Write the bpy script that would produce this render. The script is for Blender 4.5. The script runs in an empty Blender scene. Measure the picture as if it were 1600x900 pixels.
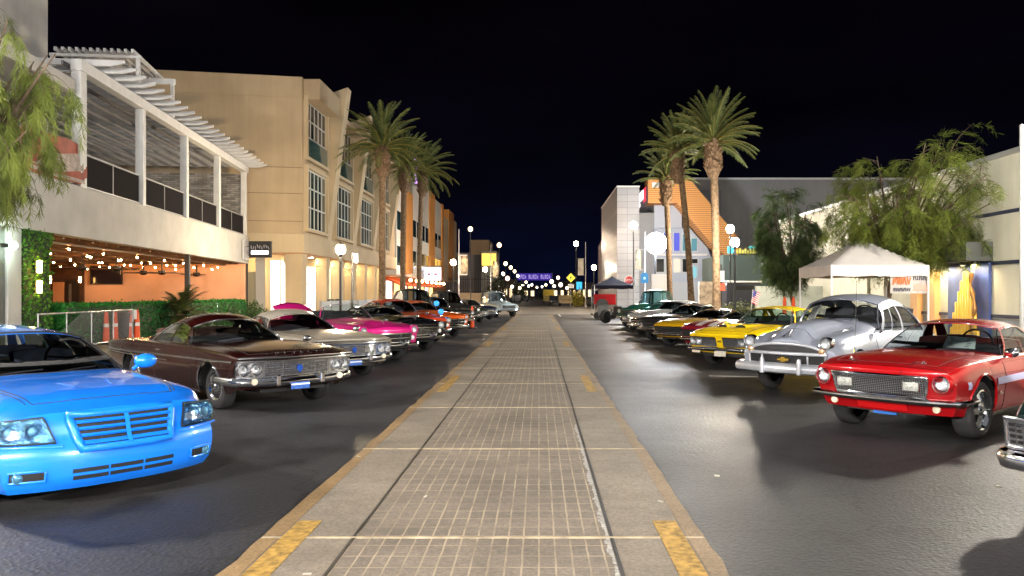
import bpy, math, random
import numpy as np
from mathutils import Vector, Matrix
PI = math.pi
R = math.radians
rnd = random.Random(7)
scene = bpy.context.scene
COL = scene.collection

# ------------------------------------------------------------------ camera
F, CX, CY, CH = 1250.0, 842.0, 460.0, 1.70          # focal length and vanishing point in photo pixels, eye height in metres
cd = bpy.data.cameras.new('camera'); cam = bpy.data.objects.new('camera', cd); COL.objects.link(cam)
cam.location = (0, 0, CH); cam.rotation_euler = (R(90), 0, 0)
cd.sensor_width = 36; cd.lens = F / 1600 * 36
cd.shift_x = -(CX - 800) / 1600; cd.shift_y = (CY - 450) / 1600
cd.clip_start = 0.1; cd.clip_end = 2000
scene.camera = cam
# ------------------------------------------------------------------ night sky
w = bpy.data.worlds.new('World'); scene.world = w; w.use_nodes = True
nt = w.node_tree; nt.nodes.clear()
wo = nt.nodes.new('ShaderNodeOutputWorld'); bg = nt.nodes.new('ShaderNodeBackground')
tc = nt.nodes.new('ShaderNodeTexCoord'); sx = nt.nodes.new('ShaderNodeSeparateXYZ'); cr = nt.nodes.new('ShaderNodeValToRGB')
nt.links.new(tc.outputs['Generated'], sx.inputs[0]); nt.links.new(sx.outputs['Z'], cr.inputs[0])
el = cr.color_ramp.elements
el[0].position = 0.0; el[0].color = (0.0005, 0.0009, 0.0038, 1)
el[1].position = 0.34; el[1].color = (0.0003, 0.00015, 0.0004, 1)
e = el.new(0.12); e.color = (0.0003, 0.0003, 0.0009, 1)
nz = nt.nodes.new('ShaderNodeTexNoise'); nz.inputs['Scale'].default_value = 3.5; nz.inputs['Detail'].default_value = 5
mp = nt.nodes.new('ShaderNodeMapping'); mp.inputs['Scale'].default_value = (1, 1, 3.5)
nt.links.new(tc.outputs['Generated'], mp.inputs[0]); nt.links.new(mp.outputs[0], nz.inputs['Vector'])
mr = nt.nodes.new('ShaderNodeMapRange'); mr.inputs['From Min'].default_value = .35; mr.inputs['From Max'].default_value = .75
mr.inputs['To Min'].default_value = .7; mr.inputs['To Max'].default_value = 1.9
nt.links.new(nz.outputs['Fac'], mr.inputs['Value']); nt.links.new(mr.outputs[0], bg.inputs['Strength'])
nt.links.new(cr.outputs[0], bg.inputs[0]); nt.links.new(bg.outputs[0], wo.inputs[0])
# added faint fill sun from above, lifts the overall darkness
sd = bpy.data.lights.new('night_glow', 'SUN'); sd.energy = 0.09; sd.angle = R(100); sd.color = (0.92, 0.95, 1.0)
so = bpy.data.objects.new('night_glow', sd); COL.objects.link(so); so.rotation_euler = (R(38), R(8), 0)
# ------------------------------------------------------------------ exposure
vs = scene.view_settings
vs.view_transform = 'Standard'; vs.look = 'None'; vs.exposure = 1.9; vs.gamma = 1; vs.use_curve_mapping = False
scene.render.engine = 'CYCLES'
cy = scene.cycles
cy.use_denoising = True
cy.max_bounces = 8; cy.diffuse_bounces = 3; cy.glossy_bounces = 4; cy.transmission_bounces = 6; cy.transparent_max_bounces = 24
cy.sample_clamp_indirect = 4.0; cy.caustics_reflective = False; cy.caustics_refractive = False

def GP(px, py, z=0.0):
    d = (CH - z) * F / (py - CY)
    return ((px - CX) * d / F, d, z)
def X(px, d): return (px - CX) * d / F
def Z(py, d): return CH + (CY - py) * d / F
def sstep(a, b, x):
    t = min(1, max(0, (x - a) / (b - a))); return t * t * (3 - 2 * t)
def lerp(a, b, t): return a + (b - a) * t
def curve(pts):
    """monotone cubic through (x, y) points"""
    pts = sorted(pts); xs = [p[0] for p in pts]; ys = [p[1] for p in pts]; n = len(xs)
    if n == 1: return lambda x: ys[0]
    h = [xs[i+1]-xs[i] for i in range(n-1)]; d = [(ys[i+1]-ys[i])/h[i] for i in range(n-1)]
    m = [d[0]] + [0 if d[i-1]*d[i] <= 0 else 2*d[i-1]*d[i]/(d[i-1]+d[i]) for i in range(1, n-1)] + [d[-1]]
    def f(x):
        if x <= xs[0]: return ys[0]
        if x >= xs[-1]: return ys[-1]
        i = 0
        while x > xs[i+1]: i += 1
        t = (x-xs[i])/h[i]; t2 = t*t; t3 = t2*t
        return (2*t3-3*t2+1)*ys[i]+(t3-2*t2+t)*h[i]*m[i]+(-2*t3+3*t2)*ys[i+1]+(t3-t2)*h[i]*m[i+1]
    return f
# ------------------------------------------------------------------ objects
def tag(o, label=None, cat=None, group=None, kind=None):
    if label: o['label'] = label
    if cat: o['category'] = cat
    if group: o['group'] = group
    if kind: o['kind'] = kind
    return o
def thing(name, label, cat, loc=(0, 0, 0), rz=0, group=None):
    o = bpy.data.objects.new(name, None); COL.objects.link(o)
    o.location = loc; o.rotation_euler = (0, 0, rz); o.empty_display_size = .2
    return tag(o, label, cat, group)
def copy_tree(o, parent=None):
    c = o.copy(); COL.objects.link(c)
    if parent: c.parent = parent
    for ch in list(o.children): copy_tree(ch, c)
    return c
class MB:
    def __init__(s): s.v = []; s.f = []
    def add(s, vs, fs):
        b = len(s.v); s.v += [tuple(p) for p in vs]; s.f += [tuple(i + b for i in f) for f in fs]; return s
    def box(s, x0, x1, y0, y1, z0, z1):
        return s.add([(x0,y0,z0),(x1,y0,z0),(x1,y1,z0),(x0,y1,z0),(x0,y0,z1),(x1,y0,z1),(x1,y1,z1),(x0,y1,z1)],
                     [(0,3,2,1),(4,5,6,7),(0,1,5,4),(1,2,6,5),(2,3,7,6),(3,0,4,7)])
    def cbox(s, c, size, M=None):
        x, y, z = [k / 2 for k in size]
        vs = [Vector(p) for p in [(-x,-y,-z),(x,-y,-z),(x,y,-z),(-x,y,-z),(-x,-y,z),(x,-y,z),(x,y,z),(-x,y,z)]]
        if M is not None: vs = [M @ p for p in vs]
        return s.add([p + Vector(c) for p in vs], [(0,3,2,1),(4,5,6,7),(0,1,5,4),(1,2,6,5),(2,3,7,6),(3,0,4,7)])
    def bar(s, a, b, wd, ht, up=(0, 0, 1)):
        """box beam from a to b, wd across, ht along up"""
        a = Vector(a); b = Vector(b); d = (b - a).normalized(); u = Vector(up)
        r = d.cross(u)
        if r.length < 1e-4: r = d.cross(Vector((1, 0, 0)))
        r.normalize(); u = r.cross(d)
        vs = []
        for p in (a, b):
            for i, j in ((-1,-1),(1,-1),(1,1),(-1,1)): vs.append(p + r*wd/2*i + u*ht/2*j)
        return s.add(vs, [(0,1,2,3),(7,6,5,4),(0,4,5,1),(1,5,6,2),(2,6,7,3),(3,7,4,0)])
    def tube(s, pts, rad, n=8, cap=True):
        pts = [Vector(p) for p in pts]; m = len(pts)
        rad = rad if isinstance(rad, (list, tuple)) else [rad] * m
        vs = []; prev = None
        for i, p in enumerate(pts):
            d = (pts[min(i+1, m-1)] - pts[max(i-1, 0)])
            if d.length < 1e-9: d = Vector((0, 0, 1))
            d.normalize()
            if prev is None:
                r = d.cross(Vector((0, 0, 1)))
                if r.length < .05: r = d.cross(Vector((1, 0, 0)))
            else: r = prev - d * prev.dot(d)
            r.normalize(); prev = r; u = d.cross(r)
            for k in range(n):
                a = 2*PI*k/n; vs.append(p + (r*math.cos(a) + u*math.sin(a)) * rad[i])
        fs = [(i*n+k, i*n+(k+1) % n, (i+1)*n+(k+1) % n, (i+1)*n+k) for i in range(m-1) for k in range(n)]
        if cap: fs += [tuple(range(n-1, -1, -1)), tuple((m-1)*n+k for k in range(n))]
        return s.add(vs, fs)
    def lathe(s, prof, n=24, c=(0, 0, 0), axis='z'):
        """prof: list of (radius, height)"""
        vs = []
        for r_, h in prof:
            for k in range(n):
                a = 2*PI*k/n; x, y = r_*math.cos(a), r_*math.sin(a)
                p = (x, y, h) if axis == 'z' else ((h, x, y) if axis == 'x' else (y, h, x))
                vs.append((p[0]+c[0], p[1]+c[1], p[2]+c[2]))
        m = len(prof)
        return s.add(vs, [(i*n+k, i*n+(k+1) % n, (i+1)*n+(k+1) % n, (i+1)*n+k) for i in range(m-1) for k in range(n)])
    def ball(s, c, r, n=12, m=8, sc=(1, 1, 1)):
        vs = [(c[0], c[1], c[2]-r*sc[2])]; fs = []
        for i in range(1, m):
            t = PI*i/m
            for k in range(n):
                a = 2*PI*k/n; vs.append((c[0]+r*sc[0]*math.sin(t)*math.cos(a), c[1]+r*sc[1]*math.sin(t)*math.sin(a), c[2]-r*sc[2]*math.cos(t)))
        vs.append((c[0], c[1], c[2]+r*sc[2]))
        for k in range(n):
            fs.append((0, 1+(k+1) % n, 1+k)); fs.append((len(vs)-1, 1+(m-2)*n+k, 1+(m-2)*n+(k+1) % n))
        for i in range(m-2):
            for k in range(n): fs.append((1+i*n+k, 1+i*n+(k+1) % n, 1+(i+1)*n+(k+1) % n, 1+(i+1)*n+k))
        return s.add(vs, fs)
    def prism(s, poly, fn, t0, t1):
        """poly: 2-D outline; fn(a, b, t) -> point"""
        n = len(poly); vs = [fn(a, b, t0) for a, b in poly] + [fn(a, b, t1) for a, b in poly]
        return s.add(vs, [tuple(range(n-1, -1, -1)), tuple(range(n, 2*n))] + [(i, (i+1) % n, n+(i+1) % n, n+i) for i in range(n)])
    def grid(s, nu, nv, fn):
        vs = [fn(i/nu, j/nv) for i in range(nu+1) for j in range(nv+1)]
        return s.add(vs, [(i*(nv+1)+j, (i+1)*(nv+1)+j, (i+1)*(nv+1)+j+1, i*(nv+1)+j+1) for i in range(nu) for j in range(nv)])
    def quad(s, a, b, c, d): return s.add([a, b, c, d], [(0, 1, 2, 3)])
    def build(s, name, mat, parent=None, smooth=0, bev=0, solid=0):
        me = bpy.data.meshes.new(name); me.from_pydata(s.v, [], s.f); me.update()
        if mat: me.materials.append(mat)
        o = bpy.data.objects.new(name, me); COL.objects.link(o)
        if parent: o.parent = parent
        if smooth:
            me.polygons.foreach_set('use_smooth', [True]*len(me.polygons))
            me.set_sharp_from_angle(angle=R(smooth))
        if solid:
            m = o.modifiers.new('thick', 'SOLIDIFY'); m.thickness = solid; m.offset = -1
        if bev:
            m = o.modifiers.new('edge', 'BEVEL'); m.width = bev; m.segments = 2; m.limit_method = 'ANGLE'; m.angle_limit = R(40)
        return o
    def fixn(s):
        return s
# ------------------------------------------------------------------ materials
MATS = {}
def mat(name, col, rough=.6, metal=0, coat=0, noise=None, bump=None, emit=None, estr=1, spec=.5, alpha=None, rnoise=None, coatr=.05, streak=0):
    if name in MATS: return MATS[name]
    m = bpy.data.materials.new(name); m.use_nodes = True; n = m.node_tree.nodes; l = m.node_tree.links
    b = n['Principled BSDF']; MATS[name] = m
    b.inputs['Base Color'].default_value = (*col, 1); b.inputs['Roughness'].default_value = rough; b.inputs['Metallic'].default_value = metal
    b.inputs['Coat Weight'].default_value = coat; b.inputs['Coat Roughness'].default_value = coatr; b.inputs['Specular IOR Level'].default_value = spec
    if alpha is not None: b.inputs['Alpha'].default_value = alpha
    t = n.new('ShaderNodeTexCoord')
    if noise:
        sc, amt = noise[0], noise[1]
        q = n.new('ShaderNodeTexNoise'); q.inputs['Scale'].default_value = sc; q.inputs['Detail'].default_value = 6; l.new(t.outputs['Object'], q.inputs['Vector'])
        r_ = n.new('ShaderNodeValToRGB'); r_.color_ramp.elements[0].position = .3; r_.color_ramp.elements[1].position = .7
        c2 = noise[2] if len(noise) > 2 else [min(1, c*(1+amt)) for c in col]
        r_.color_ramp.elements[0].color = (*[c*(1-amt) for c in col], 1); r_.color_ramp.elements[1].color = (*c2, 1)
        l.new(q.outputs['Fac'], r_.inputs[0]); l.new(r_.outputs[0], b.inputs['Base Color'])
        if streak:   # rain streaks and grime running down the wall
            mp0 = n.new('ShaderNodeMapping'); mp0.inputs['Scale'].default_value = (1.3, 1.3, .10); l.new(t.outputs['Object'], mp0.inputs[0])
            q2 = n.new('ShaderNodeTexNoise'); q2.inputs['Scale'].default_value = 1.6; q2.inputs['Detail'].default_value = 8; q2.inputs['Roughness'].default_value = .7; l.new(mp0.outputs[0], q2.inputs['Vector'])
            r2_ = n.new('ShaderNodeValToRGB'); r2_.color_ramp.elements[0].position = .30; r2_.color_ramp.elements[1].position = .62; r2_.color_ramp.elements[0].color = (1-streak, 1-streak*1.05, 1-streak*1.1, 1); r2_.color_ramp.elements[1].color = (1, 1, 1, 1); l.new(q2.outputs['Fac'], r2_.inputs[0])
            m0 = n.new('ShaderNodeMix'); m0.data_type = 'RGBA'; m0.blend_type = 'MULTIPLY'; m0.inputs['Factor'].default_value = 1; l.new(r_.outputs[0], m0.inputs['A']); l.new(r2_.outputs[0], m0.inputs['B']); l.new(m0.outputs['Result'], b.inputs['Base Color'])
        if rnoise:
            rr = n.new('ShaderNodeMapRange'); rr.inputs['To Min'].default_value = rnoise[0]; rr.inputs['To Max'].default_value = rnoise[1]
            rr.inputs['From Min'].default_value = .3; rr.inputs['From Max'].default_value = .7
            l.new(q.outputs['Fac'], rr.inputs['Value']); l.new(rr.outputs[0], b.inputs['Roughness'])
    if bump:
        q = n.new('ShaderNodeTexNoise'); q.inputs['Scale'].default_value = bump[0]; q.inputs['Detail'].default_value = 4; l.new(t.outputs['Object'], q.inputs['Vector'])
        bp = n.new('ShaderNodeBump'); bp.inputs['Strength'].default_value = bump[1]; bp.inputs['Distance'].default_value = bump[2] if len(bump) > 2 else .01
        l.new(q.outputs['Fac'], bp.inputs['Height']); l.new(bp.outputs[0], b.inputs['Normal'])
    if emit:
        b.inputs['Emission Color'].default_value = (*emit, 1); b.inputs['Emission Strength'].default_value = estr
    return m
def paint(name, col, rough=.28, metal=.25, coat=1.0):
    return mat('paint_' + name, col, rough, metal, coat, noise=(9, .04))
def globe_mat(name, col, s, rim, power=2.0):
    """frosted globe with a bulb inside: hottest towards the middle, warmer and dimmer towards its edge"""
    m = glow(name, col, s); n, l, b = nodes_of(m); lw_ = n.new('ShaderNodeLayerWeight'); lw_.inputs[0].default_value = .5
    iv = n.new('ShaderNodeMath'); iv.operation = 'SUBTRACT'; iv.inputs[0].default_value = 1; l.new(lw_.outputs['Facing'], iv.inputs[1])
    pw = n.new('ShaderNodeMath'); pw.operation = 'POWER'; pw.inputs[1].default_value = power; l.new(iv.outputs[0], pw.inputs[0])
    mr_ = n.new('ShaderNodeMapRange'); mr_.inputs['To Min'].default_value = s*.04; mr_.inputs['To Max'].default_value = s; l.new(pw.outputs[0], mr_.inputs['Value']); l.new(mr_.outputs[0], b.inputs['Emission Strength'])
    mx = n.new('ShaderNodeMix'); mx.data_type = 'RGBA'; l.new(iv.outputs[0], mx.inputs['Factor']); mx.inputs['A'].default_value = (*rim, 1); mx.inputs['B'].default_value = (*col, 1); l.new(mx.outputs['Result'], b.inputs['Emission Color'])
    return m
def leafy(m, k=.38):
    """thin leaves let some light through"""
    n, l, b = nodes_of(m); o = n['Material Output']; tr = n.new('ShaderNodeBsdfTranslucent'); mx = n.new('ShaderNodeMixShader'); mx.inputs[0].default_value = k
    src = b.inputs['Base Color'].links[0].from_socket if b.inputs['Base Color'].links else None
    if src: l.new(src, tr.inputs[0])
    else: tr.inputs[0].default_value = b.inputs['Base Color'].default_value
    l.new(b.outputs[0], mx.inputs[1]); l.new(tr.outputs[0], mx.inputs[2]); l.new(mx.outputs[0], o.inputs[0]); return m
def glow(name, col, s): return mat('glow_' + name, (0.02, .02, .02), .5, emit=col, estr=s)
def nodes_of(m): return m.node_tree.nodes, m.node_tree.links, m.node_tree.nodes['Principled BSDF']
def glass_mat(name, tint, refl=.12, rough=.02):
    if name in MATS: return MATS[name]
    m = bpy.data.materials.new(name); m.use_nodes = True; n = m.node_tree.nodes; l = m.node_tree.links; n.clear(); MATS[name] = m
    o = n.new('ShaderNodeOutputMaterial'); mx = n.new('ShaderNodeMixShader'); tr = n.new('ShaderNodeBsdfTransparent'); gl = n.new('ShaderNodeBsdfGlossy')
    fr = n.new('ShaderNodeFresnel'); fr.inputs[0].default_value = 1.5; ad = n.new('ShaderNodeMath'); ad.operation = 'ADD'; ad.inputs[1].default_value = refl
    tr.inputs[0].default_value = (*tint, 1); gl.inputs['Roughness'].default_value = rough
    l.new(fr.outputs[0], ad.inputs[0]); l.new(ad.outputs[0], mx.inputs[0]); l.new(tr.outputs[0], mx.inputs[1]); l.new(gl.outputs[0], mx.inputs[2]); l.new(mx.outputs[0], o.inputs[0])
    return m
CHROME = mat('chrome', (.82, .83, .86), .07, 1, noise=(6, .06), rnoise=(.05, .14))
CHROME_W = mat('satin_chrome', (.78, .79, .82), .25, 1)
RUBBER = mat('tyre_rubber', (.022, .022, .024), .75, bump=(60, .3))
WALLW = mat('whitewall_rubber', (.75, .74, .7), .6)
BLACK = mat('black_trim', (.012, .012, .013), .5)
DARKIN = mat('dark_interior', (.02, .02, .022), .8, noise=(12, .3))
CAVITY = mat('grille_black', (.006, .006, .007), .7)  # also laid on as flat patches for the shade inside grille openings
GLASS = glass_mat('car_glass', (.74, .80, .78), .03)
GLASS_D = glass_mat('car_glass_dark', (.20, .24, .25), .05)
LENS = mat('headlamp_glass', (.85, .88, .9), .04, .0, 1.0, noise=(70, .25), bump=(90, .25))
BOWL = mat('headlamp_reflector', (.85, .86, .88), .30, .55, .6, bump=(45, .5))
AMBER = mat('amber_lens', (.75, .22, .03), .15, 0, 1)
REDLENS = mat('red_lens', (.5, .01, .01), .15, 0, 1)
PAPER = mat('show_card_paper', (.75, .85, .82), .7)
PAPERW = mat('white_card_paper', (.85, .85, .83), .7)
INK = mat('card_ink', (.05, .05, .06), .7)
# ------------------------------------------------------------------ cars (local frame: front axle at the origin, nose towards +x, driver on +y)
KS = [0, .05, .12, .2, .3, .4, .5, .6, .7, .79, .87, .93, .97, 1.0]
SS = [.985, .96, .92, .86, .78, .68, .58, .48, .38, .28, .18, .09, 0]
def sweep(mb, path, prof, closed=True):
    """sweep a profile (outward, up) along a horizontal-ish path of points; outward is to the right of travel"""
    P = [Vector(p) for p in path]; n = len(prof); vs = []
    for i, p in enumerate(P):
        d = P[min(i+1, len(P)-1)] - P[max(i-1, 0)]; d.z = 0
        if d.length < 1e-6: d = Vector((0, 1, 0))
        d.normalize(); o = Vector((d.y, -d.x, 0))
        for a, b in prof: vs.append(p + o*a + Vector((0, 0, b)))
    m = len(P)
    fs = [(i*n+k, i*n+(k+1) % n, (i+1)*n+(k+1) % n, (i+1)*n+k) for i in range(m-1) for k in range(n)]
    fs += [tuple(range(n-1, -1, -1)), tuple((m-1)*n+k for k in range(n))]
    mb.add(vs, fs)
class Car: pass
def make_car(name, label, loc, deg, pm, S, group=None, lod=1):
    """S: shape spec; pm: body paint"""
    c = Car(); c.S = S; c.pm = pm; c.lod = lod
    c.root = r = thing(name, label, S.get('cat', 'car'), loc, R(deg), group)
    xf, xr, wb = S['xf'], S['xr'], S['wb']
    W, ZS, ZC, ZB = curve(S['W']), curve(S['ZS']), curve(S['ZC']), curve(S['ZB'])
    pr = curve(S.get('prof', [(0, .92), (.25, .985), (.5, 1), (.8, .985), (1, .93)]))
    bl = S.get('blend', lambda s, x: s**3.2)
    nose, tail = curve(S.get('nose', [(0, 0)])), curve(S.get('tail', [(0, 0)]))
    bow, bowt, wref = S.get('bow', .12), S.get('bowt', .08), S.get('wref', max(y for _, y in S['W']))
    nl = S.get('nl', .55)
    def D(p):
        x, y, z = p; t = sstep(xf-nl, xf, x); q = sstep(xr+.5, xr, x) if x < xr+.5 else 0
        q = 1 - sstep(xr, xr+.5, x)
        return (x + t*(nose(z) - bow*abs(y/wref)**2.4) + q*(-tail(z) + bowt*abs(y/wref)**2.4), y, z)
    def sy(x, z):
        a, b = ZB(x), ZS(x); return W(x)*pr(min(1, max(0, (z-a)/(b-a))))
    def tz(x, y):
        s = min(1, abs(y)/(W(x)*pr(1))); a = ZC(x); return a + (ZS(x)-a)*bl(s, x)
    c.D, c.sy, c.tz, c.W, c.ZS, c.ZC, c.ZB = D, sy, tz, W, ZS, ZC, ZB
    c.F = lambda y, z, o=0: (lambda p: (p[0]+o, p[1], p[2]))(D((xf, y, z)))
    c.B = lambda y, z, o=0: (lambda p: (p[0]-o, p[1], p[2]))(D((xr, y, z)))
    c.T = lambda x, y, o=0: D((x, y, tz(x, y)+o))
    c.Sd = lambda x, z, sg, o=0: (lambda p: (p[0], p[1]+sg*o, p[2]))(D((x, sg*sy(x, z), z)))
    # stations
    st = set(); step = S.get('step', .13 if lod else .26); n = int((xf-xr)/step)
    for i in range(n+1): st.add(round(xr + (xf-xr)*i/n, 4))
    for e_ in (.02, .05, .09, .15, .24): st.add(round(xf-e_, 4)); st.add(round(xr+e_, 4))
    Ra = S.get('Ra', .40); zw = S.get('zw', S['wr']); arches = S.get('arches', [0, -wb])
    na = 14 if lod else 8; exact = set()
    for xw in arches:
        for i in range(na+1): exact.add(round(xw + Ra*math.cos(PI*i/na), 4))
        exact.add(round(xw+Ra+.004, 4)); exact.add(round(xw-Ra-.004, 4))
    st = sorted([s for s in st if all(abs(s-q) > .035 for q in exact)] + list(exact))
    def zlo(x):
        z = ZB(x)
        for k, xw in enumerate(arches):
            if abs(x-xw) <= Ra+1e-4:
                za = zw + S.get('arch_h', [1, 1])[k]*math.sqrt(max(0, Ra*Ra-(x-xw)**2))
                z = max(z, za)
        return min(z, ZS(x)-.03)
    mb = MB(); nk, ns = len(KS), len(SS); rows = []
    for x in st:
        a, b, lo = ZB(x), ZS(x), zlo(x); half = []
        for k in KS:
            z = lo + (b-lo)*k; half.append((W(x)*pr((z-a)/(b-a)), z))
        y1 = W(x)*pr(1); cz = ZC(x)
        for s in SS: half.append((y1*s, cz + (b-cz)*bl(s, x)))
        rows.append([D((x, -y, z)) for y, z in half] + [D((x, y, z)) for y, z in reversed(half[:-1])])
    m = len(rows[0]); vs = [p for r_ in rows for p in r_]
    mb.add(vs, [(i*m+j, i*m+j+1, (i+1)*m+j+1, (i+1)*m+j) for i in range(len(rows)-1) for j in range(m-1)])
    nc = 12
    for x in (xf, xr):
        a, b, lo = ZB(x), ZS(x), zlo(x); half = []
        for k in KS: half.append((W(x)*pr(k), a + (b-a)*k))
        for s in SS: half.append((W(x)*pr(1)*s, ZC(x) + (b-ZC(x))*bl(s, x)))
        vs = [D((x, y*(2*j/nc-1), z)) for y, z in half for j in range(nc+1)]
        mb.add(vs, [(i*(nc+1)+j, i*(nc+1)+j+1, (i+1)*(nc+1)+j+1, (i+1)*(nc+1)+j) for i in range(len(half)-1) for j in range(nc)])
    bo = mb.build('body', pm, r, smooth=S.get('sharp', 42))
    # underbody and wheel wells
    ub = MB(); zf = min(ZB(0-wb/2), ZB(0)) + .04; wy = W(-wb/2)*.97
    ub.box(-wb+Ra, -Ra, -wy*.9, wy*.9, zf, zf+.05)
    ub.box(xr+.2, xf-.2, -wy*.55, wy*.55, zf+.01, zf+.06)
    for xw in arches:
        for sg in (-1, 1):
            yo, yi = sg*(W(xw)*.955), sg*W(xw)*.55
            pts = [(xw+Ra*1.02*math.cos(PI*i/12), zw-.02+Ra*1.02*math.sin(PI*i/12)) for i in range(13)]
            vs = [(x, yo, min(z, ZS(x)-.05)) for x, z in pts] + [(x, yi, min(z, ZS(x)-.05)) for x, z in pts]
            ub.add(vs, [(i, i+1, 13+i+1, 13+i) for i in range(12)] + [tuple(13+i for i in range(13))])
    ub.build('underbody', CAVITY, r)
    # wheels
    tr = S.get('track', W(0)*.86)
    wh = S.get('wheel', 'steel')
    for xw in [0, -wb]:
        for sg in (-1, 1):
            wr_ = S['wr'] if xw == 0 else S.get('wr2', S['wr'])
            wheel(r, xw, sg*tr, wr_, S.get('tw', .2), sg, wh, lod)
    # greenhouse
    if 'cab' in S: cabin(c, S['cab'])
    return c
def wheel(root, x, y, rad, tw, sg, style, lod):
    h = tw/2; ri = rad*(.62 if style in ('steel', 'wire', 'whitewall', 'gold') else .70)
    n = 32 if lod else 16
    t = MB().lathe([(ri, -h*.8), (ri+.02, -h), (rad*.9, -h), (rad*.975, -h*.8), (rad, -h*.5), (rad, h*.5), (rad*.975, h*.8), (rad*.9, h), (ri+.02, h), (ri, h*.8)], n, axis='y')
    o = t.build('wheel', None, root, smooth=50); o.location = (x, y, rad)
    o.data.materials.append(RUBBER)
    if style == 'whitewall':
        q = MB().lathe([(ri+.012, sg*(h+.004)), (rad*.86, sg*(h+.004))], n, axis='y'); q.build('whitewall', WALLW, o)
    rim = MB(); d = lambda f: sg*h*f
    chrome = CHROME if style != 'dark' else BLACK
    rim.lathe([(ri+.005, d(.95)), (ri-.01, d(1.0)), (ri-.035, d(.8)), (ri-.05, d(.3))], n, axis='y')
    if style in ('steel', 'whitewall'):
        rim.lathe([(ri-.05, d(.3)), (ri*.6, d(.45)), (ri*.55, d(.75)), (ri*.35, d(.95)), (0.001, d(1.0))], n, axis='y')
    elif lod == 0:
        rim.lathe([(ri-.05, d(.3)), (0.001, d(.6))], n, axis='y')
    else:
        ns = {'mag': 5, 'wire': 20, 'gold': 5, 'dark': 5, 'ten': 10}.get(style, 5)
        for k in range(ns):
            a = 2*PI*k/ns; wd = ri*(.34 if ns == 5 else (.09 if ns == 20 else .2))
            ca, sa = math.cos(a), math.sin(a)
            p0 = Vector((ca*ri*.15, d(.8), sa*ri*.15)); p1 = Vector((ca*(ri-.03), d(.62), sa*(ri-.03)))
            rim.bar(p0, p1, wd, .022, up=(0, 1, 0))
        rim.lathe([(ri*.26, d(.4)), (ri*.26, d(.95)), (ri*.18, d(1.1)), (.001, d(1.12))], 16, axis='y')
        MB().lathe([(ri-.045, d(.1)), (.001, d(.1))], n, axis='y').build('brake_disc', CAVITY, o)
    rim.build('rim', chrome, o, smooth=35)
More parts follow.
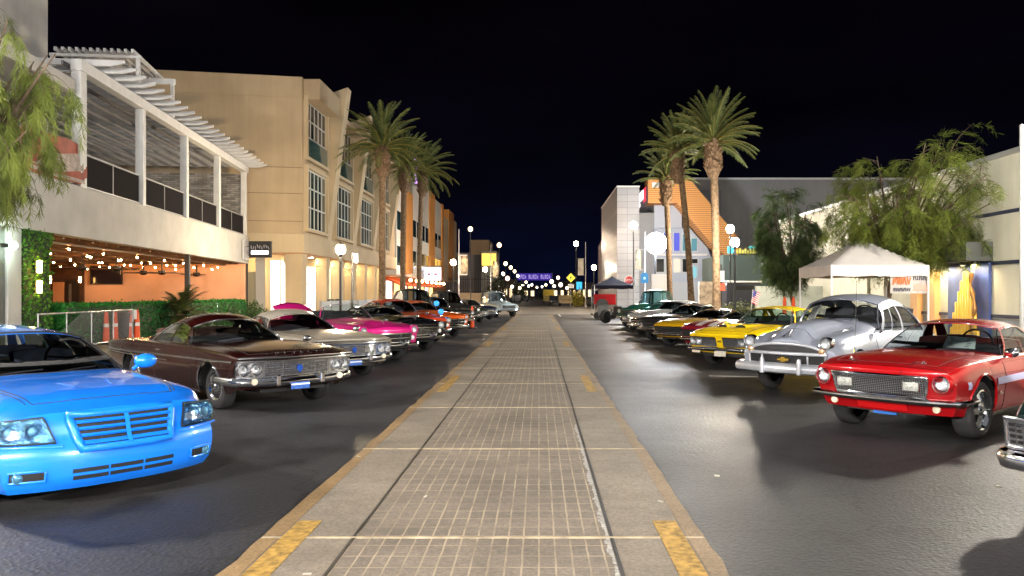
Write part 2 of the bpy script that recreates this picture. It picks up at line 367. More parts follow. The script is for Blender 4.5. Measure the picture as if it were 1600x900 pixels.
def cabin(c, k):
    r = c.root; S = c.S; lod = c.lod
    xb0, xt0, xt1, xb1, wb, wr, zr = k['xb0'], k['xt0'], k['xt1'], k['xb1'], k['wb'], k['wr'], k['zr']
    wc, ct, wc2, ct2 = k.get('wc', .22), k.get('ct', .12), k.get('wc2', .2), k.get('ct2', .1)
    crown, arc, bu = k.get('crown', .07)*1.15, k.get('arc', .025)*1.6, k.get('bulge', .03)
    def bz(x, y): return c.tz(x, y) - .012
    def base(u, rear=0):
        x = (xb1 + wc2*u*u) if rear else (xb0 - wc*u*u); y = wb*u; return Vector((x, y, bz(x, y)))
    def roofz(u, v): return zr - crown*abs(u)**2.6 - arc*(2*v-1)**2
    def roofp(u, v, o=0): return Vector((lerp(xt0-ct*u*u, xt1+ct2*u*u, v), wr*u, roofz(u, v)+o))
    def front(u, v, o=0):
        p = base(u).lerp(roofp(u, 0), v); return p + Vector((bu*math.sin(PI*v)+o*.8, 0, o*.5))
    def back(u, v, o=0):
        p = base(u, 1).lerp(roofp(u, 1), v); return p + Vector((-k.get('bulge2', bu)*math.sin(PI*v)-o*.8, 0, o*.5))
    A0, C0, A1, C1 = base(1), base(1, 1), roofp(1, 0), roofp(1, 1)
    sb = k.get('sbulge', .03)
    def side(s, v, sg, o=0):
        xb = lerp(A0.x, C0.x, s); p0 = Vector((xb, wb, bz(xb, wb))); p1 = roofp(1, s); p = p0.lerp(p1, v)
        return Vector((p.x, sg*(p.y + sb*math.sin(PI*v) + o), p.z))
    c.front, c.side, c.roofp, c.back = front, side, roofp, back
    n = 10 if lod else 6
    mb = MB()
    if not k.get('open'):
        mb.grid(16, n, lambda a, b: roofp(2*a-1, b))
        if k.get('skirt', 0):
            pass
    for sg in (-1, 1):
        for s0, s1 in k['pillars']:
            m_ = max(2, int(abs(s1-s0)*16))
            mb.grid(m_, 6, lambda a, b: side(lerp(s0, s1, a), b, sg))
        if not k.get('open'):
            mb.grid(14, 2, lambda a, b: side(a, lerp(k.get('rail', .93), 1, b), sg))
            ug = k.get('ug', .86)
            if ug < 1: mb.grid(2, 6, lambda a, b: back(sg*lerp(ug, 1, a), b))
    if not k.get('open'):
        mb.grid(16, 1, lambda a, b: front(2*a-1, lerp(.95, 1, b)))
        mb.grid(16, 1, lambda a, b: back(2*a-1, lerp(.93, 1, b)))
        if k.get('back_low', 0): mb.grid(16, 2, lambda a, b: back(2*a-1, lerp(0, k['back_low'], b)))
    ro = mb.build('roof' if not k.get('open') else 'windshield_pillars', (k.get('mat') or c.pm), r, smooth=50)
    gm = k.get('glass', GLASS); i_ = -.010
    MB().grid(16, 6, lambda a, b: front(.985*(2*a-1), lerp(0, .97, b), i_)).build('windshield', gm, r, smooth=60)
    if not k.get('open'):
        ug = k.get('ug', .86)
        MB().grid(12, 5, lambda a, b: back(ug*(2*a-1), lerp(k.get('back_low', 0), .95, b), i_)).build('rear_window', gm, r, smooth=60)
    for sg in (-1, 1):
        for s0, s1 in k['panes']:
            MB().grid(6, 4, lambda a, b: side(lerp(s0, s1, a), lerp(0, k.get('rail', .93), b), sg, i_)).build('side_window', gm, r, smooth=60)
    # bright trim round the glass
    tm = k.get('trim', CHROME); tb = MB(); tr = k.get('tr', .008); n2 = 14
    tb.tube([front(-1+2*i/n2, .985, .006) for i in range(n2+1)], tr, 6); tb.tube([front(-1+2*i/n2, .01, .006) for i in range(n2+1)], tr, 6)
    for sg in (-1, 1):
        tb.tube([front(sg*.985, i/6, .006) for i in range(7)], tr*1.2, 6)
        if not k.get('open'):
            e0, e1 = k['panes'][0][0], k['panes'][-1][1]
            tb.tube([side(lerp(e0, e1, i/10), k.get('rail', .93), sg, .004) for i in range(11)], tr, 6)
            tb.tube([side(lerp(0, e1, i/10), .02, sg, .006) for i in range(11)], tr, 6)
            tb.tube([side(e1, lerp(.02, .93, i/5), sg, .004) for i in range(6)], tr, 6)
    if not k.get('open'): tb.tube([back(k.get('ug', .86)*(-1+2*i/n2), .94, .006) for i in range(n2+1)], tr, 6)
    tb.build('window_trim', tm, r, smooth=60)
    # interior
    im = k.get('in_mat', DARKIN)
    ib = MB()
    x0, x1 = xb0-.06, xb1+.06
    ib.grid(8, 8, lambda a, b: (lambda x, y: (x, y, c.tz(x, y)+.012))(lerp(x0-wc*(2*b-1)**2, x1+wc2*(2*b-1)**2, a), wb*.955*(2*b-1)))
    ib.build('interior_deck', DARKIN, r)
    zb = bz((xb0+xb1)/2, 0)
    if lod:
        db = MB(); db.grid(10, 3, lambda a, b: (xb0-.1-wc*(2*a-1)**2-.26*b, wb*.9*(2*a-1), zb+.02+.075*math.sin(PI*(.15+.8*b))))
        db.build('dashboard', DARKIN, r, smooth=60)
        for xs in k.get('seats', [lerp(xb0, xb1, .48), lerp(xb0, xb1, .78)]):
            hz = min(zr-.26, zb+.26); sbm = MB()
            for sg in (-1, 1):
                sbm.grid(6, 6, lambda a, b: (xs-.10*b-.05*math.sin(PI*b)*0, sg*(.08+wb*.72*a), zb-.05+(hz-zb+.05)*b*(1-.12*(2*a-1)**4)))
                sbm.grid(6, 6, lambda a, b: (xs-.13-.10*b, sg*(.08+wb*.72*a), zb-.05+(hz-zb+.05)*b*(1-.12*(2*a-1)**4)))
                sbm.grid(6, 1, lambda a, b: (xs-.10-.13*b, sg*(.08+wb*.72*a), zb-.05+(hz-zb+.05)*(1-.12*(2*a-1)**4)))
            sbm.build('seat', im, r, smooth=60)
        sw = MB(); cx, cy_, cz = xb0-.52-wc*.3, .36, zb+.10
        sw.tube([(cx+.06*math.sin(a), cy_+.19*math.cos(a), cz+.17*math.sin(a)) for a in [2*PI*i/24 for i in range(25)]], .014, 6)
        sw.tube([(cx, cy_-.18, cz), (cx+.04, cy_, cz-.02), (cx, cy_+.18, cz)], .012, 6)
        sw.build('steering_wheel', k.get('wheel_mat', BLACK), r, smooth=60)
# ---- parts for fronts and sides
def lamp(c, p, rad, bez=.022, depth=.06, tilt=0, bmat=None, name='headlight', lens=None):
    """round lamp facing +x at p"""
    o = bpy.data.objects.new(name, None); COL.objects.link(o); o.parent = c.root; o.location = p; o.rotation_euler = (0, tilt, 0); o.empty_display_size = .1
    n = 28 if c.lod else 14
    MB().lathe([(rad+bez, -depth), (rad+bez, 0), (rad+bez*.75, .014), (rad+bez*.2, .012), (rad*.97, 0), (rad*.97, -.02)], n, axis='x').build('bezel', bmat or CHROME, o, smooth=50)
    MB().lathe([(rad*.97, -.004), (rad*.6, -.018), (.001, -.026)], n, axis='x').build('reflector', BOWL, o, smooth=60)
    MB().lathe([(rad*.98, -.004), (rad*.9, .008), (rad*.6, .022), (rad*.3, .03), (.001, .032)], n, axis='x').build('lens', lens or LENSG, o, smooth=60)
    return o
LENSG = glass_mat('lamp_lens', (.95, .97, 1), .14, .10)
def bumper(c, z, h, out, yh, wrap=.35, rear=False, m=None, name='bumper', prof=None, bow=None, n=20, drop=None):
    fn = c.B if rear else c.F
    prof = prof or [(-.06, -h*.5), (-.01, -h*.5), (.03, -h*.36), (.05, -h*.1), (.05, h*.12), (.03, h*.38), (-.01, h*.5), (-.06, h*.5)]
    sg = -1 if rear else 1
    path = []
    for i in range(n+1):
        y = lerp(-yh, yh, i/n); b = fn(y, z, out); zz = z + (drop(y/yh) if drop else 0); path.append((b[0], y, zz))
    if wrap:
        e0, e1 = path[0], path[-1]; rr = .09
        def wr_(e, s): return [(e[0]-sg*rr*.3, e[1]+s*rr*.7, e[2]), (e[0]-sg*rr, e[1]+s*rr, e[2]), (e[0]-sg*wrap, e[1]+s*(rr+.01), e[2])]
        path = list(reversed(wr_(e0, -1))) + path + wr_(e1, 1)
    if rear: path.reverse()
    mb = MB(); sweep(mb, path, prof); return mb.build(name, m or CHROME, c.root, smooth=38)
def fpatch(c, y0, y1, z0, z1, out, m, name, parent=None, thick=0, nu=10, nv=4, build=True, mb=None):
    mb = mb or MB()
    mb.grid(nu, nv, lambda a, b: c.F(lerp(y0, y1, a), lerp(z0, z1, b), out))
    if thick:
        for e in ((0, None), (1, None), (None, 0), (None, 1)):
            mb.grid(nu if e[0] is None else nv, 1, lambda a, b: c.F(lerp(y0, y1, e[0] if e[0] is not None else a), lerp(z0, z1, e[1] if e[1] is not None else a), lerp(out, out-thick, b)))
    return mb.build(name, m, parent or c.root, smooth=60) if build else mb
def fbar(c, mb, y0, y1, z0, z1, out, rad, n=10, k=6):
    mb.tube([c.F(lerp(y0, y1, i/n), lerp(z0, z1, i/n), out) for i in range(n+1)], rad, k)
def fframe(c, mb, y0, y1, z0, z1, out, rad):
    for a in ((y0, y1, z0, z0), (y0, y1, z1, z1), (y0, y0, z0, z1), (y1, y1, z0, z1)): fbar(c, mb, *a, out, rad)
def sidestrip(c, x0, x1, z0, z1, wd, m, name, out=.006, n=24, both=True, zf=None):
    mb = MB()
    for sg in ((-1, 1) if both else (1,)):
        f = zf or (lambda t: lerp(z0, z1, t))
        mb.grid(n, 2, lambda a, b: c.Sd(lerp(x0, x1, a), f(a)+(b-.5)*wd, sg, out + (.004 if b == .5 else 0)))
    return mb.build(name, m, c.root, smooth=60)
def door(c, x0, x1, z0, z1, m=None, handle=True, hz=None, hm=None):
    for sg in (-1, 1):
        mb = MB(); mb.grid(12, 8, lambda a, b: c.Sd(lerp(x0, x1, a), lerp(z0, min(z1, c.ZS(lerp(x0, x1, a))-.01), b), sg, .004))
        d = mb.build('door', m or c.pm, c.root, smooth=60)
        g = MB(); q = [(x1, z1), (x1, z0), (x0, z0), (x0, z1)]; pts = []
        for (a, b), (a2, b2) in zip(q, q[1:]):
            pts += [c.Sd(lerp(a, a2, i/10), min(lerp(b, b2, i/10), c.ZS(lerp(a, a2, i/10))-.005), sg, .001) for i in range(10)]
        g.tube(pts, .0045, 5); g.build('door_seam', CAVITY, d)
        if handle:
            hz_ = hz or (c.ZS(x0+.2)-.10); h = MB()
            p = [c.Sd(x0+.10+.16*i/4, hz_, sg, .012+.016*math.sin(PI*i/4)) for i in range(5)]
            h.tube(p, .011, 6); h.build('handle', hm or CHROME, d, smooth=60)
def hood_seam(c, x0, x1, yh, m=None, yh1=None):
    """shut line of the hood"""
    g = MB(); yh1 = yh1 or yh; pts = [c.T(x0+.0, yh*t/6, .001) for t in range(7)]
    pts = [c.T(x1, yh1*(1-2*i/10), .001) for i in range(0, 1)]
    a = [c.T(lerp(x0, x1, i/16), lerp(yh, yh1, i/16), .0005) for i in range(17)]
    f = [c.T(x1, lerp(yh1, -yh1, i/12), .0005) for i in range(13)]
    b = [c.T(lerp(x1, x0, i/16), -lerp(yh1, yh, i/16), .0005) for i in range(17)]
    g.tube(a, .0045, 5); g.tube(f, .0045, 5); g.tube(b, .0045, 5)
    return g.build('hood_seam', CAVITY, c.root)
def archlips(c, m, rad=.012, out=.004):
    Ra = c.S.get('Ra', .4); zw = c.S.get('zw', c.S['wr'])
    for xw in c.S.get('arches', [0, -c.S['wb']]):
        for sg in (-1, 1):
            pts = []; mb = MB()
            for i in range(17):
                x = xw+Ra*math.cos(PI*i/16); z = zw+Ra*math.sin(PI*i/16)
                if z < c.ZS(x)-.03: pts.append(c.Sd(x, max(z, c.ZB(x)), sg, out))
            mb.tube(pts, rad, 6); mb.build('arch_trim', m, c.root, smooth=60)
def mirror(c, x, z, m, sides=(-1, 1), stalk=.09, big=1.0, base_z=None):
    for sg in sides:
        p = Vector(c.Sd(x, z, sg, 0)); q = p + Vector((.0, sg*stalk, .055*big))
        mb = MB(); mb.tube([p, p.lerp(q, .6)+Vector((0, 0, .01)), q], [.014*big]*3, 6)
        mb.ball(q, .075*big, 12, 8, (.5, 1.1, .7)); o = mb.build('mirror', m, c.root, smooth=60)
        MB().grid(6, 4, lambda a, b: (q.x-.039*big, q.y+(a-.5)*.12*big, q.z+(b-.5)*.075*big)).build('mirror_glass', CHROME, o)
def wipers(c, m=BLACK):
    mb = MB()
    for u0 in (-.55, .1):
        mb.tube([c.front(u0, .02, .02), c.front(u0+.25, .06, .022), c.front(u0+.48, .09, .02)], .007, 5)
    mb.build('wiper', m, c.root)
def card(c, u, w_, h_, v0=.12, m=PAPER, name='show_card', lines=6):
    """a printed card propped behind the windshield"""
    def P(a, b, o=-.03): return c.front(u+(a-.5)*w_/c.S['cab']['wb'], v0+b*h_/max(.2, (c.front(0, 1)-c.front(0, 0)).length), o)
    o = MB().grid(3, 3, P).build(name, m, c.root)
    ib = MB()
    for i in range(lines):
        b = .86-.72*i/(lines-1); e_ = .12+.1*((i*7) % 3)/3
        ib.add([P(e_, b, -.027), P(1-e_, b, -.027), P(1-e_, b+.05, -.027), P(e_, b+.05, -.027)], [(0, 1, 2, 3)])
    ib.build('printed_lines', INK, o)
def text(s, size, m, M, parent=None, name='lettering', ext=.004, align='CENTER', bold=0):
    cu = bpy.data.curves.new(name, 'FONT'); cu.body = s; cu.size = size; cu.extrude = ext; cu.align_x = align; cu.align_y = 'CENTER'; cu.offset = bold
    t_ = bpy.data.objects.new(name, cu); COL.objects.link(t_); bpy.context.view_layer.update()
    me = bpy.data.meshes.new_from_object(t_.evaluated_get(bpy.context.evaluated_depsgraph_get())); bpy.data.objects.remove(t_); bpy.data.curves.remove(cu)
    me.materials.clear(); me.materials.append(m); o = bpy.data.objects.new(name, me); COL.objects.link(o)
    if parent: o.parent = parent
    o.matrix_local = M if isinstance(M, Matrix) else Matrix(M)
    return o
def face_mat(pos, right, up):
    """matrix that lays text along right, with letters standing along up"""
    r_ = Vector(right).normalized(); u = Vector(up).normalized(); n = r_.cross(u)
    return Matrix(((r_.x, u.x, n.x, pos[0]), (r_.y, u.y, n.y, pos[1]), (r_.z, u.z, n.z, pos[2]), (0, 0, 0, 1)))
# ------------------------------------------------------------------ the cars, one by one
PLATE = mat('plate_metal', (.62, .58, .50), .4, noise=(60, .25))
def plate(c, y, z, out=.05, m=None, w_=.30, h_=.15):
    o = MB().box(0, .012, -w_/2, w_/2, -h_/2, h_/2).build('number_plate', m or PLATE, c.root, bev=.003); o.location = c.F(y, z, out)
    return o
def antenna(c, x, y, h=.75):
    p = Vector(c.T(x, y)); m = MB(); m.tube([p, p+Vector((0, 0, .05))], [.014, .008], 8); m.tube([p+Vector((0, 0, .05)), p+Vector((-.06, 0, h))], [.004, .003], 5)
    m.ball(p+Vector((-.06, 0, h)), .008, 6, 4); m.build('antenna', CHROME, c.root)
def quadpatch(c, P, out, nu=8, nv=6, m=None, name='', parent=None, thick=0, mirror=1):
    """bilinear patch on the front face from 4 (y,z) corners"""
    (a, b, d, e) = P
    def f(u, v):
        y = lerp(lerp(a[0], b[0], u), lerp(e[0], d[0], u), v); z = lerp(lerp(a[1], b[1], u), lerp(e[1], d[1], u), v)
        return c.F(mirror*y, z, out)
    mb = MB(); mb.grid(nu, nv, f); return mb.build(name, m, parent or c.root, smooth=60)
def quadtube(c, P, out, rad, m, name, parent=None, mirror=1):
    mb = MB(); pts = []
    for i in range(4):
        a, b = P[i], P[(i+1) % 4]
        pts += [c.F(mirror*lerp(a[0], b[0], j/8), lerp(a[1], b[1], j/8), out) for j in range(8)]
    pts += [pts[0], pts[1]]
    mb.tube(pts, rad, 6, cap=False); return mb.build(name, m, parent or c.root, smooth=60)

# --- blue wagon
def car_magnum(loc, deg):
    pm = mat('paint_azure', (.006, .20, .93), .30, .08, 1.0, noise=(7, .05))
    S = dict(xf=.95, xr=-4.09, wb=3.05, wr=.345, Ra=.385, tw=.235, wheel='mag', track=.80, zw=.335,
        W=[(-4.09, .80), (-3.7, .90), (-3, .935), (-1, .93), (0, .94), (.45, .925), (.75, .885), (.95, .84)],
        ZS=[(-4.09, .93), (-3, .97), (-1.2, .925), (-.3, .865), (.4, .815), (.75, .77), (.95, .73)],
        ZC=[(-4.09, .95), (-3, .99), (-.7, .965), (0, .935), (.5, .885), (.8, .825), (.95, .775)],
        ZB=[(-4.09, .30), (-3.5, .22), (-2.6, .19), (-.4, .19), (.5, .17), (.95, .17)],
        prof=[(0, .925), (.14, .975), (.45, 1), (.62, .995), (.85, .965), (.96, .93), (1, .90)],
        blend=lambda s, x: .10*sstep(.30, .46, s) + .90*max(0, s)**5.5,
        nose=[(.17, -.05), (.26, .015), (.42, .035), (.50, .02), (.56, -.025), (.70, -.07), (.80, -.14)], bow=.27, nl=.62, tail=[(.3, 0), (.6, -.04), (.95, .05)],
        cab=dict(xb0=-.62, xt0=-1.30, xt1=-3.45, xb1=-3.98, wb=.80, wr=.585, zr=1.375, wc=.30, ct=.16, crown=.075, arc=.03, bulge=.05,
            pillars=[(0, .045), (.355, .395), (.645, .68), (.93, 1)], panes=[(.045, .355), (.395, .645), (.68, .93)], trim=BLACK, tr=.012, glass=glass_mat('wagon_glass', (.70, .74, .70), .02),
            in_mat=mat('wagon_seat', (.10, .12, .22), .8, noise=(8, .4)), seats=[-1.75, -2.7]))
    c = make_car('blue_wagon', 'bright blue modern station wagon with blue slatted grille, nearest car on the left', loc, deg, pm, S)
    # grille: raised surround, dark patch for the shaded opening, body-coloured slats
    g = bpy.data.objects.new('grille', None); COL.objects.link(g); g.parent = c.root
    P = [(-.325, .505), (.325, .505), (.385, .735), (-.385, .735)]
    quadpatch(c, P, .055, 12, 5, CAVITY, 'grille_opening', g)
    sb = MB()
    for i in range(4):
        z = .540 + .052*i; yh = lerp(.325, .385, (z-.505)/.23)
        sb.grid(14, 2, lambda a, b: c.F(lerp(-yh, yh, a), z+(b-.5)*.026, .075 + (.014 if b == .5 else 0)))
    sb.build('slat', pm, g, smooth=60)
    vb = MB(); vb.grid(1, 8, lambda a, b: c.F((a-.5)*.035, lerp(.51, .735, b), .088)); vb.build('centre_bar', pm, g)
    quadtube(c, [(-.345, .493), (.345, .493), (.41, .747), (-.41, .747)], .052, .03, pm, 'grille_surround', g)
    for sg in (-1, 1):
        h = bpy.data.objects.new('headlight', None); COL.objects.link(h); h.parent = c.root
        Q = [(.50, .548), (.868, .555), (.866, .722), (.56, .742)]
        quadpatch(c, Q, .012, 8, 6, mat('lamp_housing', (.22, .50, .80), .16, .95, bump=(28, .9, .03)), 'housing', h, mirror=sg)
        quadtube(c, Q, .014, .008, BLACK, 'rim', h, mirror=sg)
        for y, rd in ((.635, .062), (.775, .064)):
            p = c.F(sg*y, .645, .022)
            m_ = MB().lathe([(rd+.014, -.01), (rd+.014, .012), (rd, .014), (rd*.9, -.004), (rd*.4, -.012), (.001, -.008)], 22, c=p, axis='x'); m_.build('projector', mat('lamp_housing', (.22, .50, .80), .16, .95), h, smooth=50)
            MB().lathe([(rd*.62, .004), (rd*.5, .022), (rd*.25, .033), (.001, .036)], 16, c=p, axis='x').build('bulb_lens', mat('lamp_bulb_glass', (.20, .48, .72), .08, .5, 1, bump=(120, .4)), h, smooth=60)
        quadpatch(c, Q, .056, 8, 6, glass_mat('lamp_cover', (.80, .92, 1), .10, .05), 'lens', h, mirror=sg)
        # fog lamps in dark pockets
        f = bpy.data.objects.new('fog_light', None); COL.objects.link(f); f.parent = c.root
        fQ = [(.575, .265), (.80, .265), (.80, .345), (.575, .345)]
        quadpatch(c, fQ, .006, 6, 3, CAVITY, 'pocket', f, mirror=sg); quadtube(c, fQ, .006, .010, pm, 'pocket_rim', f, mirror=sg)
        p = c.F(sg*.735, .305, -.004)
        MB().lathe([(.048, -.02), (.048, .014), (.04, .018), (.036, .01), (.02, .022), (.001, .026)], 20, c=p, axis='x').build('lamp', mat('fog_lamp_blue', (.12, .35, .55), .12, .6, 1), f, smooth=50)
    lo = MB()
    for z0 in (.318, .262):
        for a, b in ((-.40, -.145), (-.13, .13), (.145, .40)):
            if z0 < .3: a, b = a*.985, b*.985
            fpatch(c, a, b, z0-.016, z0+.016, .004, None, '', build=False, mb=lo, nu=6, nv=1)
    lo.build('lower_vent', CAVITY, c.root)
    for sg in (-1, 1): MB().tube([c.F(sg*lerp(.46, .90, i/8), .515+.02*i/8, .0) for i in range(9)], .012, 6).build('bumper_crease', pm, c.root, smooth=60)
    hood_seam(c, -.62, .74, .70, yh1=.56)
    for sg in (-1, 1):   # shut lines between bumper, lamp and wing
        MB().tube([c.Sd(lerp(.86, .40, i/10), .545+.03*i/10, sg, .0005) for i in range(11)], .004, 5).build('bumper_seam', CAVITY, c.root)
        MB().tube([c.T(lerp(.72, -.60, i/14), sg*lerp(.60, .735, i/14), .0005) for i in range(15)], .004, 5).build('wing_seam', CAVITY, c.root)
    nv = MB()
    for sg in (-1, 1): nv.grid(10, 3, lambda a, b: c.T(lerp(.10, .34, a), sg*(.20-.05*a)+(b-.5)*.02, .004+.006*math.sin(PI*b)))
    nv.build('hood_crease', pm, c.root, smooth=60)
    door(c, -.62-1.1, -.62, .24, .94, handle=True, hm=pm); door(c, -2.72, -1.76, .24, .95, handle=True, hm=pm)
    mirror(c, -.80, .925, pm, stalk=.13, big=1.45); wipers(c); archlips(c, pm, .010, .002)
    card(c, .73, .11, .15, .03, PAPERW)
    return c
# --- brown hardtop
def car_impala61(loc, deg, pm, label, top=None, name='brown_hardtop', lettering=True, side='spear', lod=1, roofm=None, blue=None, gl=None, cabk=None):
    S = dict(xf=.90, xr=-4.42, wb=3.02, wr=.335, Ra=.385, tw=.19, wheel='wire', track=.775, zw=.335,
        W=[(-4.42, .86), (-4, .94), (-3, .985), (-1, .985), (0, .99), (.5, .98), (.9, .945)],
        ZS=[(-4.42, .86), (-3.6, .90), (-2.6, .92), (-1.2, .90), (-.3, .885), (.5, .85), (.9, .805)],
        ZC=[(-4.42, .86), (-3.6, .93), (-2.8, .95), (-.5, .97), (.2, .94), (.7, .88), (.9, .83)],
        ZB=[(-4.42, .36), (-3.6, .28), (-2.6, .22), (-.4, .22), (.5, .27), (.9, .34)],
        prof=[(0, .90), (.25, .965), (.55, .99), (.68, 1.0), (.78, .975), (.93, .975), (1, .95)],
        blend=lambda s, x: .25*sstep(.1, .6, s) + .75*s**6,
        nose=[(.34, -.12), (.5, -.07), (.72, -.04), (.80, .04), (.84, .02)], bow=.13, nl=.45, tail=[(.4, 0), (.86, .05)],
        cab=dict(xb0=-.72, xt0=-1.22, xt1=-2.25, xb1=-2.95, wb=.80, wr=.60, zr=1.385, wc=.32, ct=.16, wc2=.25, ct2=.1, crown=.11, arc=.055, bulge=.06,
            pillars=[(0, .03), (.42, .435), (.86, 1)], panes=[(.03, .42), (.435, .86)], mat=roofm, glass=gl or GLASS,
            in_mat=mat('brown_seat', (.10, .05, .04), .6, noise=(8, .3))) | (cabk or {}))
    c = make_car(name, label, loc, deg, pm, S, lod=lod)
    g = bpy.data.objects.new('grille', None); COL.objects.link(g); g.parent = c.root
    fpatch(c, -.905, .905, .50, .735, .012, CHROME_W if not blue else blue, 'grille_panel', g, nu=24, nv=4)
    fpatch(c, -.50, .50, .525, .70, .018, mat('grille_mesh', (.10, .10, .115), .35, .9, bump=(220, .8)), 'grille_mesh', g, nu=18)
    b = MB()
    for i in range(6): fbar(c, b, -.52, .52, .53+.033*i, .53+.033*i, .028, .0065, 16)
    for i in range(15): fbar(c, b, -.49+.07*i, -.49+.07*i, .525, .70, .024, .004, 3)
    for y in (-.52, -.26, .26, .52): fbar(c, b, y, y, .51, .72, .030, .009, 3)
    b.build('grille_bars', CHROME, g, smooth=60)
    fr = MB(); fframe(c, fr, -.925, .925, .49, .745, .016, .020); fr.build('grille_frame', CHROME, g, smooth=60)
    em = MB(); p = c.F(0, .615, .036); em.prism([(-.055, 0), (-.02, .05), (.02, .05), (.055, 0), (.0, -.07)], lambda a, b_, t: (p[0]+t, p[1]+a, p[2]+b_), 0, .018); em.build('emblem', mat('blue_enamel', (.03, .12, .6), .15, .5, 1), g)
    for sg in (-1, 1):
        for y in (.665, .835): lamp(c, c.F(sg*y, .625, .035), .074, .020, .05)
    bumper(c, .425, .13, .05, .86, .55, prof=None, drop=lambda t: .03*abs(t)**3)
    for sg in (-1, 1): MB().cbox(c.F(sg*.36, .455, .11), (.05, .07, .17)).build('bumper_guard', CHROME, c.root, bev=.02)
    for sg in (-1, 1): MB().lathe([(.05, 0), (.045, .012), (.001, .02)], 16, c=c.F(sg*.70, .455, .105), axis='x').build('parking_light', mat('park_glass', (.8, .7, .55), .1, 0, 1), c.root, smooth=50)
    pl = plate(c, 0, .36, .115, mat('blue_plate', (.06, .16, .55), .3, noise=(40, .4)), .30, .10)
    bl2 = MB().box(0, .01, -.15, .15, .008, .03); o = bl2.build('plate_stripe', PAPERW, pl); o.location = (.008, 0, 0)
    lip = MB(); lip.tube([c.F(-.93+1.86*i/20, .795, .012) for i in range(21)], .016, 6); lip.build('hood_lip_trim', CHROME, c.root, smooth=60)
    if lettering:
        for i, ch in enumerate('CHEVROLET'):
            y = -.52+.13*i
            text(ch, .075, CHROME, face_mat(c.F(y, .842, .035), (0, 1, 0), (-.35, 0, 1)), c.root, 'hood_letter', .008)
    hood_seam(c, -.70, .80, .74)
    door(c, -2.0, -.62, .26, .90)
    if side == 'spear':
        sidestrip(c, .78, -4.2, .735, .735, .030, CHROME, 'side_trim', .010); sidestrip(c, -1.4, -4.2, .66, .70, .02, CHROME, 'side_trim_lower', .010)
    sidestrip(c, -.42, -2.6, .245, .245, .04, CHROME, 'rocker_trim', .006)
    archlips(c, CHROME, .011); mirror(c, -.62, .90, CHROME, sides=(1,)); wipers(c, CHROME); antenna(c, -3.6, -.7, .6)
    bumper(c, .45, .16, .03, .86, .3, rear=True)
    return c
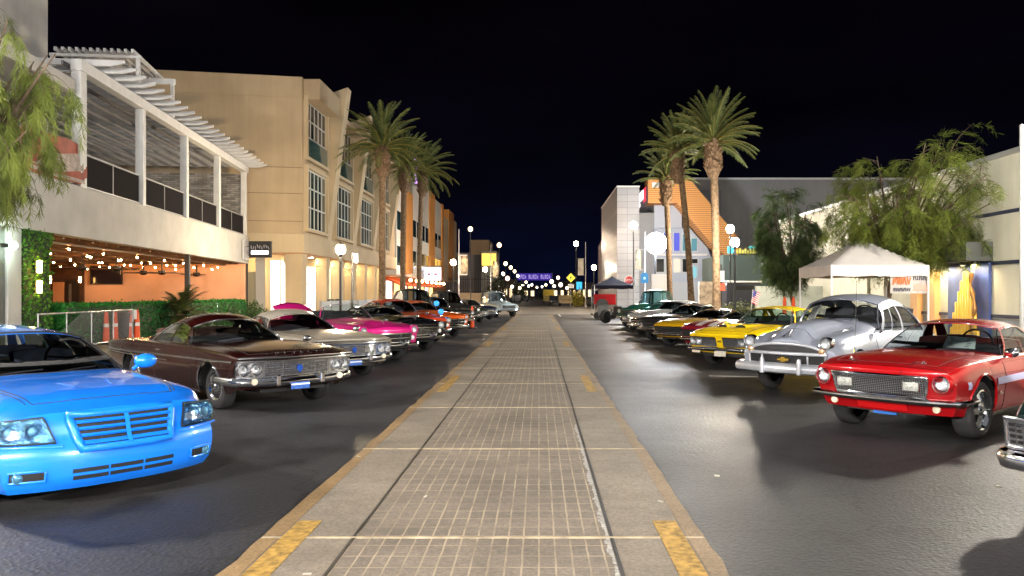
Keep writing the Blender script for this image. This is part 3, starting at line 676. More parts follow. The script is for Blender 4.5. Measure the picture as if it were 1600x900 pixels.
# --- red pony coupe
def car_mustang(loc, deg):
    pm = mat('paint_red', (.40, .004, .007), .26, .15, .6, noise=(8, .05))
    S = dict(xf=.83, xr=-3.85, wb=2.74, wr=.34, Ra=.40, tw=.235, wheel='mag', track=.745, zw=.365,
        W=[(-3.85, .80), (-3.5, .86), (-2.7, .90), (-1.2, .885), (0, .905), (.45, .89), (.83, .845)],
        ZS=[(-3.85, .86), (-3, .93), (-2.4, .955), (-1.4, .915), (-.5, .915), (.2, .895), (.6, .86), (.83, .815)],
        ZC=[(-3.85, .89), (-3, .97), (-.5, .985), (.1, .965), (.55, .91), (.83, .855)],
        ZB=[(-3.85, .40), (-3.3, .30), (-2.3, .24), (-.45, .24), (.5, .30), (.83, .31)],
        prof=[(0, .90), (.2, .955), (.45, .975), (.6, 1.0), (.75, .985), (.92, .95), (1, .915)],
        blend=lambda s, x: .12*sstep(.35, .6, s)*sstep(-.6, 0, x) + (1-.12*sstep(-.6, 0, x))*s**4.5,
        nose=[(.31, -.16), (.42, -.10), (.50, -.06), (.70, -.01), (.80, .03), (.86, .0)], bow=.14, nl=.5, tail=[(.4, 0), (.88, .06)],
        cab=dict(xb0=-.62, xt0=-1.20, xt1=-2.15, xb1=-2.85, wb=.78, wr=.565, zr=1.365, wc=.26, ct=.14, wc2=.18, ct2=.05, crown=.065, arc=.025, bulge=.05,
            pillars=[(0, .035), (.40, .415), (.74, 1)], panes=[(.035, .40), (.415, .74)], ug=.80, glass=glass_mat('pony_glass', (.80, .85, .85), .02), tr=.008,
            in_mat=mat('pony_seat', (.10, .02, .02), .5)))
    c = make_car('red_coupe', 'red sixties coupe with fog lights in its black mesh grille and hood pins', loc, deg, pm, S)
    g = bpy.data.objects.new('grille', None); COL.objects.link(g); g.parent = c.root
    P = [(-.535, .52), (.535, .52), (.575, .755), (-.575, .755)]
    quadpatch(c, P, .012, 16, 6, CAVITY, 'grille_opening', g)
    mm = MB()
    for i in range(11): z = .535+.021*i; fbar(c, mm, -.535-.03*i/10, .535+.03*i/10, z, z, .022, .0028, 14, 4)
    for i in range(44): y = -.54+1.08*i/43; fbar(c, mm, y, y, .525, .75, .022, .0026, 3, 4)
    mm.build('grille_mesh', mat('mesh_metal', (.34, .34, .35), .32, .8), g)
    quadtube(c, P, .022, .020, CHROME, 'grille_frame', g)
    for sg in (-1, 1):
        f = bpy.data.objects.new('fog_light', None); COL.objects.link(f); f.parent = c.root; f.location = c.F(sg*.40, .645, .055)
        MB().box(-.03, .012, -.10, .10, -.062, .062).build('housing', CHROME, f, bev=.02)
        MB().grid(6, 6, lambda a, b: (.014+.012*math.sin(PI*a)*math.sin(PI*b), (a-.5)*.17, (b-.5)*.098)).build('lens', mat('fog_glass', (.46, .47, .44), .10, .35, 1, noise=(55, .5), bump=(70, .7)), f, smooth=60)
        lamp(c, c.F(sg*.715, .685, .035), .085, .026, .09, bmat=pm)
        MB().lathe([(.098, 0), (.096, .012), (.086, .014), (.086, .002)], 28, c=c.F(sg*.715, .685, .046), axis='x').build('headlight_ring', CHROME, c.root, smooth=50)
        o = MB().lathe([(.042, -.02), (.042, .01), (.034, .014), (.03, .01), (.015, .016), (.001, .018)], 20, c=c.F(sg*.62, .385, .018), axis='x').build('parking_light', mat('park_glass_w', (.75, .6, .45), .1, 0, 1), c.root, smooth=50)
    bumper(c, .475, .075, .055, .80, .42, n=24)
    bs = MB(); bs.tube([c.F(-.8+1.6*i/20, .452, .075) for i in range(21)], .018, 6); bs.build('bumper_shadow_strip', BLACK, c.root)
    vl = MB(); vl.grid(14, 3, lambda a, b: c.F(lerp(-.30, .30, a), lerp(.335, .43, b), .012)); vl.build('plate_blank', mat('paint_red_bright', (.62, .008, .010), .3, .1, .8), c.root)
    bl = MB().box(0, .02, -.14, .14, -.02, .02); o = bl.build('hanging_plate', mat('blue_tab', (.03, .14, .5), .4), c.root); o.location = c.F(0, .285, -.06)
    hp = MB()
    for sg in (-1, 1):
        p = Vector(c.T(.60, sg*.44)); hp.lathe([(.032, 0), (.030, .008), (.012, .012), (.010, .03), (.001, .032)], 16, c=p)
        hp.tube([p+Vector((0, 0, .012)), p+Vector((.03, sg*-.06, .02)), p+Vector((.10, sg*-.09, -.005)), Vector(c.F(sg*.30, .80, .03))], .004, 5)
    hp.build('hood_pin', CHROME, c.root, smooth=60)
    hood_seam(c, -.60, .66, .66, yh1=.62)
    for sg in (-1, 1):
        ho = MB(); ho.grid(8, 3, lambda a, b: c.T(lerp(-.32, -.02, a), sg*(.42+.09*b), .004+.010*math.sin(PI*b)*math.sin(PI*a)))
        ho.build('hood_louver', pm, c.root, smooth=60)
    door(c, -1.88, -.68, .27, .91)
    lav = mat('stripe_lavender', (.50, .52, .80), .3, 0, .8)
    sidestrip(c, .52, .40, .66, .66, .085, lav, 'front_stripe', .005, 4); sidestrip(c, -.36, -3.6, .66, .70, .085, lav, 'side_stripe', .008)
    sidestrip(c, -.40, -2.36, .265, .265, .05, CHROME, 'rocker_trim', .008); archlips(c, pm, .014)
    em = MB(); p = c.Sd(-.52, .50, 1, .014); em.cbox(p, (.12, .008, .022)); em.cbox((p[0]+.01, p[1], p[2]+.02), (.05, .008, .03)); em.build('fender_emblem', CHROME, c.root)
    mirror(c, -.80, .92, CHROME, sides=(1,), big=1.1); wipers(c); antenna(c, -.10, -.76, .95)
    card(c, .40, .38, .26, .16)
    pole = None
    return c
# --- silver-blue fat fender sedan
def car_chevy51(loc, deg, pm):
    bl = curve([(0, 0), (.15, .03), (.28, .14), (.42, .50), (.52, .68), (.62, .70), (.74, .66), (.86, .70), (.95, .84), (1, 1)])
    bl2 = curve([(0, 0), (.5, .12), (.8, .4), (1, 1)])
    S = dict(xf=.82, xr=-4.10, wb=2.92, wr=.345, Ra=.375, tw=.19, wheel='gold', track=.73, zw=.42,
        W=[(-4.1, .60), (-3.8, .78), (-3.2, .91), (-2.4, .925), (-1.2, .92), (-.3, .925), (.3, .93), (.62, .91), (.82, .86)],
        ZS=[(-4.1, .80), (-3.4, .96), (-2.9, 1.02), (-1.2, 1.04), (-.5, 1.0), (.1, .93), (.55, .87), (.82, .80)],
        ZC=[(-4.1, .86), (-3.6, 1.10), (-3.0, 1.22), (-.7, 1.26), (-.1, 1.25), (.4, 1.18), (.68, 1.08), (.82, .95)],
        ZB=[(-4.1, .46), (-3.3, .40), (-2.4, .36), (-.4, .36), (.5, .42), (.82, .46)],
        prof=[(0, .93), (.25, .99), (.5, 1), (.75, .98), (.9, .935), (1, .88)],
        blend=lambda s, x: lerp(bl2(s), bl(s), sstep(-.95, -.35, x)),
        nose=[(.42, -.04), (.6, -.02), (.8, .0), (.9, -.03), (1.0, -.10), (1.1, -.2)], bow=.16, nl=.5, tail=[(.4, .0), (.9, .1)],
        cab=dict(xb0=-.84, xt0=-1.12, xt1=-2.50, xb1=-3.30, wb=.80, wr=.665, zr=1.715, wc=.20, ct=.16, wc2=.28, ct2=.22, crown=.10, arc=.06, bulge=.04, bulge2=.10, sbulge=.05,
            pillars=[(0, .06), (.235, .255), (.46, .50), (.93, 1)], panes=[(.06, .235), (.255, .46), (.50, .93)], rail=.80, ug=.62, back_low=.25, tr=.013,
            glass=glass_mat('sedan_glass', (.84, .87, .88), .02), trim=mat('sedan_trim', (.45, .47, .55), .2, .9), in_mat=mat('sedan_seat', (.05, .05, .06), .8), seats=[-1.8, -2.6]))
    c = make_car('silver_sedan', 'silver blue fat fendered sedan with wide silver bumper between the yellow and red coupes', loc, deg, pm, S)
    g = bpy.data.objects.new('grille', None); COL.objects.link(g); g.parent = c.root
    SIL = mat('silver_bumper_paint', (.62, .64, .70), .28, .55, .6, noise=(9, .05))
    # curved upper bar
    fpatch(c, -.60, .60, .745, .845, .020, CAVITY, 'upper_opening', g, nu=20); fpatch(c, -.70, .70, .535, .68, .022, CAVITY, 'lower_opening', g, nu=20)
    ub = MB(); pts = [c.F(.72*math.sin(t), .655+.225*math.cos(t)**.7 if math.cos(t) > 0 else .655, .040) for t in [PI/2*.98*(2*i/28-1) for i in range(29)]]
    ub.tube(pts, .028, 8); ub.build('upper_bar', SIL, g, smooth=60)
    mb_ = MB(); mb_.tube([c.F(-.74+1.48*i/20, .712, .05) for i in range(21)], .030, 8); mb_.tube([c.F(-.70+1.4*i/20, .525, .03) for i in range(21)], .022, 8); mb_.build('centre_bar', SIL, g, smooth=60)
    vb = MB()
    for y in (-.70, -.42, .42, .70): fbar(c, vb, y, y, .53, .70, .034, .018, 4, 8)
    vb.build('upright', SIL, g, smooth=60)
    mh = MB()
    for i in range(5): fbar(c, mh, -.58, .58, .76+.018*i, .76+.018*i, .024, .003, 12, 4)
    mh.build('grille_mesh', mat('mesh_metal', (.34, .34, .35), .32, .8), g)
    e = MB(); p = c.F(0, .61, .05); bw = [(-.11, -.018), (-.10, .02), (-.04, .02), (-.03, .042), (.045, .042), (.035, .02), (.11, .02), (.10, -.018), (.04, -.018), (.03, -.042), (-.045, -.042), (-.035, -.018)]
    e.prism(bw, lambda a, b, t: (p[0]+t, p[1]+a, p[2]+b), 0, .015); e.build('emblem', mat('gold_enamel', (.75, .48, .08), .2, .9), g)
    for sg in (-1, 1):
        lamp(c, c.F(sg*.70, .885, .055), .088, .030, .11)
        MB().lathe([(.055, -.03), (.055, .012), (.04, .03), (.001, .036)], 18, c=c.F(sg*.655, .765, .05), axis='x').build('parking_light', mat('park_amber', (.55, .35, .20), .15, .3, 1), c.root, smooth=50)
        gd = MB(); q = c.F(sg*.34, .49, .17); gd.prism([(-.035, -.12), (.035, -.12), (.032, .08), (.015, .15), (-.015, .15), (-.032, .08)], lambda a, b, t: (q[0]+t-.03, q[1]+a, q[2]+b), 0, .075); gd.build('bumper_guard', SIL, c.root, bev=.02)
    bumper(c, .455, .165, .10, .90, .40, m=SIL, prof=[(-.06, -.08), (-.01, -.085), (.035, -.06), (.055, -.01), (.05, .03), (.03, .065), (-.01, .085), (-.06, .08)])
    fp = MB(); fp.grid(14, 2, lambda a, b: c.F(lerp(-.8, .8, a), lerp(.43, .54, b), .028)); fp.build('gravel_pan', SIL, c.root, smooth=60)
    ch = MB()
    for sg in (-1, 1): ch.tube([c.F(sg*.085, .985, .03), c.F(0, 1.055, -.02)], .006, 5); ch.tube([c.F(sg*.045, .985, .035), c.F(0, 1.10, -.05)], .009, 5)
    ch.build('hood_emblem', mat('dark_chrome', (.25, .25, .27), .2, 1), c.root)
    ln = MB(); ln.tube([c.T(lerp(-.6, .70, i/16), 0, .001) for i in range(17)], .004, 5); ln.build('hood_centre_seam', CAVITY, c.root)
    hood_seam(c, -.66, .60, .50, yh1=.40)
    for sg in (-1, 1):
        hl = MB(); hl.tube([c.T(lerp(-.2, .05, i/4), sg*.62, .02+.015*math.sin(PI*i/4)) for i in range(5)], .010, 6)
        hl.build('fender_trim', CHROME, c.root)
    door(c, -1.86, -.70, .38, 1.02); archlips(c, pm, .014); antenna(c, -.5, -.62, .35)
    sidestrip(c, .2, -1.9, .68, .66, .02, CHROME, 'side_trim', .01); sidestrip(c, -.4, -2.5, .36, .36, .04, CHROME, 'rocker_trim', .008)
    card(c, -.60, .21, .34, .06, PAPERW, lines=8); mirror(c, -.75, 1.02, CHROME, sides=(1, -1), big=.9); wipers(c, CHROME)
    return c
# --- yellow muscle coupe
def car_olds(loc, deg, pm):
    S = dict(xf=.95, xr=-4.15, wb=2.84, wr=.335, Ra=.40, tw=.22, wheel='ten', track=.77, zw=.35,
        W=[(-4.15, .84), (-3.7, .92), (-2.8, .965), (-1, .95), (0, .965), (.5, .955), (.95, .915)],
        ZS=[(-4.15, .84), (-3.2, .92), (-2.6, .95), (-1.4, .91), (-.4, .91), (.3, .885), (.7, .84), (.95, .775)],
        ZC=[(-4.15, .88), (-3.2, .97), (-.5, .985), (.2, .96), (.65, .90), (.95, .80)],
        ZB=[(-4.15, .38), (-3.4, .28), (-2.4, .22), (-.45, .22), (.5, .28), (.95, .36)],
        prof=[(0, .90), (.25, .965), (.55, 1.0), (.75, .985), (.92, .955), (1, .92)], blend=lambda s, x: .1*sstep(.3, .55, s)*sstep(-.5, 0, x)+(1-.1*sstep(-.5, 0, x))*s**4.5,
        nose=[(.36, -.16), (.48, -.10), (.70, -.03), (.78, .02), (.81, -.02)], bow=.14, nl=.5, tail=[(.4, 0), (.88, .06)],
        cab=dict(xb0=-.66, xt0=-1.18, xt1=-2.2, xb1=-2.95, wb=.80, wr=.60, zr=1.415, wc=.28, ct=.15, crown=.065, arc=.025, bulge=.05, pillars=[(0, .04), (.42, .435), (.78, 1)], panes=[(.04, .42), (.435, .78)], ug=.84,
            glass=glass_mat('olds_glass', (.74, .86, .80), .03), in_mat=mat('olds_seat', (.16, .24, .20), .6)))
    c = make_car('yellow_coupe', 'bright yellow muscle coupe with split chrome grille and black striped scooped hood', loc, deg, pm, S)
    g = bpy.data.objects.new('grille', None); COL.objects.link(g); g.parent = c.root
    for sg in (-1, 1):
        fpatch(c, sg*.10, sg*.86, .515, .715, .012, mat('argent', (.30, .30, .31), .35, .8), 'grille_panel', g, nu=10)
        fpatch(c, sg*.11, sg*.47, .53, .70, .018, CAVITY, 'grille_opening', g)
        b = MB()
        for i in range(12): y = sg*(.13+.03*i); fbar(c, b, y, y, .53, .70, .034, .0095, 3, 5)
        b.build('grille_bars', CHROME_W, g)
        f = MB(); fframe(c, f, sg*.10, sg*.48, .518, .712, .022, .012); fframe(c, f, sg*.49, sg*.875, .518, .712, .018, .012); f.build('grille_frame', CHROME, g)
        for y in (.575, .765): lamp(c, c.F(sg*y, .615, .035), .076, .016, .05)
        q = MB().box(-.02, .012, -.11, .11, -.035, .035); o = q.build('parking_light', mat('park_glass', (.8, .7, .55), .1, 0, 1), c.root, bev=.01); o.location = c.F(sg*.70, .375, .10)
        sc = MB()
        sc.grid(10, 6, lambda a, b: c.T(lerp(-.45, .42, a), sg*(.10+.30*b), (.012+.055*a)*math.sin(PI*min(1, max(0, b)))**.5))
        sc.build('hood_scoop', pm, c.root, smooth=60)
        so_ = MB(); so_.grid(6, 2, lambda a, b: (lambda p: (p[0]+.006, p[1], p[2]))(c.T(.43, sg*(.12+.26*a), .004+.052*b*math.sin(PI*lerp(.08, .92, a))**.5))); so_.build('scoop_opening', CAVITY, c.root)
        st = MB(); st.grid(10, 4, lambda a, b: c.T(lerp(-.50, .28, a), sg*(.14+.20*b), .006+(.014+.055*lerp(0, .85, a))*math.sin(PI*lerp(.14, .80, b))**.5)); st.build('hood_stripe', BLACK, c.root, smooth=60)
    text('442', .075, BLACK, face_mat(c.F(0, .625, .02), (0, 1, 0), (0, 0, 1)), c.root, 'badge', .004)
    bumper(c, .45, .10, .07, .86, .5, drop=lambda t: -.02*abs(t)**2)
    plate(c, 0, .365, .09, None, .31, .16)
    vp = MB(); vp.grid(12, 2, lambda a, b: c.F(lerp(-.8, .8, a), lerp(.30, .42, b), -.02)); vp.build('valance', BLACK, c.root)
    hood_seam(c, -.64, .78, .66); door(c, -1.95, -.70, .26, .90); archlips(c, CHROME, .012); mirror(c, -.8, .91, pm, sides=(1, -1)); wipers(c)
    sidestrip(c, -.42, -2.44, .245, .245, .05, CHROME, 'rocker_trim', .006)
    card(c, -.40, .32, .24, .08); lt = MB().lathe([(.05, 0), (.05, .012), (.02, .02), (.001, .022)], 16, c=c.T(.2, -.52, 0)); lt.build('hood_latch', CHROME, c.root)
    hl2 = MB(); hl2.ball(c.T(.35, -.05, .0), .04, 12, 6, (1.4, 1, .5)); hl2.build('hood_ornament', CHROME_W, c.root)
    return c
# --- generic styles for the rest of the rows
def car_muscle(name, label, loc, deg, pm, H=1.32, front='dark', lod=1, wl='mag', L=None, bump=True, stripe=None, gl=None, open_=False, roofm=None, zoff=0, fo=.88, wid=.93, lamps=2, group=None, hood_m=None):
    k = wid/.93; z = zoff
    S = dict(xf=fo, xr=-3.95, wb=2.75, wr=.33, Ra=.385, tw=.21, wheel=wl, track=.75*k, zw=.34,
        W=[(-3.95, .82*k), (-3.5, .89*k), (-2.7, .93*k), (-1, .92*k), (0, .93*k), (.5, .915*k), (fo, .87*k)],
        ZS=[(-3.95, .84+z), (-3, .91+z), (-2.4, .93+z), (-1.3, .90+z), (-.4, .90+z), (.3, .87+z), (.65, .83+z), (fo, .76+z)],
        ZC=[(-3.95, .87+z), (-3, .95+z), (-.5, .97+z), (.2, .945+z), (.6, .885+z), (fo, .795+z)],
        ZB=[(-3.95, .38), (-3.3, .28), (-2.4, .22), (-.45, .22), (.5, .28), (fo, .34)],
        prof=[(0, .90), (.25, .965), (.55, 1.0), (.75, .985), (.92, .955), (1, .92)], blend=lambda s, x: s**4.2,
        nose=[(.34, -.15), (.5, -.06), (.70, .0), (.78, .03)], bow=.15, nl=.5, tail=[(.4, 0), (.88, .06)],
        cab=dict(xb0=-.64, xt0=-1.2, xt1=-2.15, xb1=-2.9, wb=.78*k, wr=.56*k, zr=H, wc=.26, ct=.14, crown=.06, arc=.025, bulge=.05, pillars=[(0, .04), (.42, .435), (.78, 1)] if not open_ else [(0, .035)],
            panes=[(.04, .42), (.435, .78)] if not open_ else [], glass=gl or GLASS, open=open_, mat=roofm, seats=[-1.75, -2.55] if lod else []))
    c = make_car(name, label, loc, deg, pm, S, group, lod)
    g = bpy.data.objects.new('grille', None); COL.objects.link(g); g.parent = c.root
    zl = .61+z*.7
    fpatch(c, -.80*k, .80*k, zl-.085, zl+.085, .010, CAVITY if front != 'chrome' else CHROME_W, 'grille_opening', g, nu=14)
    b = MB()
    for i in range(6): fbar(c, b, -.5*k, .5*k, zl-.07+.028*i, zl-.07+.028*i, .018, .004, 10, 4)
    b.build('grille_bars', CHROME if front == 'chrome' else mat('grey_bars', (.12, .12, .13), .4, .6), g)
    f = MB(); fframe(c, f, -.82*k, .82*k, zl-.09, zl+.09, .014, .012); f.build('grille_frame', CHROME, g)
    for sg in (-1, 1):
        for y in ((.60, .745)[2-lamps:] if lamps < 3 else ()): lamp(c, c.F(sg*y*k, zl, .03), .07 if lamps == 2 else .085, .014, .05)
    if bump: bumper(c, .45+z*.5, .10, .06, .80*k, .4, n=12); bumper(c, .47, .12, .04, .78*k, .3, rear=True, n=10)
    if lod:
        hood_seam(c, -.62, .70, .64*k); door(c, -1.9, -.68, .26, .89); mirror(c, -.8, .90, CHROME, sides=(1, -1)); wipers(c); archlips(c, CHROME, .010)
    if stripe:
        s_ = MB()
        for sg in (-1, 1): s_.grid(14, 4, lambda a, b_: c.T(lerp(-.6, fo-.06, a), sg*(.10+.22*b_), .005))
        s_.build('hood_stripe', stripe, c.root, smooth=60)  # drawn only where a hood reflection is painted on
    return c
def car_fifties(name, label, loc, deg, pm, H=1.52, front='chrome', lod=1, fat=False, wl='whitewall', roofm=None, gl=None, open_=False, lower=None, group=None, visor=False, zoff=0, teeth=False):
    bl = curve([(0, 0), (.2, .05), (.36, .30), (.5, .58), (.64, .62), (.8, .66), (.93, .82), (1, 1)]); bl2 = curve([(0, 0), (.5, .12), (.8, .4), (1, 1)]); z = zoff
    S = dict(xf=.86, xr=-4.15, wb=2.93, wr=.345, Ra=.385, tw=.2, wheel=wl, track=.76, zw=.35,
        W=[(-4.15, .78), (-3.7, .90), (-2.9, .945), (-1, .935), (0, .945), (.5, .935), (.86, .89)],
        ZS=[(-4.15, .92+z), (-3.2, .96+z), (-1.2, .96+z), (-.4, .95+z), (.3, .92+z), (.65, .89+z), (.86, .84+z)],
        ZC=[(-4.15, .92+z), (-3.4, 1.03+z), (-.6, 1.08+z), (.1, 1.05+z), (.5, 1.0+z), (.86, .88+z)],
        ZB=[(-4.15, .40), (-3.3, .32), (-2.4, .25), (-.45, .25), (.5, .30), (.86, .38)],
        prof=[(0, .92), (.25, .98), (.5, 1.0), (.75, .985), (.9, .96), (1, .91)],
        blend=(lambda s, x: lerp(bl2(s), bl(s), sstep(-.9, -.3, x))) if fat else (lambda s, x: .35*sstep(.35, .62, s)*sstep(-.8, 0, x)+(1-.35*sstep(-.8, 0, x))*s**4),
        nose=[(.38, -.10), (.6, -.02), (.8, .02), (.9, -.02), (1.0, -.12)], bow=.14, nl=.5, tail=[(.4, 0), (.92, .08)],
        cab=dict(xb0=-.72, xt0=-1.12, xt1=-2.3, xb1=-2.98, wb=.79, wr=.59, zr=H, wc=.32, ct=.18, crown=.08, arc=.04, bulge=.06, pillars=[(0, .04), (.42, .45), (.88, 1)] if not open_ else [(0, .035)],
            panes=[(.04, .42), (.45, .88)] if not open_ else [], glass=gl or GLASS, open=open_, mat=roofm, seats=[-1.75, -2.55] if lod else [], in_mat=(roofm if open_ and roofm else DARKIN)))
    c = make_car(name, label, loc, deg, pm, S, group, lod)
    g = bpy.data.objects.new('grille', None); COL.objects.link(g); g.parent = c.root
    fpatch(c, -.62, .62, .52, .72, .012, CAVITY, 'grille_opening', g, nu=14)
    b = MB()
    if front == 'chrome':
        for i in range(5): fbar(c, b, -.60, .60, .54+.042*i, .54+.042*i, .03, .011, 12, 6)
        for i in range(13): y = -.57+.095*i; fbar(c, b, y, y, .53, .71, .028, .008, 3, 5)
    elif teeth:
        for i in range(9): y = -.48+.12*i; fbar(c, b, y, y, .52, .72, .04, .026, 3, 8)
    else:
        fbar(c, b, -.6, .6, .62, .62, .035, .03, 12, 8)
        for y in (-.28, .28): fbar(c, b, y, y, .52, .72, .034, .02, 3, 8)
    fframe(c, b, -.63, .63, .51, .73, .022, .022); b.build('grille_bars', CHROME, g, smooth=60)
    for sg in (-1, 1):
        lamp(c, c.F(sg*.745, .80+z, .03 if not visor else .05), .09, .022, .10, bmat=CHROME if not fat else pm)
        q = MB(); q.lathe([(.06, -.02), (.06, .01), (.03, .035), (.001, .04)], 16, c=c.F(sg*.72, .615, .02), axis='x'); q.build('parking_light', LENS, c.root, smooth=50)
        if lod or front == 'chrome':
            q = MB(); q.ball(c.F(sg*.42, .50, .14), .07, 12, 8, (1.1, .9, 1.2)); q.build('bumper_guard', CHROME, c.root, smooth=60)
    bumper(c, .44, .14, .06, .84, .45, n=12); bumper(c, .47, .15, .04, .8, .3, rear=True, n=10)
    if lower: sidestrip(c, .5, -4.0, .56, .56, .26, lower, 'two_tone_panel', .004)
    if lod:
        sidestrip(c, .6, -3.9, .72, .70, .03, CHROME, 'side_trim', .010); hood_seam(c, -.66, .68, .56); door(c, -1.85, -.66, .30, .94); archlips(c, CHROME, .010); mirror(c, -.68, .96, CHROME, sides=(1, -1)); wipers(c, CHROME)
    o = MB(); p = Vector(c.T(.62, 0)); o.tube([p, p+Vector((-.02, 0, .05)), p+Vector((-.28, 0, .045))], [.02, .016, .006], 8); o.build('hood_ornament', CHROME, c.root, smooth=60)
    return c
def car_pickup(name, label, loc, deg, pm, H=1.85, lod=0, group=None, fat=True, gl=None, bedm=None):
    bl = curve([(0, 0), (.2, .05), (.38, .4), (.5, .66), (.7, .72), (.9, .8), (1, 1)])
    S = dict(xf=.72, xr=-4.05, wb=2.9, wr=.37, Ra=.42, tw=.21, wheel='steel', track=.76, zw=.40, cat='pickup truck',
        W=[(-4.05, .90), (-1.7, .92), (0, .94), (.5, .92), (.72, .88)], ZS=[(-4.05, 1.02), (-1.8, 1.04), (-.9, 1.08), (-.2, 1.02), (.4, .97), (.72, .90)],
        ZC=[(-4.05, 1.03), (-1.85, 1.05), (-1.0, 1.16), (-.5, 1.24), (0, 1.22), (.5, 1.14), (.72, 1.0)], ZB=[(-4.05, .52), (-2.4, .46), (-.45, .42), (.5, .44), (.72, .5)],
        prof=[(0, .95), (.3, 1.0), (.6, 1.0), (.85, .97), (1, .92)], blend=lambda s, x: lerp(s**6, bl(s), sstep(-.9, -.3, x)), nose=[(.5, -.05), (.7, 0), (.9, .0), (1.1, -.12)], bow=.12, nl=.45,
        cab=dict(xb0=-.68, xt0=-.95, xt1=-1.75, xb1=-1.88, wb=.82, wr=.66, zr=H, wc=.16, ct=.10, wc2=.04, ct2=.02, crown=.09, arc=.03, bulge=.03, pillars=[(0, .09), (.86, 1)], panes=[(.09, .86)], ug=.8, glass=gl or GLASS, seats=[-1.55] if lod else [], back_low=.1))
    c = make_car(name, label, loc, deg, pm, S, group, lod)
    g = bpy.data.objects.new('grille', None); COL.objects.link(g); g.parent = c.root
    fpatch(c, -.55, .55, .66, .90, .012, CAVITY, 'grille_opening', g)
    b = MB()
    for i in range(5): fbar(c, b, -.56, .56, .68+.05*i, .68+.05*i, .03, .012, 10, 6)
    b.build('grille_bars', CHROME, g)
    for sg in (-1, 1): lamp(c, c.F(sg*.70, .86, .03), .09, .02, .08)
    bumper(c, .54, .14, .08, .86, .3, n=10)
    w_ = MB(); w_.box(-4.0, -2.0, -.80, .80, 1.056, 1.066); w_.build('bed_floor', bedm or CAVITY, c.root)
    rl = MB()
    for sg in (-1, 1): rl.tube([(-4.0, sg*.84, 1.06), (-2.0, sg*.84, 1.07)], .03, 8)
    rl.build('bed_rail', pm, c.root)
    return c
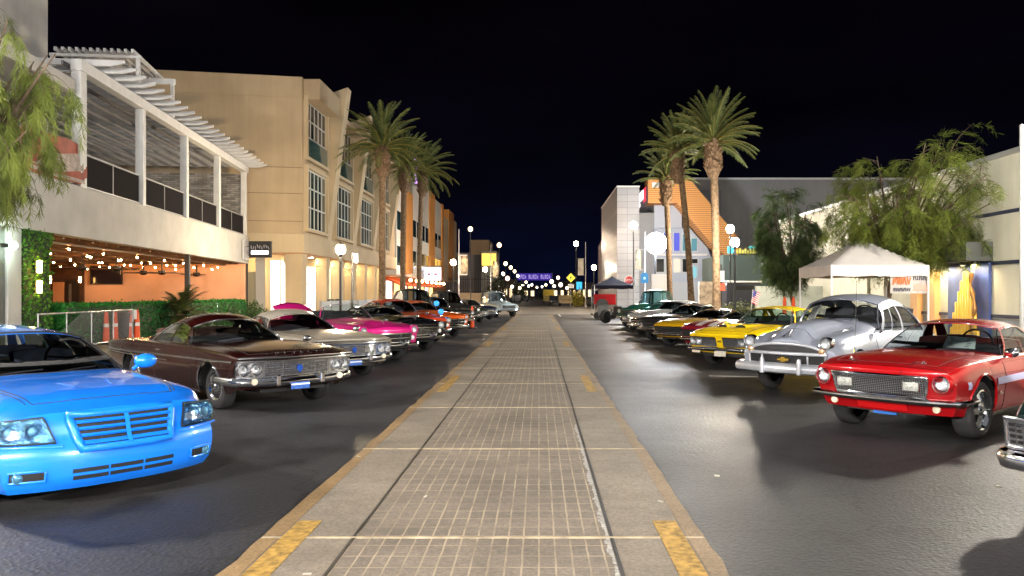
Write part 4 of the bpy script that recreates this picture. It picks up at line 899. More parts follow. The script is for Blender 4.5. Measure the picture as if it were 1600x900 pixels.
# ------------------------------------------------------------------ ground
def asphalt(name, base, sheen, agg=1.0):
    m = mat(name, base, .5); n, l, b = nodes_of(m); t = n.new('ShaderNodeTexCoord')
    a = n.new('ShaderNodeTexNoise'); a.inputs['Scale'].default_value = 26; a.inputs['Detail'].default_value = 8; a.inputs['Roughness'].default_value = .82
    v = n.new('ShaderNodeTexVoronoi'); v.inputs['Scale'].default_value = 30
    s = n.new('ShaderNodeTexNoise'); s.inputs['Scale'].default_value = .35; s.inputs['Detail'].default_value = 8; s.inputs['Roughness'].default_value = .65
    for q in (a, v, s): l.new(t.outputs['Object'], q.inputs['Vector'])
    r1 = n.new('ShaderNodeValToRGB'); r1.color_ramp.elements[0].position = .36; r1.color_ramp.elements[1].position = .66
    r1.color_ramp.elements[0].color = (*[c*.35 for c in base], 1); r1.color_ramp.elements[1].color = (*[c*2.3 for c in base], 1)
    r2 = n.new('ShaderNodeValToRGB'); r2.color_ramp.elements[0].position = .3; r2.color_ramp.elements[1].position = .7
    r2.color_ramp.elements[0].color = (.66, .66, .67, 1); r2.color_ramp.elements[1].color = (1.25, 1.22, 1.18, 1)
    mx = n.new('ShaderNodeMix'); mx.data_type = 'RGBA'; mx.blend_type = 'MULTIPLY'; mx.inputs['Factor'].default_value = 1
    l.new(a.outputs['Fac'], r1.inputs[0]); l.new(s.outputs['Fac'], r2.inputs[0]); l.new(r1.outputs[0], mx.inputs['A']); l.new(r2.outputs[0], mx.inputs['B'])
    # oil drips and tyre grime
    o = n.new('ShaderNodeTexNoise'); o.inputs['Scale'].default_value = 1.3; o.inputs['Detail'].default_value = 4; l.new(t.outputs['Object'], o.inputs['Vector'])
    r3 = n.new('ShaderNodeValToRGB'); r3.color_ramp.elements[0].position = .57; r3.color_ramp.elements[1].position = .68; r3.color_ramp.elements[0].color = (1, 1, 1, 1); r3.color_ramp.elements[1].color = (.45, .44, .44, 1)
    m2 = n.new('ShaderNodeMix'); m2.data_type = 'RGBA'; m2.blend_type = 'MULTIPLY'; m2.inputs['Factor'].default_value = 1
    l.new(o.outputs['Fac'], r3.inputs[0]); l.new(mx.outputs['Result'], m2.inputs['A']); l.new(r3.outputs[0], m2.inputs['B']); # cracks and repair seams
    wn = n.new('ShaderNodeTexNoise'); wn.inputs['Scale'].default_value = 1.1; wn.inputs['Detail'].default_value = 6; l.new(t.outputs['Object'], wn.inputs['Vector'])
    wa = n.new('ShaderNodeMix'); wa.data_type = 'RGBA'; wa.blend_type = 'LINEAR_LIGHT'; wa.inputs['Factor'].default_value = .35; l.new(t.outputs['Object'], wa.inputs['A']); l.new(wn.outputs['Color'], wa.inputs['B'])
    vc = n.new('ShaderNodeTexVoronoi'); vc.feature = 'DISTANCE_TO_EDGE'; vc.inputs['Scale'].default_value = .30; l.new(wa.outputs['Result'], vc.inputs['Vector'])
    rc = n.new('ShaderNodeValToRGB'); rc.color_ramp.elements[0].position = .0015; rc.color_ramp.elements[1].position = .005; rc.color_ramp.elements[0].color = (.35, .35, .35, 1); rc.color_ramp.elements[1].color = (1, 1, 1, 1); l.new(vc.outputs['Distance'], rc.inputs[0])
    vp = n.new('ShaderNodeTexVoronoi'); vp.inputs['Scale'].default_value = .16; l.new(wa.outputs['Result'], vp.inputs['Vector']); sp2 = n.new('ShaderNodeSeparateColor'); l.new(vp.outputs['Color'], sp2.inputs[0])
    rp2 = n.new('ShaderNodeMapRange'); rp2.inputs['To Min'].default_value = .70; rp2.inputs['To Max'].default_value = 1.28; l.new(sp2.outputs[0], rp2.inputs['Value'])
    m3 = n.new('ShaderNodeMix'); m3.data_type = 'RGBA'; m3.blend_type = 'MULTIPLY'; m3.inputs['Factor'].default_value = 1; l.new(m2.outputs['Result'], m3.inputs['A']); l.new(rc.outputs[0], m3.inputs['B'])
    m4 = n.new('ShaderNodeVectorMath'); m4.operation = 'SCALE'; l.new(m3.outputs['Result'], m4.inputs[0]); l.new(rp2.outputs[0], m4.inputs['Scale']); l.new(m4.outputs[0], b.inputs['Base Color'])
    rr = n.new('ShaderNodeMapRange'); rr.inputs['From Min'].default_value = .3; rr.inputs['From Max'].default_value = .7; rr.inputs['To Min'].default_value = sheen; rr.inputs['To Max'].default_value = sheen+.2
    l.new(s.outputs['Fac'], rr.inputs['Value']); l.new(rr.outputs[0], b.inputs['Roughness'])
    ad = n.new('ShaderNodeMath'); ad.operation = 'ADD'; l.new(a.outputs['Fac'], ad.inputs[0]); l.new(v.outputs['Distance'], ad.inputs[1])
    bp = n.new('ShaderNodeBump'); bp.inputs['Strength'].default_value = .38*agg; bp.inputs['Distance'].default_value = .010
    l.new(ad.outputs[0], bp.inputs['Height']); l.new(bp.outputs[0], b.inputs['Normal'])
    return m
ASPH = asphalt('asphalt', (.025, .025, .028), .45)
DIRT = mat('town_ground', (.06, .057, .052), .9, noise=(.3, .4))
def struct(name, mb, m, **k): return tag(mb.build(name, m, **k), kind='structure')
struct('ground', MB().quad((-700, -60, -.02), (700, -60, -.02), (700, 900, -.02), (-700, 900, -.02)), DIRT)
KL, KR = -8.9, 8.7
struct('road', MB().quad((KL, -40, 0), (KR, -40, 0), (KR, 420, 0), (KL, 420, 0)), ASPH)
# median of stamped and plain concrete
def concrete(name, base, grid=None):
    m = mat(name, base, .7); n, l, b = nodes_of(m); t = n.new('ShaderNodeTexCoord')
    s = n.new('ShaderNodeTexNoise'); s.inputs['Scale'].default_value = .8; s.inputs['Detail'].default_value = 9; s.inputs['Roughness'].default_value = .7
    f = n.new('ShaderNodeTexNoise'); f.inputs['Scale'].default_value = 45; f.inputs['Detail'].default_value = 5
    for q in (s, f): l.new(t.outputs['Object'], q.inputs['Vector'])
    r1 = n.new('ShaderNodeValToRGB'); r1.color_ramp.elements[0].position = .3; r1.color_ramp.elements[1].position = .72
    r1.color_ramp.elements[0].color = (*[c*.62 for c in base], 1); r1.color_ramp.elements[1].color = (*[c*1.3 for c in base], 1); l.new(s.outputs['Fac'], r1.inputs[0])
    r2 = n.new('ShaderNodeValToRGB'); r2.color_ramp.elements[0].position = .3; r2.color_ramp.elements[1].position = .7; r2.color_ramp.elements[0].color = (.72, .72, .72, 1); r2.color_ramp.elements[1].color = (1.22, 1.2, 1.18, 1); l.new(f.outputs['Fac'], r2.inputs[0])
    mx = n.new('ShaderNodeMix'); mx.data_type = 'RGBA'; mx.blend_type = 'MULTIPLY'; mx.inputs['Factor'].default_value = 1
    l.new(r1.outputs[0], mx.inputs['A']); l.new(r2.outputs[0], mx.inputs['B']); out = mx.outputs['Result']; h = f.outputs['Fac']
    if grid:
        mp_ = n.new('ShaderNodeMapping'); l.new(t.outputs['Object'], mp_.inputs[0])
        wn = n.new('ShaderNodeTexNoise'); wn.inputs['Scale'].default_value = 6; l.new(t.outputs['Object'], wn.inputs['Vector'])
        wa = n.new('ShaderNodeMix'); wa.data_type = 'RGBA'; wa.blend_type = 'LINEAR_LIGHT'; wa.inputs['Factor'].default_value = .006; l.new(mp_.outputs[0], wa.inputs['A']); l.new(wn.outputs['Color'], wa.inputs['B'])
        br = n.new('ShaderNodeTexBrick'); br.offset = 0; br.squash = 1; br.inputs['Scale'].default_value = 1; br.inputs['Mortar Size'].default_value = .0072; br.inputs['Mortar Smooth'].default_value = .25
        br.inputs['Brick Width'].default_value = grid[0]; br.inputs['Row Height'].default_value = grid[1]; br.inputs['Bias'].default_value = 0
        br.inputs['Color1'].default_value = (.8, .8, .8, 1); br.inputs['Color2'].default_value = (1.15, 1.12, 1.1, 1)
        l.new(wa.outputs['Result'], br.inputs['Vector'])
        tint = n.new('ShaderNodeMix'); tint.data_type = 'RGBA'; tint.blend_type = 'MULTIPLY'; tint.inputs['Factor'].default_value = .5; l.new(out, tint.inputs['A']); l.new(br.outputs['Color'], tint.inputs['B'])
        fd = n.new('ShaderNodeTexNoise'); fd.inputs['Scale'].default_value = 2.2; fd.inputs['Detail'].default_value = 5; l.new(t.outputs['Object'], fd.inputs['Vector'])
        fr = n.new('ShaderNodeMapRange'); fr.inputs['From Min'].default_value = .36; fr.inputs['From Max'].default_value = .58; fr.inputs['To Min'].default_value = .38; fr.inputs['To Max'].default_value = .85; l.new(fd.outputs['Fac'], fr.inputs['Value'])
        mu = n.new('ShaderNodeMath'); mu.operation = 'MULTIPLY'; l.new(br.outputs['Fac'], mu.inputs[0]); l.new(fr.outputs[0], mu.inputs[1])
        gm = n.new('ShaderNodeMix'); gm.data_type = 'RGBA'; l.new(mu.outputs[0], gm.inputs['Factor']); l.new(tint.outputs['Result'], gm.inputs['A']); gm.inputs['B'].default_value = (.44, .35, .25, 1); out = gm.outputs['Result']
        iv = n.new('ShaderNodeMath'); iv.operation = 'MULTIPLY_ADD'; iv.inputs[1].default_value = -1.2; l.new(br.outputs['Fac'], iv.inputs[0]); l.new(f.outputs['Fac'], iv.inputs[2]); h = iv.outputs[0]
    l.new(out, b.inputs['Base Color'])
    bp = n.new('ShaderNodeBump'); bp.inputs['Strength'].default_value = .5; bp.inputs['Distance'].default_value = .006; l.new(h, bp.inputs['Height']); l.new(bp.outputs[0], b.inputs['Normal'])
    return m
PAVER = concrete('stamped_concrete', (.205, .174, .142), (.106, .215))
PLAIN = concrete('plain_concrete', (.235, .200, .160))
EDGE_Y = concrete('worn_yellow_edge', (.27, .175, .08)); EDGE_T = concrete('tan_edge', (.26, .19, .12))
YEL = mat('road_yellow', (.36, .215, .045), .7, noise=(18, .55), bump=(90, .3)); JOINT = mat('joint_tan', (.38, .31, .21), .8, noise=(8, .35)); SEAL = mat('black_joint_sealant', (.012, .011, .011), .5)
LIME = mat('lime_stain', (.36, .345, .32), .8, noise=(25, .3))
M0, M1, M2, M3 = -1.93, -1.285, .505, 1.15; ME = 66
struct('median', MB().box(M1, M2, -6, ME, -.01, .012), PAVER)
struct('median_band', MB().box(M0+.13, M1, -6, ME, -.01, .013).box(M2, M3-.12, -6, ME, -.01, .013), PLAIN)
def ragged(x0, x1, side, z):
    mb = MB(); r_ = random.Random(3); n = 260; vs = []
    for i in range(n+1):
        y = -6+(ME+6)*i/n; j = (r_.random()-.5)*.035
        vs += [(x0+(j if side < 0 else 0), y, z), (x1+(j if side > 0 else 0), y, z)]
    return mb.add(vs, [(2*i, 2*i+1, 2*i+3, 2*i+2) for i in range(n)])
struct('median_edge', ragged(M0, M0+.13, -1, .015), EDGE_Y); struct('median_edge', ragged(M3-.12, M3, 1, .015), EDGE_T)
jm = MB(); y = 5.55-3.19*3
while y < ME: jm.box(M0+.01, M3-.01, y-.016, y+.016, .0, .0175); y += 3.19
struct('median_joint', jm, JOINT)
struct('median_seam', MB().box(M1-.012, M1+.012, -6, ME, .0, .0165).box(M2-.012, M2+.012, -6, ME, 0, .0165), SEAL)
r_ = random.Random(11); ls = MB()
for i in range(150):
    y = 3.6+i*.045+r_.random()*.02; w_ = .004+.035*abs(math.sin(i*.21))*r_.random()
    ls.box(M2-.03-w_, M2-.018, y, y+.04, .0, .0150)
struct('lime_streak', ls, LIME)
dm = MB()
for k in range(-1, 6):
    y0 = 13.9-9.95*1.0*0 + (k-1)*12.2 if k >= 1 else (3.2 if k == 0 else -8)
    for xx in (-1.70, .93): dm.box(xx-.085, xx+.085, y0+(0 if k >= 1 else -.0), y0+2.75, .0, .0178)
struct('lane_dash', dm, YEL)
WHT = mat('road_white', (.62, .60, .56), .6, noise=(10, .3))
struct('parking_line', MB().add([(3.55, 16.6, .004), (4.55, 16.4, .004), (4.55, 16.52, .004), (3.55, 16.72, .004)], [(0, 1, 2, 3)]), WHT)
struct('lane_line', MB().box(1.62, 1.74, 62, 90, 0, .006), WHT)
# pale concrete junction beyond the rows of cars, crosswalk
PALE = concrete('pale_concrete', (.30, .29, .26))
struct('junction_paving', MB().quad((-40, 68, .008), (60, 68, .008), (60, 112, .008), (-40, 112, .008)), PALE)
# pavements and kerbs
WALK = concrete('sidewalk_concrete', (.30, .255, .205)); KERB = concrete('kerb_concrete', (.33, .30, .26))
def pavement(x0, x1, y0, y1, kx):
    struct('sidewalk', MB().box(min(x0, x1), max(x0, x1), y0, y1, -.015, .15), WALK)
    struct('kerb', MB().box(min(kx, x1), max(kx, x1), y0, y1, -.015, .153), KERB)
pavement(-40, KL-.18, -40, 67, KL); pavement(40, KR+.18, -40, 67, KR); pavement(-40, KL-.18, 113, 400, KL); pavement(40, KR+.18, 113, 400, KR)
# small litter on the asphalt
lt = MB(); r_ = random.Random(5)
for px, py in ((880, 703), (1032, 786), (1053, 875), (1355, 650), (1560, 762), (560, 715), (480, 900), (665, 778), (1120, 745)):
    p = GP(px, py); a = r_.random()*3; lt.cbox((p[0], p[1], .012), (.05, .022, .008), Matrix.Rotation(a, 3, 'Z'))
tag(lt.build('litter', mat('litter_paper', (.5, .47, .40), .8)), 'scraps of pale litter scattered on the asphalt', 'litter', kind='stuff')

# ------------------------------------------------------------------ left: bar with terrace
def blg(name, label, cat='building', loc=(0, 0, 0), rz=0): return thing(name, label, cat, loc, rz)
STUC_G = mat('grey_stucco', (.40, .39, .38), .85, noise=(1.2, .12), bump=(60, .25), streak=.12); STUC_W = mat('pale_stucco', (.46, .45, .43), .85, noise=(.9, .12), bump=(70, .2), streak=.05)
STEEL_W = mat('white_steel', (.62, .62, .62), .45, noise=(3, .08)); SLAT = mat('slat_paint', (.58, .58, .59), .5, noise=(3, .08)); STEEL_G = mat('grey_steel', (.36, .37, .38), .4, .5)
DARKM = mat('dark_mesh', (.014, .012, .014), .95, noise=(40, .6), spec=.1); ORW = mat('orange_wall', (.70, .39, .245), .85, noise=(.8, .10)); WOODD = mat('dark_rafters', (.09, .04, .018), .6, noise=(10, .4))
STONE = mat('split_stone', (.24, .22, .20), .9)
n, l, b = nodes_of(STONE); t = n.new('ShaderNodeTexCoord'); mp_ = n.new('ShaderNodeMapping'); mp_.inputs['Rotation'].default_value = (R(90), 0, 0); br = n.new('ShaderNodeTexBrick'); br.inputs['Scale'].default_value = 1
br.inputs['Brick Width'].default_value = .42; br.inputs['Row Height'].default_value = .11; br.inputs['Mortar Size'].default_value = .008; br.inputs['Color1'].default_value = (.34, .32, .30, 1); br.inputs['Color2'].default_value = (.14, .13, .125, 1); br.inputs['Mortar'].default_value = (.05, .05, .05, 1)
l.new(t.outputs['Object'], mp_.inputs[0]); l.new(mp_.outputs[0], br.inputs['Vector']); l.new(br.outputs['Color'], b.inputs['Base Color'])
bp = n.new('ShaderNodeBump'); bp.inputs['Distance'].default_value = .02; l.new(br.outputs['Fac'], bp.inputs['Height']); bp.invert = True; l.new(bp.outputs[0], b.inputs['Normal'])
# local frame of the bar: origin at the far street corner, +x into the building (away from the street), -y towards the viewer along the front
C1 = Vector((-16.0, 44.0, .15)); BA = math.atan2(-.117, .993)   # facade turned slightly
bar = blg('bar_building', 'long bar with orange lit open ground floor and white slatted pergola above', 'building', C1, -BA + 0)
def BW(x, y, z): return bar.matrix_basis @ Vector((x, y, z))
bar.rotation_euler = (0, 0, math.atan2(.117, .993))
bpy.context.view_layer.update()
# facade runs along local -y ; interior at local -x
zb, zt, zp = 3.24, 4.72, 8.22
MB().box(-10, 0, -34, 0, zb+.25, zt).build('terrace_deck', STUC_W, bar, bev=.02)
MB().box(-.35, .03, -34.03, .03, zb, zt+.03).build('fascia', STUC_W, bar, bev=.015)
MB().box(-10, -.36, -34, -.02, zb+.12, zb+.24).build('ceiling', mat('bar_ceiling', (.10, .045, .02), .8, noise=(2, .3)), bar)
rf = MB()
for i in range(34): rf.box(-9.9, -.4, -.6-i, -.5-i, zb-.06, zb+.11)
for i in range(5): rf.box(-1.2-i*2, -1.1-i*2, -33, -.3, zb-.13, zb-.065)
rf.build('ceiling_rafters', WOODD, bar)
MB().box(-10, -.1, -.30, 0, 0, zb+.1).build('end_wall', ORW, bar)
MB().box(-10.3, -10, -34, 0, 0, zb+.2).build('back_wall', mat('bar_back_wall', (.30, .13, .06), .85, noise=(1, .2)), bar)
MB().box(-10, -.3, -34, -.3, .0, .02).build('floor', mat('bar_floor', (.12, .09, .07), .5, noise=(2, .3)), bar)
MB().box(-.22, -.04, -10.1, -9.9, 0, zb).build('post', BLACK, bar); MB().box(-.25, .0, -.02, .02, 0, zb).build('corner_post', BLACK, bar)
# recess with the entrance door on the back wall (partition, door)
MB().box(-9.99, -8.35, -.46, -.305, 0, zb-.05).build('partition', mat('bar_partition', (.055, .022, .010), .7, noise=(4, .4)), bar)
dr = MB().box(-9.15, -8.55, -.54, -.465, 0, 2.35).build('door', mat('bar_door', (.012, .008, .006), .5), bar)
MB().box(-9.05, -8.9, -.55, -.542, .3, 2.1).build('pane', mat('bar_door_pane', (.10, .09, .09), .2), dr)
MB().box(-9.85, -9.3, -.52, -.465, .2, .95).box(-9.85, -9.3, -.52, -.465, 1.1, 2.2).build('wall_panel', mat('bar_pale_panel', (.50, .24, .11), .8), bar)
# upper terrace: end wall of stone, railings, columns, pergola
MB().box(-9.5, -.2, -.30, 0, zt, zp-.1).build('terrace_stone_wall', STONE, bar)
MB().box(-10.3, -9.8, -34, -.1, zt, zp-.4).build('terrace_back_wall', mat('dark_louver_wall', (.06, .055, .06), .8), bar)
cols = (-.25, -5.4, -10.3, -15.2, -20.1, -26)
for y in cols:
    wd = .28 if y > -18 else .42
    MB().box(-.30, -.02, y-wd/2, y+wd/2, zt+.03, zp).build('column', STEEL_W, bar, bev=.015)
for a, b_ in zip(cols, cols[1:]):
    f = MB(); y0, y1 = a-.18, b_+.18; h = 1.07
    rl = MB(); rl.box(-.20, -.13, y1, y0, zt+h, zt+h+.05); rl.box(-.20, -.13, y1, y0, zt+.09, zt+.13)
    for k in range(3): yy = lerp(y0, y1, k/2); rl.box(-.20, -.14, yy-.02, yy+.02, zt+.03, zt+h)
    r2 = rl.build('railing', STEEL_G, bar); f.box(-.17, -.155, y1+.03, y0-.03, zt+.13, zt+h); f.build('mesh_panel', DARKM, r2)
MB().box(-.30, .02, -20.35, .05, zp, zp+.34).build('pergola_beam', STEEL_W, bar, bev=.01)
MB().box(-9.6, -9.2, -20.35, 0, zp, zp+.3).build('pergola_beam', STEEL_W, bar)
for i in range(24):
    y = .25-i*.86
    s = MB(); s.prism([(-9.6, zp+.36), (.55, zp+.36), (.95, zp+.46), (.95, zp+.54), (-9.6, zp+.58)], lambda a, b_, t: (a, y+t, b_), -.045, .045); s.build('pergola_slat', SLAT, bar)
for i in range(13):
    xx = -.55-i*.68; MB().box(xx-.03, xx+.03, -20.3, -.3, zp+.18, zp+.30).build('pergola_louver', mat('dark_louver', (.17, .17, .18), .6), bar)
for i in range(12):   # raised trellis on top
    xx = -.30-i*.235; s = MB(); s.bar((xx, -15.6, zp+2.0), (xx-.05, -12.4, zp+1.85), .09, .13); s.build('trellis_bar', SLAT, bar)
MB().bar((.2, -12.6, zp+1.70), (-3.4, -12.6, zp+1.70), .16, .20).build('trellis_beam', STEEL_W, bar); MB().bar((-.1, -15.3, zp+1.86), (-3.2, -15.3, zp+1.86), .10, .10).build('trellis_beam', STEEL_W, bar)
for xx, yy in ((.1, -12.6), (-3.2, -12.6), (-.2, -15.3), (-3.1, -15.3)): MB().box(xx-.06, xx+.06, yy-.06, yy+.06, zp+.3, zp+1.8).build('trellis_post', STEEL_W, bar)
MB().box(-6, -.05, -34, -20.6, zp-.75, zp-.35).build('canopy_band', STUC_W, bar, bev=.02)
sg_ = MB(); sg_.box(.05, .14, -1.55, -.35, zb+.15, zb+1.25); sg_.build('meter_box', mat('grey_box', (.42, .42, .45), .5), bar, bev=.02)
# back block of the same corner
tb = blg('tower_block', 'tall plain grey stucco block rising out of the frame at far left', 'building')
MB().box(-34, -19.4, 17, 31.6, 0, 15.5).build('wall', STUC_G, tb); MB().box(-34.2, -19.25, 16.8, 31.8, 15.5, 15.9).build('parapet', STUC_G, tb)
# banner on the railing
BAN = mat('banner_red', (.30, .055, .03), .7, noise=(3, .3))
bn = thing('banner', 'torn red and white vinyl banner tied on the terrace railing', 'banner', bar.location, bar.rotation_euler.z)
m_ = MB(); m_.grid(18, 8, lambda a, b_: (-.06+.05*math.sin(a*9+b_*4), lerp(-19.9, -23.6, a), zt+.06+1.22*b_+.04*math.sin(a*7))); m_.build('cloth', BAN, bn, smooth=60)
m_ = MB(); m_.grid(16, 6, lambda a, b_: (-.045+.05*math.sin((.05+.85*a)*9+(.3+.5*b_)*4), lerp(-20.15, -23.2, a), zt+.38+.52*b_+.14*math.sin(a*4+2))); m_.build('pale_panel', mat('banner_white', (.38, .31, .28), .7, noise=(6, .4)), bn, smooth=60)
m_ = MB(); m_.grid(16, 2, lambda a, b_: (-.04+.05*math.sin((.05+.85*a)*9), lerp(-20.05, -23.3, a), zt+.14+.10*b_)); m_.build('lower_stripe', mat('banner_white', (.62, .58, .54)), bn, smooth=60)
# ceiling fans, speaker, screen
def barpt(px, py, depth_in):   # point on a plane depth_in behind the facade
    u = (px-CX)/F; th = bar.rotation_euler.z; c_, s_ = math.cos(th), math.sin(th)
    # world = C1 + (c*x - s*y, s*x + c*y); solve X = u*Y with x = -depth_in
    x = -depth_in; y = (u*(C1.y + s_*x) - C1.x - c_*x) / (-s_ - u*c_)
    Y = C1.y + s_*x + c_*y; return Vector((u*Y, Y, Z(py, Y)))
tv = thing('television', 'large dark flat television hung on the orange end wall of the bar', 'television', bar.location, bar.rotation_euler.z)
q = [X(142, 43)-C1.x, X(193, 43)-C1.x]
MB().box(-8.05, -6.40, -.40, -.33, 2.08, 3.06).build('frame', BLACK, tv, bev=.01); MB().box(-7.99, -6.46, -.415, -.402, 2.14, 3.00).build('screen', mat('tv_screen', (.012, .010, .018), .15), tv)
for k, (px, d_, s_) in enumerate(((182, 3.0, 1.0), (224, 4.2, 1.0), (253, 3.2, 1.0), (307, 2.6, 1.0), (128, 4.0, 1.0))):
    p = barpt(px, 405, d_); p.z = .15+zb-.62
    f = thing('ceiling_fan', ['five blade dark fan on the bar ceiling left of the television, second from the door', 'dark ceiling fan over the television wall', 'dark ceiling fan beside the black post of the bar', 'rightmost dark ceiling fan in the bar, near its end wall', 'leftmost dark ceiling fan in the bar, nearest the door'][k], 'ceiling fan', p, k, 'ceiling fans of the bar'); f.scale = (1.3, 1.3, 1.1)
    MB().tube([(0, 0, .48), (0, 0, .1)], .025, 8).build('rod', BLACK, f); MB().lathe([(.01, .12), (.13, .1), (.15, 0), (.10, -.08), (.001, -.1)], 16).build('motor', BLACK, f, smooth=50)
    for j in range(5):
        a = 2*PI*j/5; bl = MB(); Rm = Matrix.Rotation(a, 3, 'Z') @ Matrix.Rotation(R(14), 3, 'X'); bl.cbox(Rm @ Vector((.45, 0, 0)), (.62, .15, .015), Rm); bl.build('blade', WOODD, f)
sp = thing('loudspeaker', 'black box loudspeaker hung under the bar ceiling right of the television', 'loudspeaker', barpt(222, 424, 6.5))
MB().cbox((0, 0, .15), (.9, .4, .42), Matrix.Rotation(.2, 3, 'Y')).build('cabinet', BLACK, sp, bev=.02); MB().tube([(0, 0, .3), (0, 0, .62)], .02, 6).build('bracket', BLACK, sp)
# festoon bulbs
BULB = glow('festoon_bulb', (1, .48, .16), 130)
r_ = random.Random(21)
for k, d_ in enumerate((1.2, 3.0, 5.0, 7.2)):
    st_ = thing('festoon_lights', ['string of warm festoon bulbs along the front of the bar ceiling', 'second string of festoon bulbs behind the front one in the bar', 'third string of festoon bulbs midway back under the bar ceiling', 'rearmost string of festoon bulbs deep in the bar'][k], 'string lights', bar.location, bar.rotation_euler.z, 'festoon lights under the bar ceiling')
    pts = []; nb = 9
    for i in range(nb*4+1):
        t_ = i/(nb*4); pts.append((-d_, lerp(-1.2, -27, t_), zb-.20-.16*abs(math.sin(t_*nb*PI))))
    MB().tube(pts, .008, 4).build('cable', BLACK, st_)
    for i in range(nb*2):
        p = pts[i*2]; o = MB().ball((0, 0, 0), .030, 8, 6).build('bulb', BULB, st_); o.location = (p[0]+r_.uniform(-.1, .1), p[1], p[2]-.05)
# green living wall with two sconces, grey pillar
LEAF = mat('hedge_leaf', (.035, .13, .012), .55, noise=(5, .5, (.10, .30, .03))); LEAF_D = mat('artificial_hedge', (.016, .16, .022), .6, noise=(4, .45, (.035, .28, .045)))
leafy(LEAF); leafy(LEAF_D)
def leafbox(mb, rr, x0, x1, y0, y1, z0, z1, n, s, faces='xyz'):
    """cover the outside of a box with small leaves"""
    for _ in range(n):
        p = [rr.uniform(x0, x1), rr.uniform(y0, y1), rr.uniform(z0, z1)]; f = rr.choice(faces)
        if f == 'x': p[0] = x1 if rr.random() < .8 else x0
        if f == 'y': p[1] = y0 if rr.random() < .8 else y1
        if f == 'z': p[2] = z1
        p = Vector(p) + Vector((rr.gauss(0, .03), rr.gauss(0, .03), rr.gauss(0, .03)))
        d = Vector((rr.gauss(0, 1), rr.gauss(0, 1), rr.gauss(0, 1))).normalized(); e = d.orthogonal().normalized()*s*.35; d *= s*rr.uniform(.6, 1.2)
        mb.add([p, p+d*.5+e, p+d, p+d*.5-e], [(0, 1, 2, 3)])
gw = thing('living_wall', 'bright green living wall panel with warm sconces at the left end of the bar', 'living wall', bar.location, bar.rotation_euler.z)
MB().box(-.55, -.02, -23.6, -22.2, 0, zb-.02).build('backing', mat('hedge_core', (.01, .03, .006), .9), gw)
m_ = MB(); leafbox(m_, random.Random(2), -.55, 0, -23.62, -22.15, 0, zb-.05, 3000, .11); m_.build('foliage', LEAF, gw)
for (zz, yy) in ((1.75, -23.05), (2.28, -23.05)):
    s = thing('wall_sconce', 'lower glowing sconce on the green living wall' if zz < 2 else 'upper glowing sconce on the green living wall', 'wall lamp', BW(.06, yy, zz), bar.rotation_euler.z, 'sconces on the living wall')
    MB().box(-.05, .0, -.06, .06, -.16, .16).build('backplate', BLACK, s); MB().lathe([(.001, -.17), (.055, -.16), (.06, .16), (.001, .17)], 12, c=(.06, 0, 0)).build('shade', glow('sconce', (1, .66, .12), 15), s, smooth=50)
for k, px in enumerate((77, 125)):
    p = barpt(px, 437, 4 if k == 0 else 8.2)
    s = thing('wall_sconce', 'small orange sconce just inside the bar by the living wall' if k == 0 else 'small orange sconce beside the dark door of the bar', 'wall lamp', p, 0, 'orange sconces inside the bar')
    MB().box(-.05, .05, .05, .09, -.14, .14).build('backplate', BLACK, s); MB().lathe([(.001, -.14), (.06, -.13), (.06, .13), (.001, .14)], 10).build('shade', glow('sconce_orange', (1, .50, .14), 40), s, smooth=50)
wp = thing('wing_wall', 'dark grey wing wall with a pale pillar left of the green living wall', 'wall', bar.location, bar.rotation_euler.z)
MB().box(-.6, -.05, -34, -24.4, 0, zb-.01).build('panel', mat('dark_panel', (.07, .075, .07), .7, noise=(2, .4)), wp); MB().box(-.55, .0, -24.35, -23.7, 0, zb-.01).build('pillar', STUC_G, wp, bev=.02)
bl = MB()
for i in range(7): bl.box(-.045, .0, -30, -24.8, .5+.22*i, .55+.22*i)
bl.build('louver', STEEL_G, wp)
ex = thing('flood_lamp', 'small white green lamp under the eave at the far left of the bar', 'lamp', BW(.15, -24.55, 2.75))
MB().box(-.18, .02, -.06, .06, -.05, .05).build('bracket', BLACK, ex); MB().ball((.08, 0, 0), .09, 12, 8).build('bulb', glow('lamp_green', (.75, 1, .8), 60), ex, smooth=60)
# hedge along the front, with a low wall of artificial leaves
hg = thing('hedge', 'clipped bright green hedge panel along the front of the bar', 'hedge', bar.location, bar.rotation_euler.z)
MB().box(-.40, .10, -21.7, -1.0, 0, 1.18).build('core', mat('hedge_core', (.01, .03, .006)), hg)
m_ = MB(); leafbox(m_, random.Random(4), -.42, .13, -21.7, -1.0, 0, 1.22, 15000, .085); m_.build('foliage', LEAF_D, hg)
def shrub(name, label, loc, rx, ry, h, n, s, m, seed, cat='shrub', group=None):
    rr = random.Random(seed); t_ = thing(name, label, cat, loc, 0, group); mb = MB(); st_ = MB()
    for _ in range(n):
        u, v = rr.uniform(-1, 1), rr.uniform(0, 2*PI); rad = rr.random()**.4; q = math.sqrt(1-u*u)
        p = Vector((rx*rad*q*math.cos(v), ry*rad*q*math.sin(v), h*(.5+.5*u*rad)))
        p *= 1+.18*math.sin(v*3+u*5)
        d = Vector((rr.gauss(0, 1), rr.gauss(0, 1), rr.gauss(.3, 1))).normalized(); e = d.orthogonal().normalized()*s*.3; d *= s*rr.uniform(.6, 1.3)
        mb.add([p, p+d*.5+e, p+d, p+d*.5-e], [(0, 1, 2, 3)])
    mb.build('foliage', m, t_)
    for i in range(5): a = i*1.26; st_.tube([(0, 0, 0), (rx*.4*math.cos(a), ry*.4*math.sin(a), h*.6)], .02, 5)
    st_.build('stem', mat('bark', (.10, .07, .05), .9, noise=(12, .4)), t_)
    return t_
LEAF_O = mat('olive_leaf', (.07, .10, .025), .6, noise=(4, .5, (.20, .22, .06)))
